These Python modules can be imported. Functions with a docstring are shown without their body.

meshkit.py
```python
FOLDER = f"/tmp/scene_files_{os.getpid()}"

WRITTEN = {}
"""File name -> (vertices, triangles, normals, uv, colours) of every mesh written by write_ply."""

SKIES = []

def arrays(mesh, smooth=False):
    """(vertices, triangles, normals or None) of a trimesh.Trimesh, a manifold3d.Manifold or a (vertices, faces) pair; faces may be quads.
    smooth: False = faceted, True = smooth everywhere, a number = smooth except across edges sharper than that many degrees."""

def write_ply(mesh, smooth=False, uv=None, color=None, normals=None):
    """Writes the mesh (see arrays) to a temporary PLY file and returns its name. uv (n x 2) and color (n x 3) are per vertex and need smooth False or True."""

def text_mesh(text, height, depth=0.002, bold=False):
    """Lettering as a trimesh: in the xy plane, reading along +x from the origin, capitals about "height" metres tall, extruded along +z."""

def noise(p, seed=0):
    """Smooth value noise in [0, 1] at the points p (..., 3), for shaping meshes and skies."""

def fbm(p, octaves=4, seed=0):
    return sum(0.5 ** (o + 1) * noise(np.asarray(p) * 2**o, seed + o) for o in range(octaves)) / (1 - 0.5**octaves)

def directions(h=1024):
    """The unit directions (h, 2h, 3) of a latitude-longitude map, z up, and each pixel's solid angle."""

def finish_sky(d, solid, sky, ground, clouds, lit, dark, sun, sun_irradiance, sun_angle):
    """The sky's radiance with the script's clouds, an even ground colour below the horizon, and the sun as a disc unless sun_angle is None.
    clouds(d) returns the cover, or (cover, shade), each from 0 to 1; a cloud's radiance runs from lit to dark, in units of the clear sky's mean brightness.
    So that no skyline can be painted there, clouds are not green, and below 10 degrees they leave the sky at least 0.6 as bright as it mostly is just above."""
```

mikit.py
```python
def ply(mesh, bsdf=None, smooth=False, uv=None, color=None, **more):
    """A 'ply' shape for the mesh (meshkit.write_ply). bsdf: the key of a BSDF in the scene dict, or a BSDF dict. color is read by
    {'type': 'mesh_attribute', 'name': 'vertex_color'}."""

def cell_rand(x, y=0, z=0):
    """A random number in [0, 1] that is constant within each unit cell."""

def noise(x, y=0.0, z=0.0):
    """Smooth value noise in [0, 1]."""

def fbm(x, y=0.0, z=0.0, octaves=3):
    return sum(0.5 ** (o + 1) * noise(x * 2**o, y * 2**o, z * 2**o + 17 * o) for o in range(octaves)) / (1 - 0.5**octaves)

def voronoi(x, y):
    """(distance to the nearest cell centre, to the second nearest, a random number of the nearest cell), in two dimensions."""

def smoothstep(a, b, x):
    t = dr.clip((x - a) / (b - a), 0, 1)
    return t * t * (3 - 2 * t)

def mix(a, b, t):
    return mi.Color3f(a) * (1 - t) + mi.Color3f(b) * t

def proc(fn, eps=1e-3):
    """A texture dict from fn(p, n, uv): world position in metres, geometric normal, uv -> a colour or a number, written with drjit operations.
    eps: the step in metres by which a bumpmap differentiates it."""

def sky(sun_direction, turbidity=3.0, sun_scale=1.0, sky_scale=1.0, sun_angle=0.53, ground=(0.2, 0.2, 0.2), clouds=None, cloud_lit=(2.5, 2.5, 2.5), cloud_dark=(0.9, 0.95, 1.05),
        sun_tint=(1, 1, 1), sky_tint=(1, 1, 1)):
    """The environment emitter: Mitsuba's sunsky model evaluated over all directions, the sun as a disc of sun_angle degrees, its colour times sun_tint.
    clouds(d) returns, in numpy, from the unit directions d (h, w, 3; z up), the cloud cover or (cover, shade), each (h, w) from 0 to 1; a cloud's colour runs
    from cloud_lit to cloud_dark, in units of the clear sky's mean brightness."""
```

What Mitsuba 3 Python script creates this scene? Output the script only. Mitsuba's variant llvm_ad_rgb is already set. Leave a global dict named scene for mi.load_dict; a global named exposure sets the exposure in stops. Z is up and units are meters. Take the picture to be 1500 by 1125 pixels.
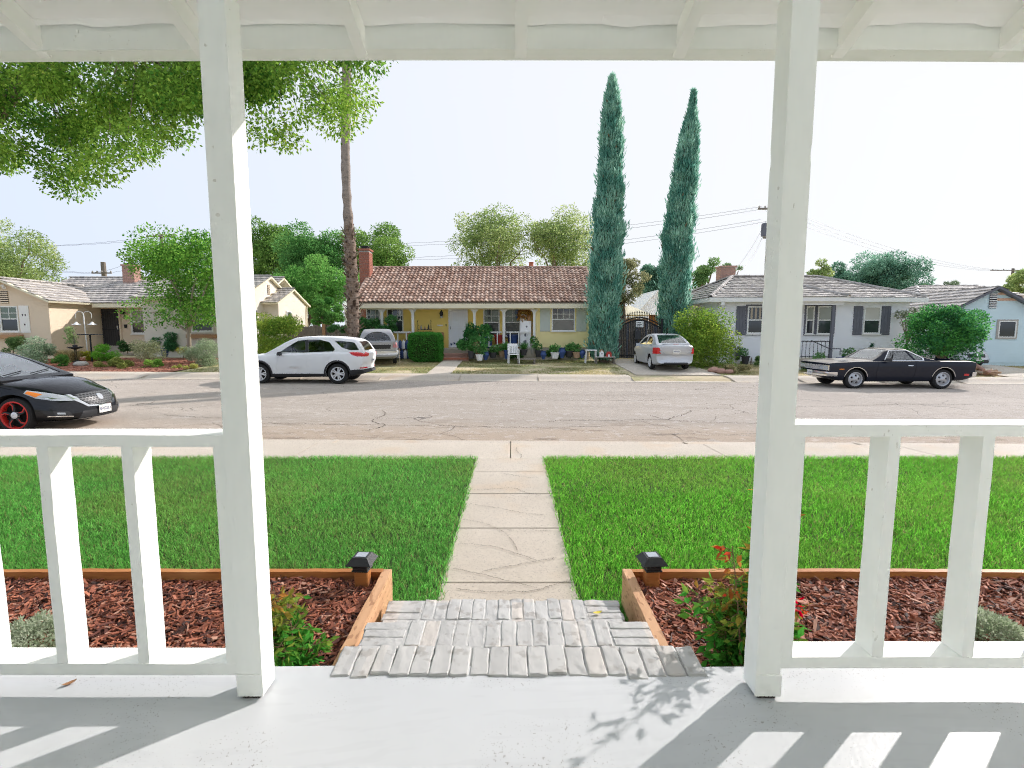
import math, random
import numpy as np, trimesh, drjit as dr, mitsuba as mi, mikit, meshkit
import manifold3d as m3
from manifold3d import Manifold, CrossSection
from scipy.interpolate import PchipInterpolator
from mikit import noise, fbm, voronoi, smoothstep, mix, cell_rand
T = mi.ScalarTransform4f
scene, labels = {'type': 'scene'}, {}

# ---------------------------------------------------------------- camera, sky, exposure
CZ, F0, TP = 2.0, 760.0, 0.1087                      # eye height above the street, focal length (of a 1500 wide frame), pitch
th = math.atan(TP); CT, ST = math.cos(th), math.sin(th)
scene['camera'] = {'type': 'perspective', 'fov': 2 * math.degrees(math.atan(750 / F0)), 'fov_axis': 'x', 'near_clip': 0.05, 'far_clip': 3000.0,
                   'to_world': T().look_at(origin=[0, 0, CZ], target=[0, CT, CZ - ST], up=[0, 0, 1])}
EL = math.radians(30.5)
SUN = np.array([0.785 * math.cos(EL), 0.62 * math.cos(EL), math.sin(EL)])
def haze_cover(d):                                   # a thick bright haze: brightest round the sun, fading to the far side of the sky
    s = SUN / np.linalg.norm(SUN); ang = np.degrees(np.arccos(np.clip(d @ s, -1, 1)))
    t = np.clip((ang - 16) / 118, 0, 1)
    return np.full(ang.shape, 0.93), t * t * (3 - 2 * t)
SK, LIT, DARK = .66, 4.15, 3.5
scene['sky'] = mikit.sky(SUN, turbidity=3, sun_scale=SK, sky_scale=0.5, clouds=haze_cover, cloud_lit=tuple(LIT*np.array([.985, .995, 1.02])), cloud_dark=tuple(DARK*np.array([.84, .985, 1.24])), ground=(0.25, 0.24, 0.2), sun_angle=0.7, sun_tint=(.92, 1.08, 1.55))
exposure = 2.6

# ---------------------------------------------------------------- helpers
def wz(py, Y):
    d = (py - 562.5) / F0
    return CZ - Y * (ST + d * CT) / (CT - d * ST)
def at(px, py, Y):                                   # the point at distance Y along the street normal that the photo shows at (px, py)
    z = wz(py, Y)
    return np.array([(px - 750) / F0 * (Y * CT + (CZ - z) * ST), Y, z])
def wx(px, Y, z=0.6): return (px - 750) / F0 * (Y * CT + (CZ - z) * ST)
def G(x, y):
    """height of the ground"""
    z = np.interp(y, [0, 6.9, 6.95, 8.0, 8.55, 8.9, 19.4, 19.9, 20.5, 27, 40], [.25, .25, .19, .18, .02, 0, 0, .12, .15, .40, .42])
    return z - .006 * np.clip(x, -40, 40) * np.clip((np.asarray(y) - 6.9) / 2, 0, 1)
_n = {}
def uniq(k):
    c = _n.get(k, 0); _n[k] = c + 1
    return k if c == 0 else f'{k}_{c:03d}'
def thing(name, label, cat, group=None, kind=None):
    k = uniq(name); labels[k] = {'label': label, 'category': cat}
    if group: labels[k]['group'] = group
    if kind: labels[k]['kind'] = kind
    return k
def put(k, mesh, bsdf, smooth=False, color=None, M=None):
    if M is not None:
        mesh = tm(mesh).copy(); mesh.apply_transform(M)
    scene[k] = mikit.ply(mesh, 'mat_'+bsdf, smooth=smooth, color=color)
def part(parent, name, mesh, bsdf, smooth=False, label=None, color=None, M=None, kind=None):
    k = uniq(parent + '__' + name); put(k, mesh, bsdf, smooth, color, M)
    if label: labels.setdefault(k, {})['label'] = label
    if kind: labels.setdefault(k, {})['kind'] = kind
    return k
def one(name, mesh, bsdf, label, cat, smooth=False, color=None, M=None, group=None, kind=None):
    k = thing(name, label, cat, group, kind); put(k, mesh, bsdf, smooth, color, M); return k
def struct(name, mesh, bsdf, smooth=False, color=None):
    k = uniq(name); put(k, mesh, bsdf, smooth, color); labels[k] = {'kind': 'structure'}; return k
def tm(m):
    if isinstance(m, Manifold):
        a = m.to_mesh(); return trimesh.Trimesh(a.vert_properties[:, :3], a.tri_verts, process=False)
    if isinstance(m, tuple): return trimesh.Trimesh(m[0], m[1], process=False)
    return m
def cat(ms):
    ms = [tm(m) for m in ms]
    return trimesh.util.concatenate(ms) if len(ms) > 1 else ms[0]
def mani(m):
    m = tm(m); return Manifold(m3.Mesh(np.asarray(m.vertices, np.float32), np.asarray(m.faces, np.uint32)))
_BF = np.array([[0,2,3],[0,3,1],[4,5,7],[4,7,6],[0,1,5],[0,5,4],[2,6,7],[2,7,3],[0,4,6],[0,6,2],[1,3,7],[1,7,5]])
def box(x0, x1, y0, y1, z0, z1, b=0.0):
    x0, x1 = min(x0, x1), max(x0, x1); y0, y1 = min(y0, y1), max(y0, y1); z0, z1 = min(z0, z1), max(z0, z1)
    if b <= 0:
        v = np.array([[x, y, z] for z in (z0, z1) for y in (y0, y1) for x in (x0, x1)], float)
        return trimesh.Trimesh(v, _BF, process=False)
    b = min(b, (x1-x0)*.45, (y1-y0)*.45, (z1-z0)*.45)
    P = []
    for i in range(3):
        e = [b, b, b]; e[i] = 0
        P += [[x, y, z] for x in (x0+e[0], x1-e[0]) for y in (y0+e[1], y1-e[1]) for z in (z0+e[2], z1-e[2])]
    return trimesh.convex.convex_hull(np.array(P))
def tube(pts, r, n=8, cap=True):
    pts = np.asarray(pts, float); r = np.broadcast_to(r, len(pts))
    t = np.gradient(pts, axis=0); t /= np.linalg.norm(t, axis=1, keepdims=True) + 1e-12
    ref = np.array([0.31, 0.17, 0.93]) if abs(t[:, 2]).mean() < .8 else np.array([1., .13, 0])
    a = np.cross(t, ref); a /= np.linalg.norm(a, axis=1, keepdims=True); b = np.cross(t, a)
    ang = np.arange(n) * 2 * np.pi / n
    v = (pts[:, None] + r[:, None, None] * (np.cos(ang)[None, :, None] * a[:, None] + np.sin(ang)[None, :, None] * b[:, None])).reshape(-1, 3)
    i = np.arange(n); f = []
    for k in range(len(pts) - 1):
        p, q = k*n + i, k*n + (i+1) % n
        f += [np.stack([p, q, q+n], 1), np.stack([p, q+n, p+n], 1)]
    f = np.vstack(f)
    if cap:
        m = len(v); v = np.vstack([v, pts[:1], pts[-1:]])
        f = np.vstack([f, np.stack([(i+1) % n, i, i*0+m], 1), np.stack([i + (len(pts)-1)*n, (i+1) % n + (len(pts)-1)*n, i*0+m+1], 1)])
    return trimesh.Trimesh(v, f[:, ::-1], process=False)
def lathe(prof, n=16, c=(0, 0, 0), cap=True):
    """solid of revolution about z from (r, z) pairs, bottom to top"""
    prof = np.asarray(prof, float)
    a = np.arange(n) * 2*np.pi / n
    v = np.stack([prof[:, 0, None]*np.cos(a), prof[:, 0, None]*np.sin(a), np.repeat(prof[:, 1, None], n, 1)], -1).reshape(-1, 3) + np.array(c)
    i = np.arange(n); f = []
    for k in range(len(prof)-1):
        p, q = k*n+i, k*n+(i+1) % n
        f += [np.stack([p, q, q+n], 1), np.stack([p, q+n, p+n], 1)]
    m = len(v); v = np.vstack([v, [[c[0], c[1], c[2]+prof[0, 1]]], [[c[0], c[1], c[2]+prof[-1, 1]]]])
    e = (len(prof)-1)*n
    if cap: f += [np.stack([(i+1) % n, i, i*0+m], 1), np.stack([e+i, e+(i+1) % n, i*0+m+1], 1)]
    return trimesh.Trimesh(v, np.vstack(f), process=False)
def prism(poly, y0, y1, axis='y'):
    """polygon (a, b) extruded: axis y -> polygon in xz; axis x -> polygon in yz; axis z -> polygon in xy"""
    poly = np.asarray(poly, float)
    m = Manifold.extrude(CrossSection([poly], m3.FillRule.NonZero), abs(y1-y0))
    m = tm(m); v = m.vertices.copy(); lo = min(y0, y1)
    if axis == 'y': w = np.stack([v[:, 0], v[:, 2]+lo, v[:, 1]], 1); f = m.faces[:, ::-1]
    elif axis == 'x': w = np.stack([v[:, 2]+lo, v[:, 0], v[:, 1]], 1); f = m.faces
    else: w = v + [0, 0, lo]; f = m.faces
    return trimesh.Trimesh(w, f, process=False)
def rot(deg, axis=(0, 0, 1), p=(0, 0, 0)): return trimesh.transformations.rotation_matrix(math.radians(deg), axis, p)
def mv(x, y, z): return trimesh.transformations.translation_matrix([x, y, z])
def tr(m, *Ms):
    m = tm(m).copy()
    for M in Ms: m.apply_transform(M)
    return m

# ---------------------------------------------------------------- materials
def rgb(c): return {'type': 'rgb', 'value': [float(x) for x in np.broadcast_to(c, 3)]}
def mat(name, c, rough=.6, two=True, **k):
    b = {'type': 'principled', 'base_color': c if isinstance(c, dict) else rgb(c), 'roughness': rough, 'specular': k.pop('specular', .35), **k}
    scene['mat_'+name] = {'type': 'twosided', 'bsdf': b} if two else b
    return name
def bump(name, fn, eps=2e-3):
    name = 'mat_'+name; b = scene[name]; inner = b['bsdf'] if b['type'] == 'twosided' else b
    scene[name] = {'type': 'twosided', 'bsdf': {'type': 'bumpmap', 'bump_texture': mikit.proc(fn, eps), 'scale': 1.0, 'bsdf': inner}}
VC = {'type': 'mesh_attribute', 'name': 'vertex_color'}
C3 = mi.Color3f
def white_wood(p, n, uv):
    g = fbm(p.x*3+p.y*3, p.z*3, p.y*2, octaves=3); s = noise(p.x*90, p.y*90, p.z*14)
    chip = smoothstep(.78, .84, noise(p.x*150, p.y*150, p.z*70+3)*.6 + noise(p.x*50, p.y*50, p.z*24)*.4) * smoothstep(.52, .72, noise(p.x*4.3, p.y*4.3, p.z*4.1+8))
    c = mix((.87, .885, .855), (.79, .81, .77), g*.5 + s*.22)
    return mix(c, (.40, .36, .29), chip*.5)
mat('white_wood', mikit.proc(white_wood), .42)
bump('white_wood', lambda p, n, uv: .0008*noise(p.x*60, p.y*60, p.z*10) + .0012*fbm(p.x*14, p.y*14, p.z*7, octaves=2))
mat('soffit', (.89, .89, .86), .6)
def porch_fn(p, n, uv):
    g = fbm(p.x*2.2, p.y*2.2+fbm(p.x*1.5, p.y*1.5)*1.4, octaves=4)
    sw = smoothstep(.56, .70, fbm(p.x*7.1+4*noise(p.x*1.6, p.y*1.6), p.y*34+9*noise(p.x*1.2, p.y*1.4, 3.), 5., octaves=3))
    sp = smoothstep(.86, .93, noise(p.x*210, p.y*210, 2.)) * smoothstep(.45, .75, noise(p.x*5, p.y*5, 9.))
    c = mix((.452, .472, .487), (.532, .549, .562), g)
    c = mix(c, (.44, .455, .47), sw*.26)
    return mix(c, (.22, .21, .20), sp*.75)
mat('porch_paint', mikit.proc(porch_fn), .38)
bump('porch_paint', lambda p, n, uv: .0012*fbm(p.x*9, p.y*14, p.z*9, octaves=3) + .0004*noise(p.x*120, p.y*120, p.z*120))
def brick_paint(p, n, uv):
    g = fbm(p.x*11, p.y*11, p.z*11, octaves=3)
    wear = smoothstep(.56, .74, fbm(p.x*23, p.y*23, p.z*23+7, octaves=3))
    t = cell_rand(p.x*14.5, p.y*4.6)
    c = mix((.35, .35, .345), (.48, .48, .47), g*.6+t*.5)
    c = mix(c, (.50, .42, .35), smoothstep(.75, .95, t)*.4)
    return mix(c, (.25, .235, .215), wear*.6)
mat('brick_paint', mikit.proc(brick_paint), .6)
bump('brick_paint', lambda p, n, uv: .007*fbm(p.x*34, p.y*28, p.z*28, octaves=3), 3e-3)
mat('mortar', (.34, .335, .325), .85)
def stained(p, n, uv):
    gr = noise(p.x*7+p.y*7, p.y*7-p.x*3, p.z*85)*.6 + noise(p.x*22, p.y*22, p.z*190)*.4
    kn = smoothstep(.80, .9, noise(p.x*5+9, p.y*5, p.z*9))
    c = mix((.44, .185, .055), (.28, .10, .03), gr)
    c = mix(c, (.52, .27, .11), smoothstep(.55, .8, fbm(p.x*3, p.y*3, p.z*4))*.5)
    return mix(c, (.14, .06, .03), kn*.7)
mat('stained_wood', mikit.proc(stained), .55)
def cut_wood(p, n, uv):
    dot = smoothstep(.66, .8, noise(p.x*70, p.y*26, p.z*70))
    return mix(mix((.55, .33, .19), (.46, .26, .14), noise(p.x*40, p.y*6, p.z*40)), (.26, .12, .06), dot*.6)
mat('cut_wood', mikit.proc(cut_wood), .7)
def concrete(p, n, uv):
    g = fbm(p.x*1.1, p.y*1.1, octaves=4); s = noise(p.x*60, p.y*60); s2 = noise(p.x*140, p.y*140, 3.)
    rust = smoothstep(.62, .8, fbm(p.x*1.7+4, p.y*1.7, octaves=3))
    c = mix((.375, .33, .27), (.50, .448, .378), g*.7+s*.35)
    c = mix(c, (.46, .34, .22), rust*.35)
    return mix(c, (.20, .18, .16), smoothstep(.74, .86, s2)*.45)
mat('concrete', mikit.proc(concrete), .85)
bump('concrete', lambda p, n, uv: .002*fbm(p.x*45, p.y*45, p.z*45, octaves=2), 4e-3)
def road_fn(p, n, uv):
    g = fbm(p.x*.28, p.y*.9, octaves=4); lane = fbm(p.x*.06, p.y*1.3, 3., octaves=3)
    s = noise(p.x*38, p.y*38); s2 = noise(p.x*9, p.y*14, 5.)
    wx_, wy_ = p.x + 1.6*fbm(p.x*.7, p.y*.7, 1., octaves=3), p.y + 1.6*fbm(p.x*.7, p.y*.7, 8., octaves=3)
    a, b, w = voronoi(wx_*.30, wy_*.42)
    crack = (1-smoothstep(.002, .011, b-a)) * smoothstep(.34, .5, noise(p.x*.5, p.y*.5, 2.))
    l1 = 1-smoothstep(.008, .03, dr.abs(p.y - 9.55 - .12*fbm(p.x*.9, 0., 2., octaves=3)))
    c = mix((.255, .222, .19), (.375, .332, .288), g*.55+lane*.5+s*.30-.15)
    dust = smoothstep(11.4, 9.2, p.y + 1.2*(fbm(p.x*.8, p.y*1.5, 6.)-.5))
    c = mix(c, (.31, .225, .15), dust*.5)
    c = mix(c, (.15, .115, .085), smoothstep(.60, .78, fbm(p.x*1.8, p.y*5, 4., octaves=3))*(.15+.55*dust))
    c = mix(c, (.46, .43, .40), smoothstep(.72, .85, s2)*.35)
    c = mix(c, (.12, .105, .09), smoothstep(.76, .9, noise(p.x*70, p.y*70, 9.))*.5)
    return mix(c, (.05, .042, .035), dr.minimum(crack*.8+l1*.45*smoothstep(.35, .6, noise(p.x*1.2, 3., 1.)), 1)*.8)
mat('asphalt', mikit.proc(road_fn), .9)
bump('asphalt', lambda p, n, uv: .006*noise(p.x*30, p.y*30), 8e-3)
def soil_fn(p, n, uv):
    g = fbm(p.x*.9, p.y*.9, octaves=4); s = noise(p.x*17, p.y*17)
    c = mix((.42, .35, .23), (.27, .26, .13), smoothstep(.4, .62, g))
    return mix(c, (.52, .44, .29), s*.35)
mat('dry_soil', mikit.proc(soil_fn), .95)
mat('lawn_soil', (.035, .055, .018), .95)
mat('crack', (.07, .058, .045), .95)
mat('mulch_bed', (.050, .026, .018), .95)
scene['mat_mulch_chip'] = {'type': 'twosided', 'bsdf': {'type': 'principled', 'base_color': VC, 'roughness': .7, 'specular': .3}}
scene['mat_leaf'] = {'type': 'principledthin', 'base_color': VC, 'roughness': .5, 'diff_trans': 1.0, 'spec_trans': 0.0, 'eta': 1.22}
scene['mat_vcol'] = {'type': 'twosided', 'bsdf': {'type': 'principled', 'base_color': VC, 'roughness': .75, 'specular': .25}}
scene['mat_vcol_gloss'] = {'type': 'twosided', 'bsdf': {'type': 'principled', 'base_color': VC, 'roughness': .35, 'specular': .5}}
# ---------------------------------------------------------------- ground, road, kerbs, walk
ROWS = [-60, 0, 6.9, 6.95, 8.0, 8.55, 8.9, 19.4, 19.9, 20.5, 27, 40, 120, 900]
def sheet(xs, ys, dz, ny=1):
    ys = sorted(set(list(ys) + [r for r in ROWS if min(ys) < r < max(ys)])); xs = sorted(set(list(xs) + [c for c in (-40, 40) if min(xs) < c < max(xs)]))
    Xg, Yg = np.meshgrid(xs, ys); v = np.stack([Xg, Yg, G(Xg, Yg) + dz], -1).reshape(-1, 3); n = len(xs); f = []
    for j in range(len(ys)-1):
        for i in range(n-1):
            a = j*n+i; f += [[a, a+1, a+n+1], [a, a+n+1, a+n]]
    return trimesh.Trimesh(v, np.array(f), process=False)
struct('ground', sheet([-900, 900], [-60, 900], -.03), 'dry_soil')
struct('road', sheet([-300, 300], [8.9, 19.4], .004), 'asphalt')
def strip(x0, x1, prof, th_=.25):
    """a kerb: profile (y, z) swept along the street, following its fall"""
    xs = [x0] + [c for c in (-40, 40) if x0 < c < x1] + [x1]; v, f = [], []
    P = list(prof) + [(prof[-1][0], prof[-1][1]-th_), (prof[0][0], prof[0][1]-th_)]; n = len(P)
    for x in xs:
        for y, z in P: v.append([x, y, z - .006*np.clip(x, -40, 40)*np.clip((y-6.9)/2, 0, 1)])
    for k in range(len(xs)-1):
        for i in range(n):
            a, b = k*n+i, k*n+(i+1) % n; f += [[a, b, b+n], [a, b+n, a+n]]
    f += [[0, i+1, i] for i in range(1, n-1)] + [[(len(xs)-1)*n, (len(xs)-1)*n+i, (len(xs)-1)*n+i+1] for i in range(1, n-1)]
    return trimesh.Trimesh(np.array(v), np.array(f), process=False)
near = [(6.86, .215), (8.0, .19), (8.12, .165), (8.3, .09), (8.45, .035), (8.6, .018), (9.0, .016)]
xj = [-60, -32, -22, -16.2, -12.2, -9.1, -6.1, -3.05, -.02, 3.0, 6.0, 9.1, 12.1, 16, 24, 34, 60]
for a, b in zip(xj[:-1], xj[1:]):
    k = struct('pavement', strip(a+.006, b-.006, near), 'concrete')
far = [(19.25, .014), (19.55, .018), (19.75, .06), (19.95, .125), (20.1, .15), (20.55, .165)]
xj = [-60, -40, -30, -24, -18, -14, -11, -8, -5, -2, 1, 4.6]
for a, b in zip(xj[:-1], xj[1:]): struct('kerb', strip(a+.006, b-.006, far), 'concrete')
low = [(19.25, .014), (19.6, .018), (20.0, .06), (20.6, .10)]
struct('kerb', strip(4.606, 8.4, low), 'concrete')
xj = [8.4, 11, 14, 17, 20, 24, 30, 40, 60]
for a, b in zip(xj[:-1], xj[1:]): struct('kerb', strip(a+.006, b-.006, far), 'concrete')
# the walk from the brick steps to the pavement: slabs with open joints
WX0, WX1 = -.487, .435
xy = [2.6, 3.42, 4.4, 5.35, 6.2, 6.855]
for a, b in zip(xy[:-1], xy[1:]):
    struct('walkway', box(WX0, WX1, a+.005, b-.005, .12, .25 + .004*math.sin(a*7), .006), 'concrete')
def ribbon(pts, w, z, M=None):
    pts = np.asarray(pts, float); t = np.gradient(pts, axis=0); t /= np.linalg.norm(t, axis=1, keepdims=True)
    nrm = np.stack([-t[:, 1], t[:, 0]], 1); rng = np.random.default_rng(len(pts)+int(abs(pts[0, 1])*100))
    ww = w*(.5+rng.random(len(pts)))[:, None]; ww[0] *= .3; ww[-1] *= .3
    v = np.vstack([np.c_[pts+nrm*ww/2, np.full(len(pts), z)], np.c_[pts-nrm*ww/2, np.full(len(pts), z)]]); n = len(pts)
    f = [[i, i+n, i+n+1] for i in range(n-1)] + [[i, i+n+1, i+1] for i in range(n-1)]
    return trimesh.Trimesh(v, np.array(f), process=False)
def wig(pts, k=8, amp=.012, seed=0):
    pts = np.asarray(pts, float); t = np.linspace(0, len(pts)-1, k*(len(pts)-1)+1)
    q = np.stack([PchipInterpolator(range(len(pts)), pts[:, i])(t) for i in (0, 1)], 1)
    return q + np.random.default_rng(seed).normal(0, amp, q.shape)*np.array([.5, 1])
cr = [[(682, 737), (725, 743), (775, 752), (800, 754)], [(675, 760), (715, 768), (745, 785), (757, 806)], [(728, 776), (770, 776), (806, 777)],
      [(670, 796), (715, 799), (750, 808), (787, 821)], [(787, 821), (800, 819), (815, 816)], [(787, 821), (750, 828), (706, 836)], [(662, 832), (715, 843), (792, 862)],
      [(792, 862), (815, 855), (836, 850)], [(668, 861), (710, 866), (760, 866), (792, 862)], [(735, 693), (760, 697), (790, 700)], [(690, 717), (720, 716), (748, 714), (775, 722), (795, 724)],
      [(758, 652), (764, 662), (758, 672), (757, 677)]]
cm = []
for i, c in enumerate(cr):
    z = .257
    pts = []
    for px, py in c:
        d = (py-562.5)/F0; Y = (CZ-z)*(CT-d*ST)/(ST+d*CT); pts.append((wx(px, Y, z), Y))
    if i == 11: pts = [(x, 6.9+.25*k) for k, (x, y) in enumerate(pts)]; z = .2165
    cm.append(ribbon(wig(pts, 9, .004, i), .0042, z if i == 11 else .2555))
k = 'walkway__crack'; put(k, cat(cm), 'crack'); labels[k] = {'kind': 'stuff'}
# road cracks that are wide enough to see into
cm = []
for i, c in enumerate([[(-3.1, 12.3), (-2.9, 11.6), (-3.0, 11.0), (-2.6, 10.4), (-2.9, 9.8)], [(-6, 10.6), (-4, 10.5), (-2, 10.4), (0, 10.3), (2, 10.45)], [(3.2, 11.9), (3.4, 11.3), (3.9, 11.0), (5, 10.9), (7, 10.6), (9, 10.9)],
                       [(.8, 10.9), (1.2, 11.1), (2.2, 11.15), (3.4, 11.3)], [(-8, 11.6), (-6.5, 11.2), (-5, 11.3)], [(5, 13.8), (8, 13.4), (11, 13.9), (14, 13.5)], [(-1, 14.5), (2, 14.2), (4.5, 14.6)], [(4.4, 12.6), (4.1, 12.1), (3.4, 11.3)]]):
    q = wig(c, 14, .035, i+40); r = ribbon(q, .018, 0); r.vertices[:, 2] = G(r.vertices[:, 0], r.vertices[:, 1]) + .0085; cm.append(r)
put('road__crack', cat(cm), 'crack'); labels['road__crack'] = {'kind': 'stuff'}

# ---------------------------------------------------------------- lawn and dry grass blades
def blades(x, y, z, h, w, rng, c0, c1, straw=.06, lean=.5, three=True):
    n = len(x); a = rng.random(n)*2*np.pi; d = np.stack([np.cos(a), np.sin(a), 0*a], 1); la = rng.random(n)*2*np.pi
    L = np.stack([np.cos(la), np.sin(la), 0*la], 1)*(lean*(.2+rng.random(n))*h)[:, None]
    b = np.stack([x, y, z], 1); hw = (w*(.6+.8*rng.random(n))/2)[:, None]; up = np.array([0, 0, 1.])
    tip = b + L + up*(h*(1-.25*lean))[:, None]
    col = c0 + (c1-c0)*rng.random((n, 1)) ; col *= (.45+1.1*rng.random((n, 1))**1.3)
    st = rng.random(n) < straw; col[st] = np.array([.42, .36, .17])*(.6+.6*rng.random((st.sum(), 1)))
    i = np.arange(n)[:, None]
    if three:
        mid = b + L*.35 + up*(h*.55)[:, None]
        v = np.stack([b-d*hw, b+d*hw, mid+d*hw*.85, mid-d*hw*.85, tip], 1).reshape(-1, 3)
        f = np.stack([i*5+np.array([0, 1, 2]), i*5+np.array([0, 2, 3]), i*5+np.array([3, 2, 4])], 1).reshape(-1, 3); m = 5
    else:
        v = np.stack([b-d*hw, b+d*hw, tip], 1).reshape(-1, 3); f = (i*3+np.array([0, 1, 2])); m = 3
    return v, f, np.repeat(col, m, 0)
def merge(L):
    v, f, c, o = [], [], [], 0
    for a, b, d in L: v.append(a); f.append(b+o); c.append(d); o += len(a)
    return np.vstack(v), np.vstack(f), np.vstack(c)
def lawn(name, x0, x1, y0, y1, dens, c0, c1, rng):
    L = []
    for ya, yb, dn, three, wd in ((y0, 4.1, dens, True, .0042), (4.1, 5.3, dens*.75, True, .0052), (5.3, y1, dens*.62, False, .0068)):
        n = int((x1-x0)*(yb-ya)*dn); x = x0+(x1-x0)*rng.random(n); y = ya+(yb-ya)*rng.random(n)
        edge = x0 if abs(x0) < abs(x1) else x1; s = 1 if x1 > 0 else -1
        x = np.where((abs(x-edge) < .05) & (rng.random(n) < .22), edge - s*.035*rng.random(n)*meshkit.noise(np.stack([y*4, y*0, y*0], 1)), x)
        pn = meshkit.fbm(np.stack([x*1.3, y*1.3, 0*x], 1), 3); hh = .034+.03*rng.random(n)+.022*pn
        v, f, c = blades(x, y, np.full(n, .245), hh, wd, rng, c0, c1, .06, .75, three)
        c *= np.repeat(.88+.28*pn, 5 if three else 3)[:, None]; pt = np.clip(meshkit.fbm(np.stack([x*.8, y*.8, 0*x+4], 1), 3)*2.6-1.05, 0, 1); c = c*(1-.42*np.repeat(pt, 5 if three else 3)[:, None])+np.array([.36, .42, .12])*.42*np.repeat(pt*(.6+.8*rng.random(n)), 5 if three else 3)[:, None]
        L.append((v, f, c))
    v, f, c = merge(L); k = uniq(name); put(k, (v, f), 'leaf', color=c)
    return k
rng = np.random.default_rng(5)
g0, g1 = np.array([.10, .37, .06]), np.array([.27, .64, .15])
k = lawn('lawn', -8.2, -.475, 3.11, 6.9, 7200, g0, g1, rng); labels[k] = {'label': 'short green lawn left of the concrete walk', 'category': 'lawn', 'kind': 'stuff'}
k = lawn('lawn', .43, 8.2, 3.11, 6.9, 7200, g0*np.array([1.0, 1.06, .6]), g1*np.array([1.05, 1.03, .6]), rng); labels[k] = {'label': 'short green lawn right of the concrete walk', 'category': 'lawn', 'kind': 'stuff'}
struct('lawn_soil', cat([box(-40, -.49, 3.105, 6.855, .1, .243), box(.438, 40, 3.105, 6.855, .1, .243), box(-.75, -.49, 2.87, 3.105, .1, .243), box(.438, .69, 2.87, 3.105, .1, .243)]), 'lawn_soil')
L = []
for x0, x1 in ((-.745, -.47), (.42, .688)):
    n = 1500; x = x0+(x1-x0)*rng.random(n); y = 2.9+.22*rng.random(n); L.append(blades(x, y, np.full(n, .245), .04+.03*rng.random(n), .005, rng, g0, g1, .05, .8))
v, f, c = merge(L); put('grass', (v, f), 'leaf', color=c); labels['grass'] = {'label': 'tufts of green grass beside the foot of the brick steps', 'category': 'grass', 'kind': 'stuff'}

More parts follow.
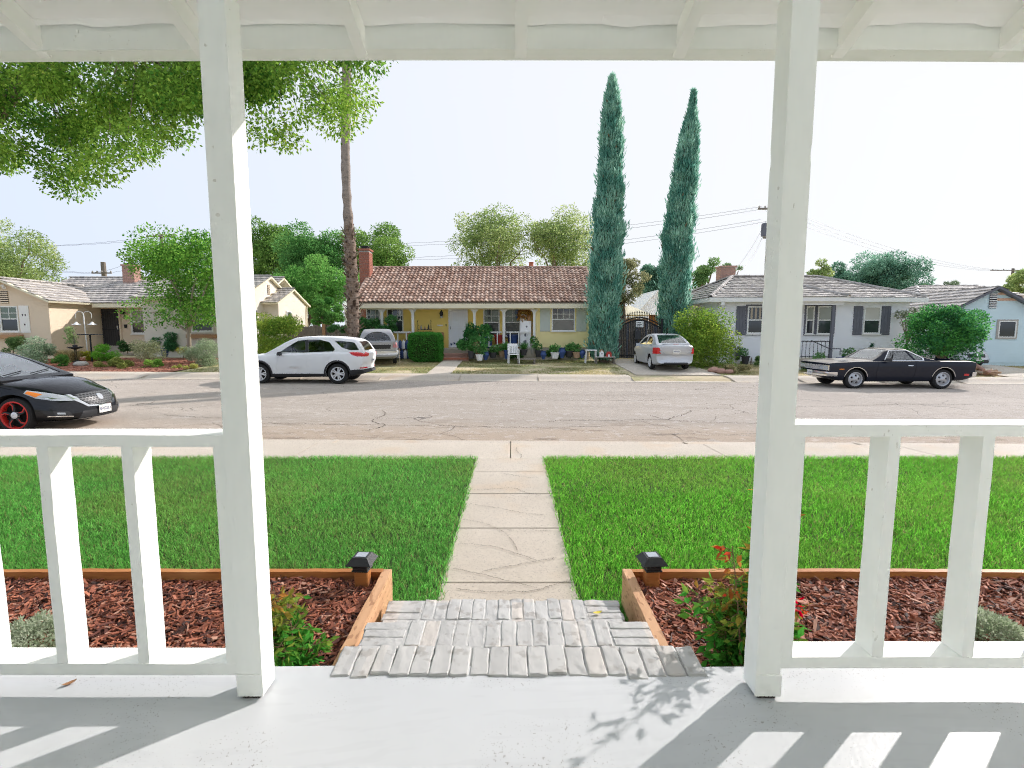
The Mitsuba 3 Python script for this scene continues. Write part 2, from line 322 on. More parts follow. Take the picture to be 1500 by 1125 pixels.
# ---------------------------------------------------------------- porch
PZ = .75
po = thing('porch', 'white painted timber porch with posts, railings and a rafter ceiling over a pale slab', 'porch')
slab = Manifold.cube([14, 3.0, .5]).translate([-7, -1.2, PZ-.5])
slab = tm(slab.refine_to_length(.25)); v = slab.vertices.copy(); top = v[:, 2] > PZ-.01
v[top, 2] += .004*(meshkit.fbm(v[top]*1.3, 3)-.5); e = (v[:, 1] > 1.79); v[e, 1] += .016*(meshkit.noise(v[e]*3.1)-.5)
part(po, 'floor_slab', (v, slab.faces), 'porch_paint')
PY0, PY1 = 1.632, 1.722
def board_noise(m):
    m = tm(mani(m).refine_to_length(.012)); v = m.vertices.copy(); v += .0016*(np.stack([meshkit.noise(v*80+i*5) for i in range(3)], 1)-.5); return trimesh.Trimesh(v, m.faces, process=False)
def post(x0, x1, seed):
    m = Manifold.cube([x1-x0, PY1-PY0, 1.30+.93]).translate([x0, PY0, PZ+.012]).refine_to_length(.02)
    b = tm(m); v = b.vertices.copy(); rng = np.random.default_rng(seed)
    cx, cy = (x0+x1)/2, (PY0+PY1)/2
    w = 1 + .012*(meshkit.fbm(v*np.array([9, 9, 4.])+seed, 3)-.5); corner = np.minimum(abs(abs(v[:, 0]-cx)-(x1-x0)/2), 1) + np.minimum(abs(abs(v[:, 1]-cy)-(PY1-PY0)/2), 1) < 1e-4
    w = np.where(corner, w*(.985-.035*(meshkit.noise(v*np.array([1, 1, 23.])+seed*3) > .8)), w)
    v[:, 0] = cx+(v[:, 0]-cx)*w; v[:, 1] = cy+(v[:, 1]-cy)*w
    return trimesh.Trimesh(v, b.faces, process=False)
mat('old_wood', (.30, .24, .17), .9); mat('rust_dark', (.045, .04, .035), .7)
for x0, x1, s in ((-.925, -.842, 1), (.822, .905, 2)):
    p = part(po, 'post', post(x0, x1, s), 'white_wood', 35)
    part(p, 'base_trim', board_noise(box(x0-.0025, x1+.0025, PY0-.0045, PY0-.0005, PZ+.012, PZ+.088)), 'white_wood')
    part(p, 'footing', box(x0+.012, x1-.012, PY0+.003, PY1-.008, PZ+.001, PZ+.0115), 'rust_dark')
def wavy(x0, x1, y0, y1, z0, z1, seed, L=.06):
    m = tm(Manifold.cube([x1-x0, y1-y0, z1-z0]).translate([x0, y0, z0]).refine_to_length(L)); v = m.vertices.copy()
    q = v*np.array([4., 4., 4.])+seed; d = np.stack([meshkit.fbm(q+11*i, 2)-.5 for i in range(3)], 1)*.0055
    v += d; return trimesh.Trimesh(v, m.faces, process=False)
def railing(xa, xb, ztop, zbot, bal, seed):
    r = uniq(po+'__railing')
    part(r, 'top_rail', wavy(xa, xb, 1.637, 1.742, ztop-.038, ztop, seed), 'white_wood', 35)
    part(r, 'bottom_rail', wavy(xa, xb, 1.638, 1.727, zbot-.04, zbot, seed+1), 'white_wood', 35)
    for i, (x0, x1) in enumerate(bal):
        part(r, 'baluster', wavy(x0, x1, 1.640, 1.726, zbot+.0, ztop-.038, seed+5+i), 'white_wood', 35)
railing(-4.2, -.925, PZ+.907, PZ+.122, [(-.964, -.927)] + [(-1.261-.274*i, -1.224-.274*i) for i in range(10)], 3)
railing(.905, 4.2, PZ+.940, PZ+.146, [(.907, .944)] + [(1.213+.304*i, 1.251+.304*i) for i in range(9)], 30)
# roof: rafters, boards, edge beam
RS = .30
def hb(Y): return CZ + 1.0 + RS*(2.057-Y)
for i in range(-7, 8):
    x = .032+.59*i
    P = [(-1.15, hb(-1.15)), (2.057, hb(2.057)), (2.057, hb(2.057)+.03), (2.016, hb(2.016)+.079), (-1.15, hb(-1.15)+.079)]
    m = prism([(a, b) for a, b in P], x-.0215, x+.0215, 'x')
    part(po, 'rafter', m, 'soffit')
jag = np.random.default_rng(4)
for i in range(24):
    ya = 2.014-.134*(i+1); yb = 2.014-.134*i-.003; e = .006 if i else 0
    P = [(ya, hb(ya)+.081), (yb, hb(yb)+.081), (yb, hb(yb)+.100), (ya, hb(ya)+.100)]
    m = prism(P, -4.9, 4.9, 'x')
    if i == 0:
        m = tm(mani(m).refine_to_length(.05)); v = m.vertices.copy(); q = (abs(v[:, 1]-yb) < .002) & (v[:, 2] < hb(yb)+.084)
        v[q, 2] -= .011*np.clip(meshkit.fbm(np.c_[v[q, 0]*5, v[q, 0]*0, v[q, 0]*0+3], 4)-.42, 0, 1)*4; v[q, 1] -= .02*np.clip(meshkit.noise(np.c_[v[q, 0]*9, v[q, 0]*0, v[q, 0]*0])-.5, 0, 1); m = trimesh.Trimesh(v, m.faces, process=False)
    part(po, 'roof_board', m, 'soffit')
bm = tm(Manifold.cube([9.8, .082, .135]).translate([-4.9, 2.019, CZ+1.0035]).refine_to_length(.2)); v = bm.vertices.copy(); v[:, 2] += .010*np.clip(1-(v[:, 0]/2.32)**2, -1, 1)
part(po, 'edge_beam', (v, bm.faces), 'white_wood')
part(po, 'header_beam', box(-4.9, 4.9, PY0-.002, PY1+.002, CZ+1.02, hb(PY1)-.004, .003), 'white_wood')
for i in range(13):
    ya = 2.13-.25*(i+1); P = [(ya, hb(ya)+.107), (ya+.27, hb(ya+.27)+.115), (ya+.27, hb(ya+.27)+.122), (ya, hb(ya)+.114)]
    part(po, 'shingle_course', prism(P, -5, 5, 'x'), 'mortar')
hw = thing('house_wall', 'white clapboard house wall behind the porch', 'house')
for i in range(20): part(hw, 'board', prism([(-1.2, PZ+.13*i), (-1.175, PZ+.13*i), (-1.19, PZ+.13*i+.135), (-1.2, PZ+.13*i+.135)], -7, 7, 'x'), 'white_wood')
part(hw, 'wall_core', box(-7, 7, -4, -1.202, .2, PZ+2.9), 'soffit')

# ---------------------------------------------------------------- brick steps
st = thing('brick_steps', 'worn grey painted brick steps down to the walk', 'steps')
rb = np.random.default_rng(21)
def worn(x0, x1, y0, y1, z0, z1):
    c = np.array([(x0+x1)/2, (y0+y1)/2, (z0+z1)/2]); j = lambda s: rb.normal(0, s)
    b = .004+.003*rb.random(); m = box(x0, x1, y0, y1, z0, z1, b)
    m = m.subdivide().subdivide(); v = m.vertices.copy(); v += .0055*(np.stack([meshkit.noise(v*31+i*9+x0*77) for i in range(3)], 1)-.5)+.005*(np.stack([meshkit.noise(v*90+i*9+x0*77) for i in range(3)], 1)-.5)
    m.vertices = v
    m.apply_transform(rot(j(.5), (0, 0, 1), c)); m.apply_transform(rot(j(.7), (1, 0, 0), c)); m.apply_transform(mv(0, j(.0025), j(.002)))
    return m
def course(z, y0, y1, xa, xb, ends):
    x = xa
    if ends:
        for side in (0, 1):
            for q in range(3):
                ya = y0+.002+q*.067; xs = (xa+rb.normal(0, .006), xa+.196) if side == 0 else (xb-.196, xb+rb.normal(0, .006))
                part(st, 'brick', worn(xs[0], xs[1], ya, ya+.064, z-.07, z+rb.normal(0, .002)), 'brick_paint', 40)
        x = xa+.204; xb = xb-.2
    n = round((xb-x)/.0715); w = (xb-x)/n
    for i in range(n):
        part(st, 'brick', worn(x+i*w+.0002, x+(i+1)*w-.0008, y0+rb.normal(0, .004), y1+rb.normal(0, .004), z-.07, z), 'brick_paint', 40)
course(PZ+.009, 1.742, 1.915, -.66, .705, False)
course(.592, 2.165, 2.375, -.69, .655, True)
course(.432, 2.650, 2.862, -.705, .61, True)
part(st, 'mortar_bed', cat([box(-.64, .69, 1.80, 1.90, .2, PZ-.002), box(-.68, .645, 1.80, 2.36, .2, .588), box(-.695, .60, 2.1, 2.85, .2, .428)]), 'brick_paint')
for z, y0, y1, xa, xb in ((.578, 1.915, 2.162, -.68, .645), (.418, 2.375, 2.648, -.695, .60)):
    n = 18; w = (xb-xa)/n
    for i in range(n): part(st, 'brick', worn(xa+i*w+.003, xa+(i+1)*w-.003, y0, y1-.006, z-.06, z+.012), 'brick_paint', 40)
# ---------------------------------------------------------------- planters in front of the porch
def unit(a): return a/(np.linalg.norm(a, axis=-1, keepdims=True)+1e-12)
def leaves(P, D, L, W, col, rng, fold=.25):
    """folded diamond leaves: base P, direction D, length L, width W"""
    n = len(P); D = unit(D); R = unit(np.cross(D, rng.normal(0, 1, (n, 3)))); N = np.cross(R, D)
    L = np.broadcast_to(L, n)[:, None]; W = np.broadcast_to(W, n)[:, None]
    m = P + D*L*.45
    v = np.stack([P, m+R*W/2+N*W*fold, P+D*L, m-R*W/2+N*W*fold], 1).reshape(-1, 3)
    i = np.arange(n)[:, None]*4
    f = np.stack([i+np.array([0, 1, 2]), i+np.array([0, 2, 3])], 1).reshape(-1, 3)
    return v, f, np.repeat(col, 4, 0)
BX = {-1: (-.75, -.695), 1: (.695, .642)}
plants = []
for s, xo, side in ((-1, -.75, 'left'), (1, .69, 'right')):
    pl = thing('planter_box', f'low stained timber planter bed of bark mulch {side} of the brick steps', 'planter', 'planter beds beside the steps')
    xi = xo + s*.055; xe = s*4.6
    def board(x0, x1, y0, y1, z0, z1, seed):
        m = tm(Manifold.cube([abs(x1-x0), y1-y0, z1-z0]).translate([min(x0, x1), y0, z0]).refine_to_length(.07)); v = m.vertices.copy()
        v += (np.stack([meshkit.fbm(v*5+seed+i*7, 2) for i in range(3)], 1)-.5)*.012
        return trimesh.Trimesh(v, m.faces, process=False)
    part(pl, 'side_board', board(xo, xi, 1.83, 3.10, .2, .500, 1+s), 'cut_wood', 35)
    part(pl, 'back_board', board(xi + s*.002, s*2.9, 3.058, 3.10, .2, .502, 4+s), 'stained_wood', 35)
    part(pl, 'back_board', board(s*2.903, xe, 3.06, 3.10, .2, .498, 9+s), 'stained_wood', 35)
    px = s*.845 if s > 0 else -.905
    part(pl, 'corner_post', box(px-.040, px+.040, 2.962, 3.044, .2, .548, .006), 'stained_wood', 35)
    rng = np.random.default_rng(11+s)
    # mulch
    n = 23000; X = s*(.70+2.75*rng.random(n)**1.15); Y = 1.79+1.27*rng.random(n)
    mz = .405+.05*meshkit.fbm(np.stack([X*2.2, Y*2.2, 0*X], 1), 3)
    yaw = rng.random(n)*2*np.pi; pit = rng.normal(0, .30, n); ln = .016+.055*rng.random(n)**1.4+.05*(rng.random(n) > .94); w = .0022+ln*(.05+.22*rng.random(n)**1.5); t = .003+.004*rng.random(n)
    d = np.stack([np.cos(yaw)*np.cos(pit), np.sin(yaw)*np.cos(pit), np.sin(pit)], 1); sd = np.stack([-np.sin(yaw), np.cos(yaw), rng.normal(0, .3, n)], 1); sd = unit(sd); u = np.cross(d, sd)
    c = np.stack([X, Y, mz+.028*rng.random(n)], 1)
    keep = (np.abs(X - s*0) > abs(xi)+.01); L_, W_, T_ = ln[:, None]/2, w[:, None]/2, t[:, None]
    V = np.stack([c+a*d*L_*(.8 if b > 0 else 1)+b*sd*W_+e*u*T_ for e in (0, 1) for b in (-1, 1) for a in (-1, 1)], 1)[keep].reshape(-1, 3)
    m = keep.sum(); fb = np.array([[4,5,7],[4,7,6],[0,1,5],[0,5,4],[2,6,7],[2,7,3],[0,4,6],[0,6,2],[1,3,7],[1,7,5]])
    F = (np.arange(m)[:, None, None]*8+fb).reshape(-1, 3)
    k0 = np.array([[.33, .12, .07], [.22, .074, .045], [.10, .037, .027], [.42, .23, .165], [.04, .018, .014]]); ci = rng.choice(5, n, p=[.32, .3, .18, .10, .10])
    col = (k0[ci]*(.8+.4*rng.random((n, 1))))[keep]
    k = uniq('mulch'); put(k, (V, F), 'mulch_chip', color=np.repeat(col, 8, 0)); labels[k] = {'label': f'dark red shredded bark mulch filling the planter {side} of the steps', 'category': 'mulch', 'kind': 'stuff'}
    gx, gy = np.meshgrid(np.linspace(abs(xi)+.004, 4.55, 60), np.linspace(1.70, 3.057, 24)); gz = .40+.05*meshkit.fbm(np.stack([s*gx*2.2, gy*2.2, 0*gx], -1), 3)
    v = np.stack([s*gx, gy, gz], -1).reshape(-1, 3); q = np.array([[j*60+i, j*60+i+1, j*60+61+i, j*60+60+i] for j in range(23) for i in range(59)])
    part(pl, 'soil', (v, q), 'mulch_bed')
labels['planter_box']['label'] = 'low stained timber planter bed left of the brick steps, with bushy shrub beside its side board'
labels['planter_box']['label'] = 'low stained timber planter bed left of the brick steps'
labels['planter_box_001']['label'] = 'low stained timber planter bed right of the brick steps'
# solar post cap lamps
mat('black_plastic', (.025, .027, .03), .4); mat('solar_cell', (.30, .33, .38), .18, specular=.7); mat('lamp_glass', (.55, .56, .54), .15)
def pyr(h0, h1, z0, z1): return trimesh.convex.convex_hull(np.array([[a*h, b*h, z] for h, z in ((h0, z0), (h1, z1)) for a in (-1, 1) for b in (-1, 1)]))
for px, rz, side in ((-.905, -4, 'left'), (.845, 5, 'right')):
    lp = thing('solar_lamp', f'black solar cap lamp on the corner post of the planter {side} of the steps', 'lamp', 'solar post cap lamps')
    M = mv(px, 3.0, .548) @ rot(rz) @ np.diag([.80, .80, .80, 1.])
    part(lp, 'base', cat([box(-.062, .062, -.062, .062, 0, .012, .003), box(-.056, .056, -.056, .056, .012, .034, .004)]), 'black_plastic', 30, M=M)
    part(lp, 'lens', box(-.044, .044, -.044, .044, .034, .058, .006), 'lamp_glass', 30, M=M)
    part(lp, 'lens_frame', cat([box(a*.049-.006, a*.049+.006, b*.049-.006, b*.049+.006, .034, .058) for a in (-1, 0, 1) for b in (-1, 0, 1) if (a or b)]), 'black_plastic', M=M, kind='stuff')
    part(lp, 'cap', cat([box(-.094, .094, -.094, .094, .0585, .066, .002), pyr(.092, .056, .0662, .112)]), 'black_plastic', 30, M=M)
    part(lp, 'solar_panel', cat([box(-.040, .040, -.040, .040, .113, .1155, .001)]), 'solar_cell', M=M)
# nandina bushes
mat('cane', (.16, .10, .06), .8)
def nandina(key, cx, cy, z0, h, spread, ncane, seed, red, nl=26, lean0=(0, 0)):
    rng = np.random.default_rng(seed); P, D, C, Ls, tubes = [], [], [], [], []
    for i in range(ncane):
        a = rng.random()*2*np.pi; r = spread*rng.random()**.6; hh = h*(.45+.6*rng.random())
        b = np.array([cx+.25*r*np.cos(a), cy+.25*r*np.sin(a), z0]); t = b + np.array([r*np.cos(a)+lean0[0]*hh, r*np.sin(a)+lean0[1]*hh, hh]); mid = (b+t)/2 + rng.normal(0, .02, 3); mid[2] += .03
        s = np.linspace(0, 1, 8)[:, None]; cv = b*(1-s)**2+2*mid*s*(1-s)+t*s*s; tubes.append(tube(cv, np.linspace(.0045, .0018, 8), 5))
        for j in range(nl):
            q = .18+.82*rng.random(); k = min(int(q*7), 6); p = cv[k]+(cv[min(k+1, 7)]-cv[k])*(q*7-k)
            aa = rng.random()*2*np.pi; br = np.array([np.cos(aa), np.sin(aa), .35*rng.normal()+.2]); bl = .03+.085*rng.random()*(1.1-q*.4)
            e = p+br*bl; tubes.append(tube([p, e], [.0016, .001], 3, False))
            for w in range(rng.integers(2, 5)):
                pp = p+(e-p)*(.45+.55*rng.random()); dd = br+rng.normal(0, .6, 3)+[0, 0, -.25]
                hgt = (pp[2]-z0)/h; P.append(pp); D.append(dd); Ls.append((.030+.034*rng.random())*(1.25-.4*hgt))
                tt = np.clip(hgt*1.7-.75+rng.normal(0, .22), 0, 1)*red
                g = np.array([.08, .34, .05])*(.55+.8*rng.random()); yl = np.array([.30, .34, .06]); rd = np.array([.62, .11, .045])*(.7+.6*rng.random())
                C.append(g*(1-2*tt)+yl*2*tt if tt < .5 else yl*(2-2*tt)+rd*(2*tt-1))
    Ls = np.array(Ls); v, f, c = leaves(np.array(P), np.array(D), Ls, Ls*.46, np.array(C), rng, .12)
    put(key+'__leaf', (v, f), 'leaf', color=c); labels[key+'__leaf'] = {'kind': 'stuff'}
    q = part(key, 'stem', cat(tubes), 'cane', kind='stuff')
k = thing('nandina_bush', 'tall red and green bush right of the steps with glossy lower leaves', 'bush'); nandina(k, 1.03, 2.16, .42, .48, .125, 18, 3, .75, 32, (-.03, -.03)); nandina(k+'__cane', 1.01, 2.12, .42, .68, .15, 5, 19, 1.1, 30, (-.10, -.04))
nandina(k+'__tall_cane', 1.05, 2.18, .42, .95, .05, 8, 23, .8, 36, (.045, -.11))
k = thing('nandina_bush', 'low straggly green and orange bush left of the steps', 'bush'); nandina(k, -1.03, 2.27, .42, .35, .17, 18, 8, .75, 24, (.04, .0))
k = thing('nandina_bush', 'small reddish sprig in the mulch beyond the right hand post', 'bush'); nandina(k, 1.44, 2.55, .42, .17, .12, 4, 12, 1.3, 9)
def mound(key, cx, cy, z0, rx, ry, h, n, L, c0, c1, seed, bs='leaf', spiky=0.):
    rng = np.random.default_rng(seed); a = rng.random(n)*2*np.pi; r = np.sqrt(rng.random(n)); q = rng.random(n)**.5
    bump_ = .75+.5*meshkit.fbm(np.stack([np.cos(a)*2, np.sin(a)*2, r*2+seed], 1), 2)
    hh = h*np.sqrt(np.clip(1-r**2, 0, 1))*bump_; P = np.stack([cx+rx*r*np.cos(a), cy+ry*r*np.sin(a), z0+hh*q], 1)
    D = np.stack([np.cos(a)*r, np.sin(a)*r, .5+0*r], 1)*(1.2 if spiky == 0 else .6)+rng.normal(0, .55, (n, 3))+[0, 0, spiky]
    cl = meshkit.fbm(P*9/max(rx, .25)*.3, 2)[:, None]; C = c0+(c1-c0)*np.clip(cl*1.3-.2+rng.normal(0, .2, (n, 1)), 0, 1)
    v, f, c = leaves(P, D, L*(.6+.8*rng.random(n)), L*.4*(.6+.8*rng.random(n)) if spiky == 0 else L*.12, C, rng, .15)
    put(key, (v, f), bs, color=c)
k = thing('dusty_shrub', 'pale grey green ground plant in the left planter, seen between two balusters', 'plant'); mound(k, -2.30, 2.36, .43, .17, .2, .17, 4200, .022, np.array([.26, .34, .19]), np.array([.55, .60, .47]), 5)
k = thing('dusty_shrub', 'pale grey green ground plant in the right planter by the edge of the view', 'plant'); mound(k, 2.38, 2.48, .43, .2, .17, .13, 4200, .022, np.array([.26, .34, .19]), np.array([.55, .60, .47]), 6)
mat('yellow_leaf', (.55, .45, .06), .6); mat('brown_leaf', (.26, .13, .06), .7)
def fallen(name, x, y, z, s, a, m, lab):
    t = np.linspace(-1, 1, 9); w = .42*(1-t**2)**.8; v = np.array([[q*s, sg*ww*s, s*(.25*q*q+.35*ww*ww)] for sg in (-1, 0, 1) for q, ww in zip(t, w)]); v[9:18, 1] = 0; v[9:18, 2] = s*.25*t*t
    f = [[r*9+i, r*9+i+1, r*9+10+i] for r in (0, 1) for i in range(8)]+[[r*9+i, r*9+10+i, r*9+9+i] for r in (0, 1) for i in range(8)]
    one(name, (v, np.array(f)), m, lab, 'leaf', True, M=mv(x, y, z) @ rot(a))
fallen('fallen_leaf', .47, 2.70, .442, .028, 20, 'yellow_leaf', 'yellow leaf lying on the lowest brick step')
fallen('fallen_leaf', -1.56, 1.705, PZ+.004, .022, 50, 'brown_leaf', 'small brown leaf lying on the porch floor under the left railing')
# ---------------------------------------------------------------- cars
def paint(name, c, rough=.22, coat=1.0, metallic=.0):
    scene['mat_'+name] = {'type': 'principled', 'base_color': rgb(c), 'roughness': rough, 'specular': .5 if c[0] > .02 else .22, 'clearcoat': coat, 'clearcoat_gloss': .96, 'metallic': metallic}
paint('paint_white', (.74, .75, .76), .3); paint('paint_black', (.004, .0045, .007), .05, .8); paint('paint_silver', (.50, .52, .55), .34, .8, .35); paint('paint_navy', (.008, .011, .022), .15, .5); paint('paint_grey', (.30, .305, .32), .38, .6)
mat('tyre', (.022, .022, .023), .85); mat('trim', (.030, .031, .034), .55, False); mat('alloy', (.70, .71, .73), .32, metallic=.35); mat('slot_alloy', (.46, .47, .49), .3, metallic=.5); mat('chrome', (.80, .81, .83), .10, False, metallic=1.0)
mat('red_lamp', (.55, .015, .02), .12, False, specular=.7); mat('clear_lamp', (.34, .37, .40), .06, False, specular=.9, clearcoat=1.0); mat('amber', (.75, .22, .03), .15, False); mat('seat', (.055, .053, .052), .8, False); mat('seat_tan', (.28, .25, .21), .8, False)
mat('grille_grey', (.10, .105, .11), .4, False); mat('plate', (.78, .78, .74), .45); mat('plate_ink', (.03, .05, .14), .6); mat('red_rim', (.55, .03, .025), .35); mat('well', (.008, .008, .008), .95); mat('pinkish', (.45, .20, .22), .3, False)
scene['mat_car_glass'] = {'type': 'thindielectric', 'int_ior': 1.75, 'specular_transmittance': rgb((.58, .62, .62))}
scene['mat_dark_glass'] = {'type': 'thindielectric', 'int_ior': 1.5, 'specular_transmittance': rgb((.30, .33, .34))}
def chaikin(P, k=2):
    for _ in range(k):
        Q = [P[:1]]
        a, b = P[:-1], P[1:]; mid = np.stack([.75*a+.25*b, .25*a+.75*b], 1).reshape(-1, *P.shape[1:]); Q.append(mid[1:-1]); Q.append(P[-1:]); P = np.concatenate(Q)
    return P
def loft(xs, rings, warp=None):
    """closed solid from half contours (y >= 0, bottom centre to top centre) at the stations xs; xs run downwards"""
    n, m = rings.shape[:2]
    full = np.concatenate([rings, (rings*np.array([-1, 1]))[:, -2:0:-1]], 1); M = full.shape[1]
    V = np.concatenate([np.repeat(np.asarray(xs)[:, None, None], M, 1), full], 2)
    c0, c1 = V[0].mean(0), V[-1].mean(0); layers = [np.repeat(c0[None], M, 0)*.0+c0]
    pre = [c0+(V[0]-c0)*k for k in (.3, .6, .85)]; post_ = [c1+(V[-1]-c1)*k for k in (.85, .6, .3)]
    V = np.concatenate([np.array(pre), V, np.array(post_)]); n = len(V)
    v = np.vstack([V.reshape(-1, 3), [c0], [c1]]); i = np.arange(M); j = (i+1) % M; f = []
    for k in range(n-1): p, q = k*M+i, k*M+j; f += [np.stack([p, q, q+M], 1), np.stack([p, q+M, p+M], 1)]
    f += [np.stack([i*0+n*M, j, i], 1), np.stack([i*0+n*M+1, (n-1)*M+i, (n-1)*M+j], 1)]
    if warp: v = warp(v)
    t = trimesh.Trimesh(v, np.vstack(f), process=False)
    if t.volume < 0: t.invert()
    return mani(t)
def tab(t): t = np.array(t, float); p = PchipInterpolator(t[:, 0], t[:, 1]); return lambda s: p(np.clip(s, t[0, 0], t[-1, 0]))
def off(R, d):
    """contours moved inwards by d"""
    if d == 0: return R
    g = np.gradient(R, axis=1); nrm = np.stack([-g[..., 1], g[..., 0]], -1); nrm /= np.linalg.norm(nrm, axis=-1, keepdims=True)+1e-9
    nrm[:, 0] = [0, 1]; nrm[:, -1] = [0, -1]; Q = R+nrm*d; Q[..., 0] = np.maximum(Q[..., 0], 0); Q[:, 0, 0] = 0; Q[:, -1, 0] = 0
    return Q
class Car:
    def __init__(s, name, label, S, paint_, M, group=None, interior='seat', glass='car_glass'):
        s.S, s.M, s.paint, s.L = S, M, paint_, S['L']
        s.k = thing(name, label, S.get('cat', 'car'), group); s.w = S['w']; s.glassmat = glass
        s.fn, s.rn = tab(S['fn']), tab(S['rn'])
        s.body, s.cuts, s.extra = s.lower(0), [], []
        s.cab = s.upper(0) - s.upper(.035)
        s.interior = interior; s.panes = []; s.n = 0
    def x(s, q): return s.L/2-np.asarray(q)
    def warp(s, v):
        v = v.copy(); q = s.L/2-v[:, 0]; S = s.S
        a = np.clip(1-q/S.get('fl', .9), 0, 1); a = a*a*(3-2*a); b = np.clip(1-(s.L-q)/S.get('rl', .8), 0, 1); b = b*b*(3-2*b); yy = np.clip(abs(v[:, 1])/s.w, 0, 1.1)
        v[:, 0] -= a*(S['fc']*yy**S.get('fp', 2.4) + s.fn(v[:, 2])); v[:, 0] += b*(S['rc']*yy**2.6 + s.rn(v[:, 2])); return v
    def lower(s, d):
        S = s.S; q = np.concatenate([np.linspace(0, .9, 16), np.linspace(1, s.L-.9, 26), np.linspace(s.L-.8, s.L, 14)]); zb, zs, zt = (tab(S[k])(q) for k in ('zb', 'zs', 'zt')); w = tab(S['wt'])(q)*s.w
        tw = tab(S['tw'])(q); zm = zb+(zs-zb)*S.get('zm', .55); c = S.get('crown', .015)
        P = np.stack([np.stack(a, -1) for a in ((0*q, zb), (.84*w, zb), (w*.965, zb+.07), (w, zm), (w*S.get('sw', .985), zs), (w*tw, zt-c), (w*tw*.5, zt), (0*q, zt))], 1)
        if 'mid' in S: P[:, 7, 1] += S['mid']
        R = np.stack([chaikin(p, 3) for p in P]); R = off(R, d); qq = d+(s.L-2*d)*q/s.L
        return loft(s.x(qq), R, s.warp)
    def upper(s, d):
        S = s.S; t = np.array(S['zr']); q = np.linspace(t[0, 0], t[-1, 0], 44); zr = tab(S['zr'])(q); zl = tab(S['belt'])(q); wb = tab(S['wb'])(q); wr = tab(S['wr'])(q); H = max(t[:, 1])-zl
        fr = np.clip((zr-zl)/H, 0.02, 1); wtop = wb+(wr-wb)*fr; hh = np.maximum(zr-zl, .01)
        P = np.stack([np.stack(a, -1) for a in ((0*q, zl-.16), (wb*.97, zl-.16), (wb, zl), (wb+(wtop-wb)*.55, zl+.5*hh), (wtop+.012, zl+.86*hh), (wtop*.93, zl+.985*hh), (wtop*.5, zl+hh), (0*q, zl+hh))], 1)
        R = off(np.stack([chaikin(p, 3) for p in P]), d); qq = t[0, 0]+d*1.3+(t[-1, 0]-t[0, 0]-2.6*d)*(q-t[0, 0])/(t[-1, 0]-t[0, 0])
        return loft(s.x(qq), R)
    def side(s, poly, y0=.3, y1=1.3, sides=(-1, 1)):
        p = np.array([[s.L/2-a, b] for a, b in poly]); out = Manifold()
        for g in sides: out += mani(prism(p, g*y0, g*y1, 'y'))
        return out
    def top(s, poly, z0=.7, z1=2.2):
        return mani(prism(np.array([[s.L/2-a, b] for a, b in poly]), z0, z1, 'z'))
    def end(s, poly, front=True, depth=.75, both=True):
        out = mani(prism(poly, s.L/2+.2, s.L/2-depth, 'x') if front else prism(poly, -s.L/2-.25, -s.L/2+depth, 'x'))
        if both: out += out.mirror([0, 1, 0])
        return out
    def patch(s, name, region, m, proud=.004, upper=False, smooth=35, label=None, sub=None):
        f = s.upper if upper else s.lower
        r = (f(-proud) - f(.03)) ^ region
        for c in s.cuts: r -= c
        k = None
        for q in sorted([q for q in r.decompose() if q.volume() > 2e-7], key=lambda q: -q.volume())[:8]: k = s.add(name, q, m, smooth, label, sub)
        return k
    def add(s, name, mesh, m, smooth=35, label=None, parent=None):
        return part(parent or s.k, name, tm(mesh), m, smooth, label, M=s.M)
    def seam(s, pts, w=.007):
        out = Manifold()
        for (a, b), (c, d) in zip(pts[:-1], pts[1:]):
            n = np.array([-(d-b), c-a]); n = n/np.linalg.norm(n)*w/2; e = np.array([c-a, d-b])/np.hypot(c-a, d-b)*w/2
            p = [np.array([a, b])-e+n, np.array([a, b])-e-n, np.array([c, d])+e-n, np.array([c, d])+e+n]; p = np.array([[s.L/2-u, z] for u, z in p])
            if (p[1]-p[0])[0]*(p[2]-p[1])[1]-(p[1]-p[0])[1]*(p[2]-p[1])[0] < 0: p = p[::-1]
            for g in (-1, 1): out += mani(prism(p, g*.45, g*1.2, 'y'))
        s.body -= (out - s.lower(.012))
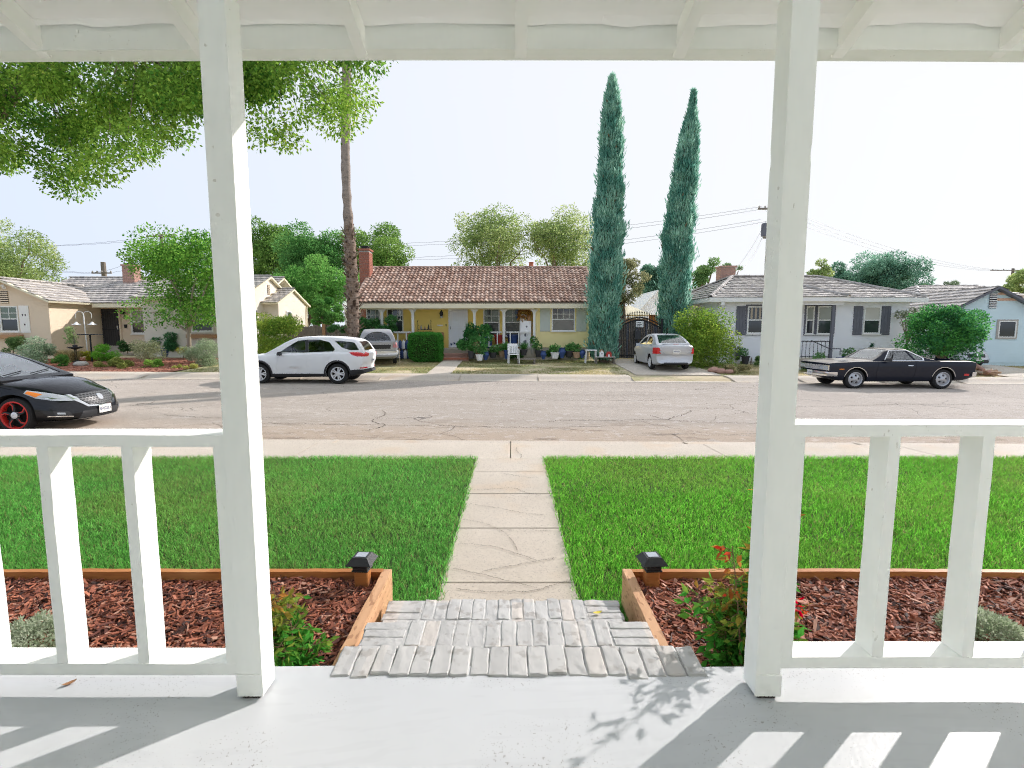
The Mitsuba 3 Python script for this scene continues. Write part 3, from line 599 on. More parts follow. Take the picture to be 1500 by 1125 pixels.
    def wheels(s, style, r, rimr, wid=.21, lug=5):
        S = s.S; out = S.get('track', s.w-.035)
        for q in (S['wf'], S['wr_']):
            cyl = mani(tr(trimesh.creation.cylinder(r+.055, 2.4, sections=40), rot(90, (1, 0, 0)), mv(float(s.x(q)), 0, r+.01)))
            inner = mani(box(float(s.x(q))-.6, float(s.x(q))+.6, -(out-.32), out-.32, 0, 1.2)); s.cuts.append(cyl-inner)
            liner = ((cyl - mani(tr(trimesh.creation.cylinder(r+.047, 2.5, sections=40), rot(90, (1, 0, 0)), mv(float(s.x(q)), 0, r+.01)))) ^ s.lower(.03)) - mani(box(-9, 9, -9, 9, -1, r*.55))
            s.add('wheel_arch_liner', liner, 'well', False)
            s.add('wheel_arch_liner', (cyl ^ mani(box(-9, 9, -(out-.30), out-.30, 0, 2))) ^ s.lower(.05), 'well', False)
            for g in (-1, 1):
                W = s.M @ mv(float(s.x(q)), g*out, r) @ (rot(180) if g > 0 else np.eye(4)) @ rot(90, (1, 0, 0))   # z of the lathe points outwards
                t = wid; prof = [(rimr, -t*.95), (r*.93, -t*.97), (r*.985, -t*.86), (r, -t*.7), (r, -t*.28), (r*.985, -t*.12), (r*.94, -.012), (rimr+.045, 0.002), (rimr+.008, -.004), (rimr, -.012)]
                k = uniq(s.k+'__wheel'); put(k, lathe(prof, 44, cap=False), 'tyre', 30, M=W)
                rk = uniq(k+'__rim'); rim = [lathe([(rimr+.004, -.022), (rimr+.010, -.006), (rimr-.008, .002), (rimr-.022, -.012), (rimr-.030, -.05), (rimr-.02, -.16)], 44, cap=False)]
                dark = lathe([(rimr-.006, -.16), (rimr-.006, -.012), (rimr-.012, -.10), (.02, -.105)], 40, cap=False)
                put(uniq(k+'__brake'), dark, 'well', 30, M=W)
                mt = 'alloy'
                if style == 'ten':
                    for i in range(5):
                        for d in (-7.5, 7.5): rim.append(tr(trimesh.convex.convex_hull(np.array([[.05, a*.02, z] for a in (-1, 1) for z in (-.035, -.012)]+[[rimr-.02, a*.022, z] for a in (-1, 1) for z in (-.04, -.012)])), rot(i*72+d*1.55)))
                    rim.append(lathe([(.075, -.05), (.075, -.018), (.06, -.008), (.03, -.006)], 20))
                elif style == 'red':
                    mt = 'red_rim'
                    c = rimr-.018; sp = []
                    for i in range(5):
                        sp.append(tr(prism([(.05, -.026), (.05, .026), (c*.72, .022), (c, .085), (c, .03), (c*.80, -.018)], -.045, -.014, 'z'), rot(i*72+20)))
                        rim.append(tr(prism([(c*.42, .010), (c*.42, .021), (c*.72, .019), (c, .080), (c, .058), (c*.76, .001)], -.0135, -.010, 'z'), rot(i*72+20)))
                    put(uniq(k+'__spoke'), cat(sp), 'trim', 30, M=W); labels[k+'__spoke'] = {'kind': 'stuff'}
                    put(uniq(k+'__hub'), lathe([(.062, -.06), (.062, -.01), (.045, -.004), (.02, -.003)], 20), 'alloy', 30, M=W)
                elif style == 'slot':
                    d = Manifold(); d = mani(lathe([(rimr-.02, -.06), (rimr-.02, -.05), (rimr-.06, -.035), (.09, -.018), (.05, .01), (.02, .012), (.02, -.06)][:-1]+[(.02, .012)], 44)) if False else mani(lathe([(rimr-.015, -.075), (rimr-.015, -.055), (rimr-.055, -.038), (.085, -.02), (.06, .0), (.03, .006)], 44))
                    for i in range(5): d -= mani(tr(trimesh.creation.cylinder(.037, .3, sections=18), mv(.125, 0, 0), rot(i*72+8)))
                    rim.append(tm(d)); mt = 'slot_alloy'
                else:
                    for i in range(7): rim.append(tr(trimesh.convex.convex_hull(np.array([[.04, a*.025, z] for a in (-1, 1) for z in (-.03, -.008)]+[[rimr-.02, a*.038, z] for a in (-1, 1) for z in (-.04, -.014)])), rot(i*360/7)))
                    rim.append(lathe([(.07, -.05), (.07, -.012), (.04, -.004)], 20))
                put(rk, cat(rim), mt, 30, M=W)
    def windows(s, polys, ws=None, rw=None):
        for poly in polys: s.panes.append(('side_window', s.side(poly, .3, 1.2)))
        if ws: s.panes.append(('windscreen', s.top(ws, .6, 2.2)))
        if rw: s.panes.append(('rear_window', s.top(rw, .6, 2.2)))
        g = s.upper(.008) - s.upper(.013)
        for n, p in s.panes:
            q = g ^ p; s.cab -= p
            for w in q.decompose():
                if w.volume() > 1e-6: s.add(n, w, s.glassmat, 35)
        # seals round the openings
    def finish(s):
        for c in s.cuts: s.body -= c
        s.add('body', s.body, s.paint, 32); s.add('roof', s.cab - s.lower(.012), s.paint, 32)
    def seats(s, rows, z0=.55, dash=None):
        q = s.S['zr'][0][0]; e = s.S['zr'][-1][0]
        lo = s.upper(.05) ^ mani(box(float(s.x(e-.15)), float(s.x(q+.15)), -2, 2, 0, float(s.S['belt'][1][1])+.004)); s.add('cabin_floor', lo, 'well', False)
        for r in rows:
            for y in (-.36, .36):
                X = float(s.x(r)); h = max(a[1] for a in s.S['zr'])
                s.add('seat', cat([tr(box(-.06, .06, -.23, .23, s.S['belt'][1][1]-.02, h-.36, .04), rot(-14, (0, 1, 0), (0, 0, .9)), mv(X, y, 0)), tr(box(-.045, .045, -.13, .13, h-.33, h-.17, .04), rot(-14, (0, 1, 0), (0, 0, .9)), mv(X, y, 0))]), s.interior, 40)
        if dash:
            X = float(s.x(dash)); zl = s.S['belt'][1][1]; s.add('steering_wheel', tr(lathe([(.165, -.014), (.185, -.014), (.19, 0), (.185, .014), (.165, .014), (.16, 0)], 24), rot(-65, (0, 1, 0)), mv(X-.30, .36, zl+.05)), 'seat', 40)
    def plate(s, front, z, text, lean=0, w=.305, dx=.012):
        # stands just proud of the bodywork it is screwed to
        d = (1 if front else -1); b = tm(s.body); near = b.vertices[(abs(b.vertices[:, 1]) < .16) & (abs(b.vertices[:, 2]-z) < .09)]
        X = (near[:, 0].max() if front else near[:, 0].min()) + d*dx
        W = mv(X, 0, z) @ rot(90 if front else -90) @ rot(90+lean, (1, 0, 0))
        k = part(s.k, 'number_plate', box(-w/2, w/2, -.076, .076, -.003, .003, .001), 'plate', M=s.M @ W)
        t = meshkit.text_mesh(text, .062, .002, True); c = t.bounds.mean(0); t.apply_translation([-c[0], -c[1], .0032]); t.apply_scale([min(1, .27/np.ptp(t.vertices[:, 0])), 1, 1])
        part(k, 'lettering', t, 'plate_ink', M=s.M @ W)
    def mirror(s, q, z, y, m=None):
        for g in (-1, 1):
            X = float(s.x(q)); mm = Manifold.hull_points(np.array([[X+a, g*(y+b), z+c] for a, b, c in ((-.03, 0, -.05), (.10, .02, -.03), (-.04, .20, -.07), (.09, .16, -.05), (-.04, .20, .07), (.06, .17, .06), (-.03, .02, .06), (.06, .03, .05))]))
            s.add('wing_mirror', mm, m or s.paint, 40)
    def handle(s, q, z, m=None, l=.19):
        for g in (-1, 1):
            f = s.lower(-.022) - s.lower(-.006); r = f ^ s.side([(q, z-.014), (q+l, z-.012), (q+l, z+.014), (q, z+.012)], .4, 1.3, (g,))
            if r.num_tri(): s.add('door_handle', r, m or s.paint, 40)

# white crossover
E = dict(L=4.65, w=.92, wf=.94, wr_=3.665, cat='car', zb=[(0, .27), (.5, .22), (3.9, .24), (4.65, .40)], zt=[(0, .74), (.10, .86), (.4, .97), (1.2, 1.06), (1.7, 1.07), (4.2, 1.13), (4.5, 1.12), (4.65, 1.06)],
     zs=[(0, .66), (.5, .82), (1.5, .94), (3.4, 1.0), (4.65, .98)], wt=[(0, .94), (.5, .985), (1, 1), (3.8, 1), (4.3, .98), (4.65, .92)], tw=[(0, .86), (1.2, .90), (1.6, .94), (4.2, .95), (4.65, .88)],
     fc=.34, rc=.16, fn=[(.2, .06), (.45, 0), (.7, .0), (.95, .10)], rn=[(.3, -.10), (.5, .03), (.62, .04), (.8, -.02), (1.1, -.05)],
     belt=[(1.0, 1.02), (1.7, 1.03), (4.56, 1.10)], zr=[(1.12, 1.05), (1.5, 1.27), (1.85, 1.48), (2.2, 1.615), (2.7, 1.655), (3.3, 1.65), (3.9, 1.60), (4.25, 1.53), (4.40, 1.42), (4.52, 1.22), (4.575, 1.10)],
     wb=[(1.0, .80), (1.6, .86), (3.8, .86), (4.57, .76)], wr=[(1.1, .62), (3, .64), (4.57, .58)])
c = Car('parked_car', 'white compact crossover with tinted side windows parked across the street', E, 'paint_white', mv(-7.41, 18.87, float(G(-7.4, 18.8))) @ rot(180), interior='seat_tan', glass='dark_glass')
c.wheels('ten', .355, .235)
c.windows([[(1.66, 1.10), (1.98, 1.33), (2.26, 1.50), (2.50, 1.535), (2.56, 1.09)], [(2.65, 1.10), (2.63, 1.54), (3.02, 1.535), (3.36, 1.45), (3.58, 1.20), (3.52, 1.13)], [(3.52, 1.50), (3.70, 1.50), (4.14, 1.45), (4.24, 1.42), (4.40, 1.18), (4.08, 1.175), (3.82, 1.26)]],
          ws=[(1.26, .60), (1.26, -.60), (2.12, -.50), (2.12, .50)], rw=[(4.33, .48), (4.33, -.48), (4.55, -.56), (4.55, .56)])
for p in ([(1.62, .98), (1.56, .50), (1.60, .40)], [(2.60, 1.08), (2.62, .42)], [(3.52, 1.08), (3.44, .93), (3.22, .68), (3.16, .42)], [(3.72, .93), (3.72, .78), (3.92, .78), (3.92, .93), (3.72, .93)]): c.seam(p)
low = c.side([(-.3, -.1), (5, -.1), (5, .52), (4.25, .50), (3.2, .36), (1.3, .36), (.3, .40), (-.3, .42)], 0, 1.4)
c.patch('sill_cladding', low, 'trim', .005)
arch = Manifold()
for q in (c.S['wf'], c.S['wr_']):
    a = mani(tr(trimesh.creation.cylinder(.47, 2.6, sections=48), rot(90, (1, 0, 0)), mv(float(c.x(q)), 0, .365))); arch += a
c.patch('wheel_arch_trim', arch, 'trim', .009)
c.patch('door_pillar', c.side([(2.555, 1.10), (2.50, 1.53), (2.63, 1.535), (2.65, 1.10)], .3, 1.3), 'trim', .004, upper=True)
c.patch('tail_lamp', c.side([(4.08, 1.10), (4.20, 1.13), (4.9, 1.08), (4.9, .95), (4.35, .96), (4.22, 1.0)], .50, 1.3), 'red_lamp', .006)
c.patch('bumper_reflector', c.side([(4.42, .58), (4.9, .56), (4.9, .52), (4.45, .54)], .45, 1.3), 'red_lamp', .008)
c.patch('headlamp', c.side([(-.3, .74), (.35, .84), (.62, .86), (.5, .78), (-.3, .66)], .40, 1.3), 'clear_lamp', .005)
c.patch('grille', c.end([(-.5, .42), (.5, .42), (.5, .70), (-.5, .70)], both=False), 'trim', .006)
c.plate(False, .80, '8NRV462'); c.mirror(1.72, 1.06, .86, 'trim'); c.handle(2.30, .90); c.handle(3.20, .94); c.seats([2.55, 3.4], dash=1.7)
t = meshkit.text_mesh('EQUINOX', .055, .004, True)
part(c.k, 'lettering', t, 'chrome', M=c.M @ mv(float(c.x(2.03)), .926, .56) @ rot(180) @ rot(90, (1, 0, 0)))
c.finish()

# black sedan, cut by the frame
A = dict(L=4.87, w=.915, wf=.97, wr_=3.745, zb=[(0, .20), (.5, .17), (4.3, .18), (4.87, .34)], zt=[(0, .58), (.06, .67), (.2, .735), (.6, .85), (1.0, .92), (1.5, .965), (3.6, .99), (4.3, 1.04), (4.75, 1.02), (4.87, .94)],
     zs=[(0, .50), (.3, .60), (.8, .74), (1.4, .83), (3.8, .90), (4.87, .86)], wt=[(0, .86), (.25, .94), (.6, .985), (1, 1), (3.9, 1), (4.4, .97), (4.87, .86)], tw=[(0, .82), (.4, .84), (1.0, .86), (1.6, .93), (4.2, .92), (4.87, .8)],
     fc=.46, fp=2.2, fl=1.1, rc=.22, fn=[(.15, .03), (.3, -.02), (.5, .03), (.66, .10), (.8, .12)], rn=[(.3, -.06), (.55, .04), (.75, 0), (1.0, -.03)], crown=.03, mid=.012,
     belt=[(1.1, .93), (1.8, .95), (4.4, 1.02)], zr=[(1.22, .955), (1.6, 1.13), (2.0, 1.31), (2.35, 1.43), (2.7, 1.468), (3.1, 1.46), (3.5, 1.385), (4.0, 1.20), (4.42, 1.03)],
     wb=[(1.1, .78), (1.7, .84), (3.8, .84), (4.4, .70)], wr=[(1.2, .60), (3, .61), (4.4, .56)])
c = Car('parked_car', 'shiny black sedan with red wheels cut off by the left edge of the view', A, 'paint_black', mv(-10.63, 10.30, .065), glass='car_glass')
c.wheels('red', .325, .255)
c.windows([[(1.62, 1.0), (2.0, 1.19), (2.4, 1.33), (2.72, 1.36), (2.76, 1.0)], [(2.84, 1.0), (2.82, 1.36), (3.3, 1.32), (3.75, 1.18), (3.9, 1.06)]], ws=[(1.33, .62), (1.33, -.62), (2.32, -.52), (2.32, .52)], rw=[(3.45, .5), (3.45, -.5), (4.3, -.55), (4.3, .55)])
for p in ([(1.50, .88), (1.46, .5), (1.55, .22)], [(2.80, .96), (2.80, .24)], [(.98, .80), (1.40, .90)]): c.seam(p)
c.patch('headlamp', c.side([(-.3, .57), (.15, .61), (.45, .70), (.78, .78), (.79, .725), (.62, .635), (.35, .575), (.05, .535), (-.3, .51)], .40, 1.3), 'clear_lamp', .004)
c.patch('turn_signal', c.side([(.56, .70), (.76, .765), (.77, .725), (.62, .65)], .40, 1.3), 'amber', .007)
c.patch('lamp_unit', c.side([(.30, .605), (.42, .645), (.55, .655), (.45, .615)], .5, 1.3), 'chrome', .007)
U = [(0, .388), (.32, .415), (.49, .56), (.53, .665), (.46, .67), (.425, .575), (.29, .445), (0, .418)]
c.patch('grille_surround', c.end(U, True, .45), 'chrome', .012)
G_ = [(0, .425), (.27, .45), (.40, .575), (.42, .655), (0, .69)]
c.patch('grille', c.end(G_, True, .45), 'trim', .004)
hexs = Manifold()
for i in range(-8, 9):
    for j in range(7):
        yy = i*.062+.031*(j % 2); zz = .425+j*.042
        if True: hexs += mani(prism([(yy+.021*math.cos(a*math.pi/3)*1.2, zz+.016*math.sin(a*math.pi/3)) for a in range(6)], 0, 3, 'x'))
c.patch('grille_mesh', (c.end(G_, True, .45) - hexs) ^ mani(box(1.5, 3, -.40, .40, .41, .672)), 'grille_grey', .009)
c.patch('badge', mani(tr(trimesh.creation.cylinder(.062, 3, sections=28), rot(90, (0, 1, 0)), mv(1.5, 0, .575))), 'chrome', .018)
c.patch('lower_grille', c.end([(-.48, .20), (.48, .20), (.42, .34), (-.42, .34)], True, .5, False), 'trim', .005)
c.patch('bumper_lip', c.end([(-.80, .165), (.80, .165), (.80, .195), (-.80, .195)], True, .6, False), 'chrome', .012)
c.patch('fog_lamp_recess', c.end([(.56, .25), (.80, .29), (.84, .40), (.60, .36)], True, .8), 'trim', .004)
c.patch('fog_lamp_trim', c.end([(.56, .245), (.80, .285), (.80, .305), (.56, .268)], True, .8), 'chrome', .012)
c.patch('fog_lamp', c.end([(.66, .31), (.75, .325), (.75, .36), (.66, .345)], True, .8), 'clear_lamp', .008)
c.plate(True, .335, '8FXG216', 0, dx=.014); c.mirror(1.85, 1.0, .86); c.handle(2.5, .82); c.seats([2.7, 3.6], dash=1.9)
c.add('wiper', cat([tube([(float(c.x(1.36)), y0, 1.035), (float(c.x(1.48)), y1, 1.085)], .008, 5) for y0, y1 in ((-.6, -.1), (-.05, .5))]), 'trim')
c.finish()

# silver sedan, rear view
V = dict(L=4.46, w=.85, wf=.83, wr_=3.43, zb=[(0, .22), (.5, .18), (3.8, .2), (4.46, .30)], zt=[(0, .68), (.1, .78), (.7, .95), (1.2, 1.0), (3.7, 1.06), (4.15, 1.10), (4.38, 1.09), (4.46, 1.03)],
     zs=[(0, .6), (.5, .76), (1.2, .87), (3.4, .95), (4.46, .93)], wt=[(0, .88), (.4, .97), (.9, 1), (3.6, 1), (4.1, .975), (4.46, .90)], tw=[(0, .84), (1.2, .9), (3.8, .88), (4.46, .82)],
     fc=.35, rc=.20, fn=[(.2, .04), (.5, 0), (.9, .1)], rn=[(.25, -.06), (.42, .05), (.62, .06), (.70, .0), (1.0, -.05), (1.1, -.02)], belt=[(1.0, .96), (1.5, .97), (4.1, 1.06)],
     zr=[(1.0, .98), (1.4, 1.2), (1.8, 1.40), (2.1, 1.49), (2.6, 1.515), (3.1, 1.48), (3.5, 1.36), (3.9, 1.15), (4.05, 1.06)], wb=[(1.0, .74), (1.6, .79), (3.4, .79), (4.05, .70)], wr=[(1.0, .56), (2.4, .58), (4.05, .55)])
c = Car('parked_car', 'silver sedan seen from behind, parked nose in before the iron gate', V, 'paint_silver', mv(6.75, 23.6, float(G(6.7, 23.6))-.01) @ rot(90.5), glass='car_glass')
c.wheels('seven', .31, .20, .19)
c.windows([[(1.5, 1.03), (1.8, 1.25), (2.1, 1.38), (2.45, 1.41), (2.5, 1.03)], [(2.6, 1.03), (2.58, 1.41), (3.0, 1.38), (3.42, 1.22), (3.50, 1.09)]], ws=[(1.1, .56), (1.1, -.56), (1.95, -.48), (1.95, .48)], rw=[(3.16, .47), (3.16, -.47), (3.92, -.58), (3.92, .58)])
for p in ([(1.40, .92), (1.36, .5), (1.45, .24)], [(2.54, 1.0), (2.55, .26)], [(3.46, 1.0), (3.38, .8), (3.05, .55), (3.0, .26)]): c.seam(p)
c.body -= c.end([(.62, .60), (.64, .60), (.52, .98), (.50, .98)], False, .3) - c.lower(.012)
c.body -= c.end([(-.52, .615), (.52, .615), (.52, .627), (-.52, .627)], False, .3, False) - c.lower(.012)
c.patch('tail_lamp', c.end([(.56, .72), (.90, .68), (.90, .94), (.70, .965)], False, .55), 'red_lamp', .006)
c.patch('reversing_lamp', c.end([(.44, .70), (.60, .71), (.68, .80), (.62, .86)], False, .4), 'clear_lamp', .008)
c.patch('bumper_insert', c.end([(-.62, .20), (.62, .20), (.48, .345), (-.48, .345)], False, .5, False), 'trim', .006)
c.add('spoiler', tr(mani(box(float(c.x(4.40)), float(c.x(4.12)), -.56, .56, 1.10, 1.118, .007)).warp_batch(lambda v: v+np.stack([.12*(v[:, 1]/.56)**2, 0*v[:, 0], .012-.035*(v[:, 1]/.56)**2+.05*np.clip((float(c.x(4.25))-v[:, 0]), 0, 1)], 1)) if False else box(float(c.x(4.36)), float(c.x(4.18)), -.52, .52, 1.095, 1.118, .008)), 'paint_silver', 40)
c.add('spoiler_lamp', box(float(c.x(4.385)), float(c.x(4.362)), -.10, .10, 1.098, 1.112, .003), 'red_lamp')
c.plate(False, .80, '7KWM305', 6); c.mirror(1.62, 1.0, .78); c.handle(2.25, .86); c.handle(3.1, .9); c.seats([2.4, 3.2], dash=1.5)
c.add('roof_aerial', tube([(float(c.x(3.0)), 0, 1.48), (float(c.x(3.08)), 0, 1.54), (float(c.x(3.2)), 0, 1.60)], [.022, .012, .004], 6), 'trim')
c.finish()

# dark blue coupe pickup, sun glare and dust painted pale on its level faces
def dust_glare(p, n, uv):
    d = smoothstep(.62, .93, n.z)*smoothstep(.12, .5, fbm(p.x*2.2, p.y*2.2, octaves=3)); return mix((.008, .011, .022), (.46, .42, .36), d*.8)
scene['mat_paint_navy']['base_color'] = mikit.proc(dust_glare)
P_ = dict(L=5.10, w=.915, wf=1.0, wr_=3.975, cat='pickup', zb=[(0, .42), (.5, .27), (1.4, .23), (4.6, .26), (5.1, .40)], zt=[(0, .875), (.05, .91), (.3, .925), (1.5, .975), (2, .965), (3.4, .965), (4.9, .965), (5.1, .93)],
     zs=[(0, .84), (.3, .875), (1.5, .90), (3.4, .905), (5.1, .88)], wt=[(0, .965), (.3, .985), (1, 1), (4.3, 1), (4.8, .985), (5.1, .95)], tw=[(0, .93), (1, .93), (4, .94), (5.1, .92)], zm=.60, sw=.99,
     fc=.10, rc=.05, fl=.5, rl=.4, fn=[(.3, .05), (.5, -.02), (.62, .0), (.9, .0)], rn=[(.3, -.1), (.5, 0), (.9, -.03)], belt=[(1.5, .93), (2.0, .94), (3.9, .955)],
     zr=[(1.56, .955), (1.85, 1.14), (2.10, 1.30), (2.26, 1.345), (2.5, 1.365), (2.75, 1.355), (2.90, 1.315), (3.2, 1.15), (3.55, 1.02), (3.85, .962)], wb=[(1.5, .80), (1.9, .86), (3.85, .86)], wr=[(1.5, .62), (2.4, .64), (3.85, .70)])
gz = float(G(13.1, 18.4))
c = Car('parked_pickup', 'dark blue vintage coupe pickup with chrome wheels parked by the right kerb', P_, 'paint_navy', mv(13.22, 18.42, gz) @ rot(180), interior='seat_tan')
c.wheels('slot', .335, .235, .23)
c.windows([[(1.98, .985), (2.22, 1.27), (2.32, 1.295), (2.74, 1.29), (2.96, .99)], [(3.02, .99), (2.84, 1.26), (2.90, 1.25), (3.22, 1.06), (3.24, .99)]], ws=[(1.66, .66), (1.66, -.66), (2.20, -.56), (2.20, .56)])
bed = mani(box(float(c.x(4.92)), float(c.x(3.02)), -.60, .60, .50, 1.6)); wall = mani(box(float(c.x(3.06)), float(c.x(3.02)), -.62, .62, .5, 1.6)); c.cuts.append(bed); c.cab -= bed
c.add('cab_back', wall ^ (c.upper(.02)+c.lower(.02)), 'trim', False); c.add('bed_floor', box(float(c.x(4.9)), float(c.x(3.08)), -.585, .585, .50, .52), 'trim')
for p in ([(1.74, .93), (1.68, .6), (1.72, .30)], [(3.02, .94), (2.98, .5), (2.9, .30)]): c.seam(p)
front = lambda y0, y1, z0, z1: c.end([(y0, z0), (y1, z0), (y1, z1), (y0, z1)], True, .4)
c.patch('grille', front(0, .42, .64, .80), 'alloy', .006); c.patch('grille_bar', c.end([(0, .665), (.42, .665), (.42, .675), (0, .675)], True, .4)+c.end([(0, .70), (.42, .70), (.42, .71), (0, .71)], True, .4)+c.end([(0, .735), (.42, .735), (.42, .745), (0, .745)], True, .4)+c.end([(0, .77), (.42, .77), (.42, .78), (0, .78)], True, .4), 'trim', .012)
for a, b in ((.45, .63), (.66, .84)): c.patch('headlamp', front(a, b, .655, .79), 'clear_lamp', .008)
c.patch('headlamp_bezel', front(.43, .87, .635, .81) - front(.45, .63, .655, .79) - front(.66, .84, .655, .79), 'chrome', .016)
c.patch('bumper', c.side([(-.3, .44), (.34, .44), (.34, .585), (-.3, .585)], 0, 1.3), 'chrome', .05, smooth=40)
c.patch('bumper', c.side([(4.93, .44), (5.5, .44), (5.5, .58), (4.93, .58)], 0, 1.3), 'chrome', .04)
c.patch('side_lamp', c.side([(.42, .66), (.58, .66), (.58, .69), (.42, .69)], .5, 1.3), 'amber', .006)
c.patch('tail_lamp', c.side([(4.66, .45), (4.84, .45), (4.84, .52), (4.66, .52)], .5, 1.3), 'red_lamp', .007)
arch = Manifold()
for q in (1.0, 3.975): arch += mani(tr(trimesh.creation.cylinder(.405, 2.6, sections=48), rot(90, (1, 0, 0)), mv(float(c.x(q)), 0, .345)))
c.patch('wheel_arch_trim', arch - c.side([(-1, -1), (6, -1), (6, .42), (-1, .42)], 0, 2), 'chrome', .008)
c.patch('window_trim', (c.side([(1.94, .965), (2.2, 1.30), (2.32, 1.315), (2.86, 1.30), (3.3, 1.05), (3.3, .965)], .3, 1.3)-c.side([(1.98, .985), (2.22, 1.28), (2.32, 1.298), (2.82, 1.285), (3.24, 1.055), (3.26, .985)], .3, 1.3)), 'chrome', .006, upper=True)
c.plate(True, .52, '3S21487', dx=.055); c.mirror(2.02, 1.0, .88, 'trim'); c.handle(2.72, .80, 'chrome', .17); c.seats([2.75], dash=1.95)
c.add('vent_window_bar', tube([(float(c.x(2.22)), .845, .98), (float(c.x(2.31)), .735, 1.28)], .010, 5), 'trim'); c.add('vent_window_bar', tube([(float(c.x(2.22)), -.845, .98), (float(c.x(2.31)), -.735, 1.28)], .010, 5), 'trim')
c.finish()

# grey hatchback seen from behind, half hidden by the white crossover
H_ = dict(L=4.5, w=.88, wf=.9, wr_=3.5, zb=[(0, .25), (4.0, .25), (4.5, .38)], zt=[(0, .7), (.2, .88), (1.2, 1.02), (4.2, 1.06), (4.5, 1.02)], zs=[(0, .6), (1, .86), (4.5, .92)], wt=[(0, .88), (.8, 1), (4, 1), (4.5, .94)], tw=[(0, .84), (1.2, .92), (4.5, .9)],
     fc=.3, rc=.12, fn=[(.2, .04), (.9, .1)], rn=[(.3, -.05), (.55, .07), (.66, .02), (1.1, -.03)], belt=[(1.0, .98), (1.5, 1.0), (4.45, 1.04)], zr=[(1.05, 1.0), (1.5, 1.25), (2.0, 1.52), (2.5, 1.60), (3.5, 1.60), (4.0, 1.56), (4.25, 1.46), (4.40, 1.25), (4.46, 1.05)], wb=[(1, .78), (4.4, .80)], wr=[(1, .60), (4.4, .62)])
c = Car('parked_car', 'grey hatchback with an arched rear window, half hidden behind the white crossover', H_, 'paint_grey', mv(-6.5, 25.2, float(G(-6, 25))-.02) @ rot(104), glass='dark_glass')
c.wheels('seven', .32, .2, .19)
c.windows([[(1.6, 1.06), (2.1, 1.44), (2.6, 1.5), (2.6, 1.06)], [(2.7, 1.06), (2.7, 1.5), (3.4, 1.49), (3.4, 1.06)]], ws=[(1.2, .55), (1.2, -.55), (1.9, -.48), (1.9, .48)])
arcw = [(.58*math.cos(a), 1.08+.40*math.sin(a)) for a in np.linspace(0, math.pi, 15)]
q = c.end(arcw, False, .7, False); c.cab -= q; g = (c.upper(.008)-c.upper(.013)) ^ q; c.add('rear_window', g, 'dark_glass', 35)
c.patch('tail_lamp', c.end([(.66, .78), (.92, .76), (.92, 1.02), (.70, 1.0)], False, .5), 'pinkish', .006)
c.patch('plate_panel', c.end([(-.56, .72), (.56, .72), (.58, .90), (-.58, .90)], False, .4, False), 'trim', .004)
c.patch('bumper', c.end([(-.95, .46), (.95, .46), (.95, .62), (-.95, .62)], False, .55, False), 'alloy', .04)
c.seats([2.4, 3.3]); c.finish()

# pale car on the far drive, facing the street
c = Car('parked_car', 'pale silver car facing the street beside the light blue house', {**A, 'zt': [(a, b+.10) for a, b in A['zt']], 'zr': [(a, b+.1) for a, b in A['zr']], 'belt': [(a, b+.1) for a, b in A['belt']]}, 'paint_silver', mv(21.25, 26.05, float(G(21.5, 25))-.02) @ rot(-90))
c.wheels('seven', .325, .21)
c.windows([[(1.62, 1.1), (2.4, 1.43), (2.72, 1.46), (2.76, 1.1)], [(2.84, 1.1), (2.82, 1.46), (3.3, 1.42), (3.9, 1.16)]], ws=[(1.33, .62), (1.33, -.62), (2.32, -.52), (2.32, .52)])
c.patch('headlamp', c.side([(-.3, .60), (.20, .66), (.80, .82), (.80, .76), (.42, .66), (-.3, .58)], .42, 1.3), 'clear_lamp', .006)
c.patch('grille', c.end([(-.40, .46), (.40, .46), (.42, .62), (-.42, .62)], True, .4, False), 'trim', .006); c.patch('badge', mani(tr(trimesh.creation.cylinder(.06, 3, sections=24), rot(90, (0, 1, 0)), mv(1.5, 0, .57))), 'chrome', .02)
c.patch('lower_grille', c.end([(-.72, .20), (.72, .20), (.62, .36), (-.62, .36)], True, .5, False), 'trim', .006)
c.plate(True, .40, '6LTR918', dx=.02); c.mirror(1.85, 1.08, .86); c.seats([2.7]); c.finish()
# ---------------------------------------------------------------- houses across the street
def stucco(name, c, r=.85):
    c = np.array(c); lo, hi = [float(q) for q in c*.93], [float(q) for q in c*1.05]
    mat(name, mikit.proc(lambda p, n, uv: mix(lo, hi, fbm(p.x*.8+p.y*.6, p.z*1.1, p.y*.5)*.7+noise(p.x*19, p.y*19, p.z*19)*.3)), r)
stucco('stucco_beige', (.72, .60, .455)); stucco('stucco_pale', (.72, .66, .57)); stucco('stucco_white', (.83, .845, .87)); stucco('stucco_yellow', (.88, .68, .20)); stucco('stucco_cream', (.88, .76, .38)); stucco('siding_blue', (.60, .74, .78))
mat('trim_white', (.76, .76, .73), .5); mat('trim_cream', (.74, .69, .52), .55); mat('trim_grey', (.135, .14, .165), .6); mat('shutter_green', (.52, .56, .50), .6); mat('roof_deck', (.20, .16, .13), .9); mat('foundation', (.40, .36, .29), .9)
mat('pane_dark', (.030, .036, .040), .06, specular=.8); mat('pane_blind', (.30, .32, .27), .2, specular=.6); mat('pane_green', (.12, .16, .12), .12, specular=.7); mat('blind', (.55, .53, .46), .7); mat('curtain', (.42, .36, .28), .8)
mat('iron', (.020, .022, .026), .55); mat('screen_door', (.045, .043, .045), .6); mat('chimney_brick', (.33, .125, .085), .85); mat('chimney_pale', (.42, .25, .20), .85); mat('terracotta', (.48, .17, .10), .8); mat('bare_wood', (.42, .24, .13), .8); mat('grey_wood', (.19, .165, .14), .9); mat('peach', (.62, .40, .27), .7)
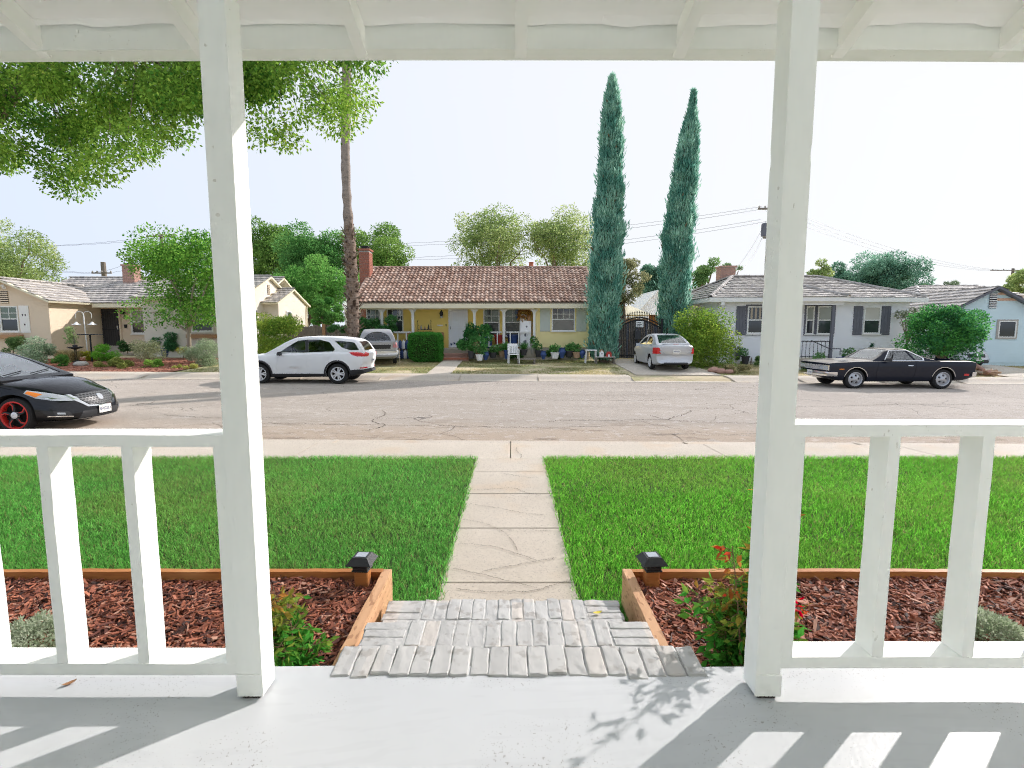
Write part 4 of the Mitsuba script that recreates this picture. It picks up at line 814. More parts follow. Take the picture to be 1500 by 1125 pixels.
mat('plastic_white', (.80, .80, .80), .4); mat('blue_glaze', (.035, .07, .20), .25); mat('clay_pot', (.42, .28, .18), .7); mat('dark_pot', (.05, .05, .055), .5); mat('stone', (.40, .38, .34), .9); mat('orange_paint', (.62, .24, .06), .6); mat('red_paint', (.45, .05, .04), .5)
def frame_m(o, u):
    """local (along the wall to the viewer's right, up, out of the wall) -> world"""
    u = np.array([u[0], u[1], 0.])/np.hypot(*u); n = np.array([u[1], -u[0], 0]); M = np.eye(4); M[:3, 0] = u; M[:3, 1] = [0, 0, 1]; M[:3, 2] = n; M[:3, 3] = o; return M
def lb(M, *a, b=0): return tr(box(*a, b), M)
def window(k, M, u0, u1, v0, v1, top=(3, 2), frame='trim_white', upper='pane_green', lower='pane_dark', fw=.055, sill=True, hung=True, casing=None):
    w = uniq(k+'__window'); vm = (v0+v1)/2 if hung else v0
    fr = [(u0, u0+fw, v0, v1), (u1-fw, u1, v0, v1), (u0+fw, u1-fw, v1-fw, v1), (u0+fw, u1-fw, v0, v0+fw)] + ([(u0+fw, u1-fw, vm-fw*.45, vm+fw*.45)] if hung else [])
    for a in fr: part(w, 'frame', lb(M, a[0]+.001, a[1]-.001, a[2]+.001, a[3]-.001, -.02, .05), frame)
    if casing: 
        for a in ((u0-.07, u0, v0-.07, v1+.07), (u1, u1+.07, v0-.07, v1+.07), (u0, u1, v1, v1+.07), (u0, u1, v0-.07, v0)): part(w, 'casing', lb(M, a[0], a[1]-.001, a[2], a[3]-.001, -.02, .035), casing)
    if hung: part(w, 'pane', lb(M, u0+fw, u1-fw, v0+fw, vm-fw*.45, -.02, .012), lower)
    part(w, 'pane', lb(M, u0+fw, u1-fw, vm+(fw*.45 if hung else fw), v1-fw, -.02, .022), upper)
    b0, b1 = (vm, v1-fw) if hung else (v0+fw, v1-fw)
    for i in range(1, top[0]): u = u0+(u1-u0)*i/top[0]; part(w, 'muntin', lb(M, u-.011, u+.011, b0+.02, b1, .0, .034), frame)
    for i in range(1, top[1]): v = b0+(b1-b0)*i/top[1]; part(w, 'muntin', lb(M, u0+fw, u1-fw, v-.011, v+.011, .0, .031), frame)
    if sill: part(w, 'sill', lb(M, u0-.05, u1+.05, v0-.05, v0-.002, -.02, .10), frame)
    return w
def tiles(O, U, S, Lf, Rf, slope, tw, ch, cols, rng, prof='barrel', lift=.06, jit=.012):
    """a field of roof tiles: origin O, unit vectors U along the eave and S up the slope"""
    U, S = np.array(U, float), np.array(S, float); N = np.cross(U, S); N *= np.sign(N[2])
    K = 6 if prof == 'barrel' else 3; t = np.linspace(0, 1, K)
    hp = .055*np.sin(np.pi*np.clip(t*1.35, 0, 1))+0*t if prof == 'barrel' else .012*np.sin(np.pi*t)
    P, C = [], []; n = int(math.ceil(slope/ch))
    for j in range(n):
        s0, s1 = j*ch, min((j+1)*ch+.03, slope); sm = min(s0+ch*.5, slope); l, r = Lf(sm), Rf(sm)
        if r-l < .05: continue
        m = max(int(round((r-l)/tw)), 1); w = (r-l)/m; i = np.arange(m); off_ = (j % 2)*.5*w if prof != 'barrel' else 0
        ju = rng.normal(0, jit*.4, m); jl = lift*(.75+.5*rng.random(m)); js = rng.normal(0, jit, m)
        u = np.clip(l+i[:, None]*w+off_+t[None]*w*.985+ju[:, None]*.3, l, r); h = hp[None]+0*u
        e0 = u[..., None]*U+(s0+js)[:, None, None]*S+(h+jl[:, None])[..., None]*N; e1 = u[..., None]*U+s1*S+(h+.004)[..., None]*N; lp = e0-N*(jl*.9+.004)[:, None, None]+S*.008
        P.append(np.stack([lp, e0, e1], 1)); C.append(cols[rng.integers(0, len(cols), m)]*(.90+.2*rng.random((m, 1))))
    P = np.concatenate(P)+np.array(O); C = np.concatenate(C); n = len(P); v = P.reshape(-1, 3); b = np.arange(n)[:, None]*3*K
    q = []
    for r in (0, 1):
        for a in range(K-1): q += [[r*K+a, r*K+a+1, (r+1)*K+a+1], [r*K+a, (r+1)*K+a+1, (r+1)*K+a]]
    return v, (b[:, :, None]+np.array(q)[None]).reshape(-1, 3), np.repeat(C, 3*K, 0)
def roof_face(k, rk, A, B, C_, D, spec, rng):
    """tiles on the quad eave-left A, eave-right B, ridge-right C, ridge-left D"""
    A, B, C_, D = (np.array(p, float) for p in (A, B, C_, D)); U = unit(B-A); s = D-A; s = s-U*(s@U); sl = np.linalg.norm(s); S = s/sl
    uD, uC, uB = (D-A)@U, (C_-A)@U, (B-A)@U
    v, f, c = tiles(A, U, S, lambda q: uD*q/sl, lambda q: uB+(uC-uB)*q/sl, sl, *spec, rng)
    t = part(rk, 'tile', (v, f), 'vcol', color=c, kind='stuff')
def ridge_caps(rk, a, b, rng, cols, r=.09, step=.32):
    a, b = np.array(a, float), np.array(b, float); L = np.linalg.norm(b-a); n = max(int(L/step), 1); V, F, C, o = [], [], [], 0; d = (b-a)/L; x = unit(np.cross(d, [0, 0, 1])); z = np.cross(x, d)
    for i in range(n):
        p, q = a+d*L*i/n, a+d*(L*(i+1)/n+.02); an = np.linspace(0, np.pi, 6); ring = np.cos(an)[:, None]*x*r*1.25+np.sin(an)[:, None]*z*r
        v = np.vstack([p+ring*1.08, q+ring*.94]); f = [[j, j+1, j+7] for j in range(5)]+[[j, j+7, j+6] for j in range(5)]
        V.append(v); F.append(np.array(f)+o); o += 12; C.append(np.repeat((cols[rng.integers(0, len(cols))]*(.8+.4*rng.random()))[None], 12, 0))
    part(rk, 'ridge_cap', (np.vstack(V), np.vstack(F)), 'vcol', color=np.vstack(C), kind='stuff')
def deck(pts_sets, t=.09):
    """thin solid slabs under the tiles, one per roof face"""
    out = []
    for P in pts_sets:
        P = np.array(P, float); n = len(P); N = np.cross(P[1]-P[0], P[2]-P[0]); N /= np.linalg.norm(N); N *= np.sign(N[2]) or 1
        v = np.vstack([P-N*.004, P-N*t]); f = [[0, i, i+1] for i in range(1, n-1)]+[[n, n+i+1, n+i] for i in range(1, n-1)]
        for i in range(n): j = (i+1) % n; f += [[i, n+i, n+j], [i, n+j, j]]
        out.append(trimesh.Trimesh(v, np.array(f), process=False))
    return cat(out)
CLAY = np.array([[.36, .235, .18], [.42, .29, .225], [.30, .19, .145], [.50, .37, .30], [.34, .24, .195]]); GREY = np.array([[.38, .355, .335], [.43, .40, .37], [.34, .32, .30], [.46, .43, .39]])
def bricks(k, x0, x1, y0, y1, z0, z1, m, cap=.10, mortar='mortar'):
    """a chimney of separate bricks on its front and side faces"""
    core = box(x0+.012, x1-.012, y0+.012, y1-.012, z0, z1); part(k, 'mortar_core', core, mortar); rng = np.random.default_rng(int(abs(x0*100))); hb_ = .085; n = int((z1-z0)/hb_)
    for j in range(n):
        z = z0+j*hb_; o = (j % 2)*.5
        for (a0, a1, face) in ((x0, x1, 'f'), (y0, y1, 'r'), (y0, y1, 'l')):
            if face == 'l' and x0 < 0 or face == 'r' and x0 > 0: continue
            m_ = max(int(round((a1-a0)/.22)), 1); w = (a1-a0)/m_; cuts = sorted({a0, a1} | {a0+(i+o)*w for i in range(m_+1) if a0+.04 < a0+(i+o)*w < a1-.04})
            for p, q in zip(cuts[:-1], cuts[1:]):
                e = .004*rng.random()
                part(k, 'brick', box(p+.006, q-.006, y0-e, y0+.02, z+.006, z+hb_-.006) if face == 'f' else (box(x1-.02, x1+e, p+.006, q-.006, z+.006, z+hb_-.006) if face == 'r' else box(x0-e, x0+.02, p+.006, q-.006, z+.006, z+hb_-.006)), m)
    part(k, 'cap', box(x0-.05, x1+.05, y0-.05, y1+.05, z1+.001, z1+cap, .01), m)

# --- yellow house
rng = np.random.default_rng(77)
k = thing('yellow_house', 'yellow bungalow with a clay tile roof, straight across the street', 'house')
X0, X1, YE, ZE, YR, ZR = -7.95, 4.24, 26.35, 3.27, 30.3, 5.40
part(k, 'wall', cat([box(X0+.3, 1.12, 27.7, 27.85, .3, 3.9), ]), 'stucco_yellow'); part(k, 'wall', box(1.12, 4.0, 26.92, 34, .98, 3.30), 'stucco_cream', label='pale cream yellow wall with the shuttered window'); part(k, 'wall', box(X0+.3, 1.1, 27.86, 34, .3, 3.3), 'stucco_yellow')
part(k, 'foundation', box(1.13, 3.99, 26.95, 33.9, .2, .978), 'foundation')
part(k, 'gable_wall', prism([(26.95, 3.31), (33.7, 3.31), (30.3, 5.12)], 3.85, 4.0, 'x'), 'stucco_cream')
M = frame_m([0, 27.7, 0], (1, 0))
for i in range(8): part(k, 'board', lb(M, X0+.3, 1.10, .95+i*.29, .95+(i+1)*.29-.012, .0, .008), 'stucco_yellow')
rk = uniq(k+'__roof'); put(rk, deck([[(X0, YE, ZE), (X1, YE, ZE), (X1, YR, ZR), (X0, YR, ZR)], [(X0, YR+.001, ZR), (X1, YR+.001, ZR), (X1, 34.3, ZE), (X0, 34.3, ZE)]], .10), 'roof_deck')
roof_face(k, rk, (X0, YE-.03, ZE), (X1, YE-.03, ZE), (X1, YR, ZR), (X0, YR, ZR), (.225, .325, CLAY), rng); ridge_caps(rk, (X0, YR, ZR+.02), (X1, YR, ZR+.02), rng, CLAY)
ridge_caps(rk, (X1+.0, YE-.02, ZE+.03), (X1+.0, YR, ZR+.03), rng, CLAY, .075); ridge_caps(rk, (X0, YE-.02, ZE+.03), (X0, YR, ZR+.03), rng, CLAY, .075)
part(k, 'fascia', box(X0, X1, YE+.0, YE+.05, ZE-.30, ZE-.07, .004), 'trim_cream'); part(k, 'soffit', box(X0, X1, YE+.052, 27.69, ZE-.16, ZE-.12), 'trim_cream'); part(k, 'porch_beam', box(X0+.2, 1.1, 26.72, 26.84, ZE-.34, ZE-.165), 'trim_cream')
part(k, 'porch_floor', box(X0+.3, 1.11, 26.62, 27.69, .3, .93), 'foundation')
for px in (560, 605, 695, 738, 782.5):
    x = wx(px, 26.78, 2); q = part(k, 'porch_post', box(x-.065, x+.065, 26.715, 26.845, .932, ZE-.345, .008), 'trim_white')
    for g in (-1, 1): part(q, 'bracket', prism([(x+g*.067, ZE-.35), (x+g*.20, ZE-.35), (x+g*.17, ZE-.40), (x+g*.10, ZE-.46), (x+g*.067, ZE-.56)][::g], 26.74, 26.82), 'trim_white')
for a, b in ((-6.1, -5.2), (-1.85, -.53), (-.30, .98)):
    r = uniq(k+'__railing'); part(r, 'top_rail', box(a, b, 26.74, 26.82, 1.74, 1.80), 'trim_white'); part(r, 'bottom_rail', box(a, b, 26.75, 26.81, 1.02, 1.07), 'trim_white')
    n = max(2, int((b-a)/.42))
    for i in range(n): x = a+(i+.5)*(b-a)/n; part(r, 'baluster', box(x-.03, x+.03, 26.755, 26.805, 1.071, 1.739), 'trim_white')
for a, b, v0 in ((537, 557, 1.75), (567, 591, 1.75), (708, 732, 1.55), (739, 762, 1.55)):
    window(k, M, wx(a, 27.66, 2), wx(b, 27.66, 2), v0, 3.0, (3, 2) if a < 600 else (2, 2), 'trim_white', 'pane_green' if a != 567 else 'pane_dark', 'pane_dark', .06)
M2 = frame_m([0, 26.92, 0], (1, 0)); w0, w1 = wx(808, 26.9, 2), wx(842, 26.9, 2)
window(k, M2, w0, w1, 1.82, 3.02, (4, 2), 'trim_white', 'pane_dark', 'pane_dark', .055)
for a, b in ((w0-.60, w0-.07), (w1+.07, w1+.60)):
    sh = uniq(k+'__shutter'); put(sh, lb(M2, a, b, 1.80, 3.03, .002, .03, b=.004), 'shutter_green'); g = 1 if a < w0 else -1
    for i in range(14):
        v = 1.70+i*.115; P = np.array([(a+.03, v), (b-.03, v+.5)]) if g < 0 else np.array([(a+.03, v+.5), (b-.03, v)])
        (ua, va), (ub, vb) = P; n = np.array([-(vb-va), ub-ua]); n = n/np.linalg.norm(n)*.035
        q = mani(prism([(ua-n[0], va-n[1]), (ub-n[0], vb-n[1]), (ub+n[0], vb+n[1]), (ua+n[0], va+n[1])], .031, .043, 'z')) ^ mani(box(a+.03, b-.03, 1.84, 2.99, 0, .1))
        if q.num_tri(): part(sh, 'slat', tr(q, M2), 'shutter_green')
d0, d1 = wx(657, 27.65, 2), wx(685.5, 27.65, 2); dr_ = uniq(k+'__door'); put(dr_, lb(M, d0+.06, d1-.06, .97, 2.98, .0, .022), 'stucco_white')
for a in ((d0, d0+.06, .95, 3.05), (d1-.06, d1, .95, 3.05), (d0+.06, d1-.06, 2.99, 3.05), (d0+.06, d1-.06, .95, 1.0), (d0+.06, d1-.06, 1.90, 1.98), (d0+.06, d1-.06, 2.06, 2.10)): part(dr_, 'frame', lb(M, a[0], a[1], a[2], a[3]-.001, .022, .07), 'plastic_white')
for i in range(1, 8): u = d0+.06+(d1-d0-.12)*i/8; part(dr_, 'bar', lb(M, u-.012, u+.012, 1.0, 2.99, .03, .052), 'plastic_white')
for i in range(9): u = d0+.11+(d1-d0-.22)*i/8; part(dr_, 'scroll', tr(tube([(u, 2.90-.10*math.sin(i*2.1)**2+.05*math.cos(t), .06) if False else (u+.035*math.cos(t), 2.84+.10*((i*37) % 10)/10+.035*math.sin(t), .06) for t in np.linspace(0, 5.6, 9)], .008, 4), M), 'plastic_white', kind=None)
part(dr_, 'handle', lb(M, d0+.085, d0+.11, 1.9, 2.04, .07, .10), 'iron')
for i in range(5): u = d0+.14+i*.16; part(dr_, 'flower_decal', tr(lathe([(.055, 0), (.05, .006), (.02, .010)], 9), mv(u, 1.12+.05*(i % 2), .058), ), 'blue_glaze', M=M)
q = uniq(k+'__wall_lamp'); u = wx(647, 27.6, 2); put(q, cat([lb(M, u-.05, u+.05, 2.62, 2.66, .02, .06), tr(lathe([(.05, 0), (.085, .06), (.085, .22), (.03, .31), (.02, .34)], 8), M @ mv(u, 2.58, .14) @ rot(-90, (1, 0, 0)))]), 'iron'); part(q, 'lamp_glass', tr(lathe([(.06, 0), (.06, .12)], 8), M @ mv(u, 2.50, .14) @ rot(-90, (1, 0, 0))), 'lamp_glass')
u = wx(645, 27.6, 2); part(k, 'mail_slot', lb(M, u-.16, u+.13, 2.08, 2.15, .02, .035, b=.004), 'plastic_white'); part(k, 'door_bell', lb(M, u+.28, u+.32, 2.07, 2.17, .02, .04), 'iron')
ck = uniq(k+'__chimney'); bricks(ck, -8.36, -7.80, 28.9, 29.6, .4, 6.18, 'chimney_brick'); part(ck, 'flue_cowl', cat([box(-8.25, -7.92, 29.05, 29.45, 6.29, 6.40), box(-8.30, -7.87, 29.0, 29.5, 6.401, 6.44)]), 'iron')
for px, h in ((778, .42), (840, .20)): x = wx(px, 30.6, 5); v = part(k, 'roof_vent_pipe', lathe([(.16, 0), (.14, .12), (.12, h-.06), (.15, h-.04), (.15, h)], 14, (x, 30.55, 5.33)), 'terracotta', 40)
part(k, 'step', box(-3.55, -2.25, 26.1, 26.61, .30, .70), 'chimney_pale'); part(k, 'step', box(-3.65, -2.15, 25.7, 26.098, .30, .52), 'chimney_pale')
for i in range(10): part(k, 'brick', box(-3.64+i*.148, -3.64+i*.148+.136, 25.692, 25.75, .425, .515), 'terracotta')
part(k, 'downpipe', tube([(4.06, 26.85, 3.0), (4.06, 26.85, .5)], .04, 8), 'iron')

# --- beige house on the left
k = thing('beige_house', 'beige stucco house with grey tile roofs and a dark screen door, left across the street', 'house'); rng = np.random.default_rng(5)
SP = (.34, .36, GREY, ); sp = lambda: (.34, .36, GREY)
def face_tiles(rk, A, B, C_, D, rng, tw=.36, ch=.36, cols=GREY):
    A, B, C_, D = (np.array(p, float) for p in (A, B, C_, D)); U = unit(B-A); s = D-A; s = s-U*(s@U); sl = np.linalg.norm(s); S = s/sl; uD, uC, uB = (D-A)@U, (C_-A)@U, (B-A)@U
    v, f, c = tiles(A, U, S, lambda q: uD*q/sl, lambda q: uB+(uC-uB)*q/sl, sl, tw, ch, cols, rng, 'flat', .055, .008); part(rk, 'tile', (v, f), 'vcol', color=c, kind='stuff')
def gable_x(k, x0, x1, ye, yr, yb, ze, zr, ov=.0):
    """roof with its ridge along x"""
    rk = uniq(k+'__roof'); put(rk, deck([[(x0, ye, ze), (x1, ye, ze), (x1, yr, zr), (x0, yr, zr)], [(x0, yr+.001, zr), (x1, yr+.001, zr), (x1, yb, ze), (x0, yb, ze)]]), 'trim_cream')
    face_tiles(rk, (x0, ye-.02, ze), (x1, ye-.02, ze), (x1, yr, zr), (x0, yr, zr), rng); face_tiles(rk, (x1, yb, ze), (x0, yb, ze), (x0, yr, zr), (x1, yr, zr), rng); ridge_caps(rk, (x0, yr, zr+.02), (x1, yr, zr+.02), rng, GREY, .08); return rk
def gable_y(k, xl, xr, xm, y0, y1, ze, zr):
    rk = uniq(k+'__roof'); put(rk, deck([[(xl, y1, ze), (xl, y0, ze), (xm, y0, zr), (xm, y1, zr)], [(xr, y0, ze), (xr, y1, ze), (xm+.001, y1, zr), (xm+.001, y0, zr)]]), 'trim_cream')
    face_tiles(rk, (xr, y0, ze), (xr, y1, ze), (xm, y1, zr), (xm, y0, zr), rng); face_tiles(rk, (xl, y1, ze), (xl, y0, ze), (xm, y0, zr), (xm, y1, zr), rng); ridge_caps(rk, (xm, y0, zr+.02), (xm, y1, zr+.02), rng, GREY, .08); return rk
# left wing
part(k, 'wall', prism([(-27.2, .2), (-23.0, .2), (-23.0, 3.36), (-25.1, 4.26), (-27.2, 3.36)], 26.0, 31.5), 'stucco_beige')
gable_y(k, -27.6, -22.62, -25.11, 25.62, 32, 3.30, 4.40)
M = frame_m([0, 26.0, 0], (1, 0)); window(k, M, -25.42, -24.52, 1.80, 3.06, (2, 2), 'trim_white', 'pane_green', 'pane_dark')
for a, b in ((-24.47, -23.98), (-25.96, -25.47)):
    sh = uniq(k+'__shutter'); put(sh, lb(M, a, b, 1.74, 3.08, .002, .035, b=.004), 'trim_white'); c0 = (a+b)/2
    for du, dv, r in ((-.07, 2.62, .045), (.07, 2.62, .045), (0, 2.15, .05)): part(sh, 'cut_out', tr(prism([(c0+du-r, dv), (c0+du, dv-r*1.3), (c0+du+r, dv), (c0+du, dv+r*1.3)], .0352, .038, 'z'), M), 'iron')
q = uniq(k+'__flower_box'); put(q, lb(M, -25.65, -24.35, 1.46, 1.66, .01, .24, b=.01), 'bare_wood')
v = uniq(k+'__gable_vent'); put(v, lb(M, -25.33, -24.93, 3.20, 3.78, .002, .02), 'iron')
for i in range(6): part(v, 'slat', tr(box(-25.33, -24.93, 0, .05, .0, .05), mv(0, 3.21+i*.095, 0)), 'stucco_beige', M=M)
q = thing('flood_lamp', 'twin white flood lamp under the gable peak of the beige house', 'lamp'); part(q, 'bracket', lb(M, -25.18, -25.0, 4.02, 4.10, .001, .10), 'plastic_white'); [part(q, 'head', tr(lathe([(.03, 0), (.06, .03), (.085, .13), (.08, .14)], 12), rot(50*g, (0, 0, 1)) @ rot(60, (1, 0, 0))), 'plastic_white', 40, M=M @ mv(-25.09+g*.1, 4.02, .14)) for g in (-1, 1)]
# middle with the porch
part(k, 'wall', box(-22.99, -18.99, 29.3, 33, .2, 3.3), 'stucco_beige'); rk = gable_x(k, -27.0, -13.9, 28.25, 32.2, 36, 3.30, 5.02)
part(k, 'fascia', box(-22.6, -18.7, 28.20, 28.24, 3.08, 3.27), 'trim_cream'); part(k, 'porch_floor', box(-22.98, -19.2, 28.3, 29.29, .2, .62), 'foundation'); part(k, 'porch_step', box(-22.4, -20.3, 27.7, 28.29, .2, .46), 'foundation'); part(k, 'door_step', box(-23.0, -21.9, 29.0, 29.29, .621, .98), 'stone')
M3 = frame_m([0, 29.3, 0], (1, 0)); d = uniq(k+'__door'); put(d, lb(M3, -22.96, -22.0, 1.0, 3.04, .002, .05), 'screen_door'); part(d, 'frame', lb(M3, -22.0, -21.90, 1.0, 3.10, .002, .07), 'stucco_beige')
for i in range(7): part(d, 'bar', lb(M3, -22.86+i*.125, -22.84+i*.125, 1.1, 2.95, .05, .062), 'iron')
part(d, 'kick_rail', lb(M3, -22.94, -22.02, 1.86, 1.92, .05, .066), 'iron'); part(d, 'handle', lb(M3, -22.10, -22.06, 1.9, 2.1, .066, .11), 'alloy')
t = meshkit.text_mesh('3446', .125, .012, True); part(k, 'house_number', t, 'iron', M=M3 @ mv(-21.80, 2.50, .004)); part(k, 'letter_box', lb(M3, -21.72, -21.60, 1.98, 2.18, .002, .08, b=.01), 'iron'); part(k, 'porch_lamp', tr(lathe([(.05, 0), (.10, .05), (.10, .18), (.04, .27)], 8), M3 @ mv(-21.70, 2.74, .13) @ rot(-90, (1, 0, 0))), 'iron')
window(k, M3, -21.35, -20.2, 1.65, 3.0, (2, 1), 'trim_white', 'pane_blind', 'pane_dark', .08); window(k, M3, -19.85, -19.1, 1.7, 3.0, (1, 1), 'trim_white', 'pane_green', 'pane_dark', .07)
for dx in (-.09, .09): part(k, 'porch_post', box(-19.75+dx-.05, -19.75+dx+.05, 28.33, 28.43, .62, 3.08, .006), 'trim_white')
ck = uniq(k+'__chimney'); bricks(ck, -23.05, -22.35, 31.2, 31.8, 4.4, 5.62, 'chimney_pale'); part(ck, 'flue_cowl', cat([box(-22.95, -22.45, 31.25, 31.75, 5.721, 5.80), box(-23.0, -22.4, 31.2, 31.8, 5.95, 5.98)]+[box(x, x+.02, y, y+.02, 5.80, 5.951) for x in (-22.93, -22.49) for y in (31.28, 31.7)]), 'iron')
# right wing and its side bay
part(k, 'wall', prism([(26.9, .2), (33, .2), (33, 3.45), (29.9, 4.72), (26.9, 3.45)], -18.98, -13.8, 'x'), 'stucco_pale'); gable_x(k, -19.3, -13.62, 26.5, 29.9, 33.3, 3.50, 4.88)
part(k, 'wall', prism([(29.15, .2), (33.1, .2), (33.1, 3.35), (31.1, 4.12), (29.15, 3.35)], -13.799, -13.0, 'x'), 'stucco_pale'); gable_x(k, -13.79, -12.86, 28.8, 31.12, 33.5, 3.36, 4.26)
M4 = frame_m([0, 26.9, 0], (1, 0)); window(k, M4, -16.5, -15.4, 1.80, 3.0, (2, 2), 'trim_white', 'pane_green', 'pane_dark'); q = uniq(k+'__flower_box'); put(q, lb(M4, -16.7, -15.2, 1.46, 1.66, .01, .24, b=.01), 'bare_wood')
M5 = frame_m([-13.0, 0, 0], (0, 1)); window(k, M5, 30.1, 30.8, 1.75, 2.95, (1, 1), 'trim_white', 'pane_green', 'blind', .07)
M6 = frame_m([-13.8, 0, 0], (0, 1)); window(k, M6, 27.6, 28.3, 1.9, 3.0, (1, 1), 'trim_white', 'pane_green', 'blind', .07)
for (mm, u, vv) in ((M6, 29.8, 3.85),): 
    v = uniq(k+'__gable_vent'); put(v, lb(mm, u-.14, u+.14, vv, vv+.55, .002, .02), 'iron')
    for i in range(5): part(v, 'slat', lb(mm, u-.14, u+.14, vv+.02+i*.11, vv+.07+i*.11, .02, .04), 'stucco_beige')
part(k, 'downpipe', tube([(-12.93, 33.0, 3.3), (-12.93, 33.0, .5)], .045, 8), 'trim_cream')

# --- white house on the right
k = thing('white_house', 'white stucco house with grey shutters and a hipped grey roof, right across the street', 'house'); rng = np.random.default_rng(6)
part(k, 'wall', box(9.96, 19.35, 25.5, 34, .1, 3.42), 'stucco_white'); rk = uniq(k+'__roof')
e = dict(x0=9.45, x1=19.85, y0=25.05, y1=34.0, z=3.42); r0, r1, ry, rz = (12.3, 29.5, 4.80), (17.1, 29.5, 4.80), 29.5, 4.80
A, B, C_, D = (e['x0'], e['y0'], e['z']), (e['x1'], e['y0'], e['z']), (e['x1'], e['y1'], e['z']), (e['x0'], e['y1'], e['z'])
put(rk, deck([[A, B, r1, r0], [B, C_, r1], [C_, D, r0, r1], [D, A, r0]]), 'trim_white')
face_tiles(rk, A, B, r1, r0, rng); face_tiles(rk, B, C_, r1, r1, rng); face_tiles(rk, D, A, r0, r0, rng); face_tiles(rk, C_, D, r0, r1, rng)
for a, b in ((A, r0), (B, r1), (r0, r1), (D, r0), (C_, r1)): ridge_caps(rk, np.array(a)+[0, 0, .04], np.array(b)+[0, 0, .04], rng, GREY, .09)
part(k, 'fascia', cat([box(9.45, 19.85, 25.0, 25.048, 3.22, 3.40)]), 'trim_white'); part(k, 'fascia', box(9.40, 9.448, 25.0, 34, 3.22, 3.40), 'trim_white'); part(k, 'soffit', box(9.449, 19.84, 25.049, 25.49, 3.21, 3.24), 'trim_white'); part(k, 'soffit', box(9.449, 9.955, 25.5, 33.9, 3.21, 3.24), 'trim_white')
part(k, 'downpipe', tube([(10.02, 25.45, 3.2), (10.02, 25.45, .5)], .035, 8), 'trim_white'); part(k, 'rain_head', box(9.98, 10.16, 25.02, 25.2, 3.05, 3.22, .01), 'trim_white')
# lower porch roof
rk2 = uniq(k+'__porch_roof'); P0, P1, zz = 12.55, 15.55, 3.40
put(rk2, deck([[(P0, 24.2, zz), (P1, 24.2, zz), (P1-1.5, 26.4, zz+.75), (P0+.5, 26.4, zz+.75)]]), 'trim_cream'); face_tiles(rk2, (P0, 24.18, zz), (P1, 24.18, zz), (P1-1.5, 26.4, zz+.75), (P0+.5, 26.4, zz+.75), rng); ridge_caps(rk2, (P1, 24.2, zz+.04), (P1-1.5, 26.4, zz+.79), rng, GREY, .09)
part(k, 'porch_fascia', box(P0, P1, 24.15, 24.198, 3.20, 3.38), 'trim_white'); part(k, 'porch_soffit', box(P0, P1-.01, 24.199, 25.049, 3.19, 3.215), 'trim_cream'); part(k, 'porch_beam', box(P0+.1, P1-.1, 24.4, 24.52, 3.05, 3.189), 'stucco_white')
M = frame_m([0, 25.5, 0], (1, 0))
window(k, M, 11.46, 12.30, 1.70, 3.04, (1, 1), 'trim_white', 'pane_dark', 'pane_dark', .07, casing='trim_grey'); window(k, M, 14.32, 14.72, 1.68, 3.04, (1, 1), 'trim_white', 'pane_blind', 'pane_dark', .06, casing='trim_grey'); window(k, M, 14.88, 15.68, 1.68, 3.04, (1, 1), 'trim_white', 'pane_blind', 'pane_dark', .06, casing='trim_grey')
window(k, M, 17.12, 17.96, 1.70, 3.02, (1, 1), 'trim_white', 'blind', 'pane_dark', .065)
for i in range(3): part(k, 'curtain', lb(M, 11.62+i*.2, 11.72+i*.2, 2.42, 2.96, .024, .03), 'curtain')
for a, b in ((10.93, 11.37), (12.39, 12.83), (16.64, 17.08), (18.0, 18.44)):
    sh = uniq(k+'__shutter'); put(sh, lb(M, a, b, 1.64, 3.04, .002, .030, b=.003), 'trim_grey')
    for i in range(3): w = (b-a)/3; part(sh, 'board', lb(M, a+i*w+.006, a+(i+1)*w-.006, 1.645, 3.035, .031, .044), 'trim_grey')
M7 = frame_m([9.96, 0, 0], (0, -1)); window(k, M7, -28.15, -27.25, 1.7, 2.95, (1, 1), 'trim_white', 'blind', 'blind', .07, casing='trim_grey')
part(k, 'porch_post', box(14.95, 15.07, 24.42, 24.54, .5, 3.05, .006), 'trim_grey'); part(k, 'porch_floor', box(12.6, 15.2, 24.3, 25.49, .1, .55), 'foundation'); part(k, 'porch_step', box(12.9, 14.7, 23.8, 24.298, .1, .36), 'foundation')
r = uniq(k+'__handrail'); part(r, 'top_rail', tube([(13.6, 24.45, 1.36), (14.95, 24.45, 1.36)], .025, 6), 'iron'); part(r, 'top_rail', tube([(14.0, 24.36, 1.40), (14.95, 24.30, .98)], .02, 6), 'iron'); part(r, 'bottom_rail', tube([(13.6, 24.45, .64), (14.95, 24.45, .64)], .02, 6), 'iron')
for i in range(8): part(r, 'baluster', tube([(13.65+i*.18, 24.45, .56), (13.65+i*.18, 24.45, 1.36)], .012, 5), 'iron')
part(r, 'top_rail', tube([(15.07, 24.45, 1.02), (15.45, 24.45, 1.02), (15.45, 24.45, .7)], .02, 6), 'iron')
for x in (12.75, 18.9): 
    v = uniq(k+'__foundation_vent'); put(v, lb(M, x-.22, x+.16, .52, .76, .002, .02), 'iron')
    for i in range(4): part(v, 'slat', lb(M, x-.22, x+.16, .53+i*.06, .555+i*.06, .02, .035), 'stone')
ck = uniq(k+'__chimney'); bricks(ck, 11.95, 12.80, 30.2, 30.9, 4.2, 5.42, 'chimney_pale')
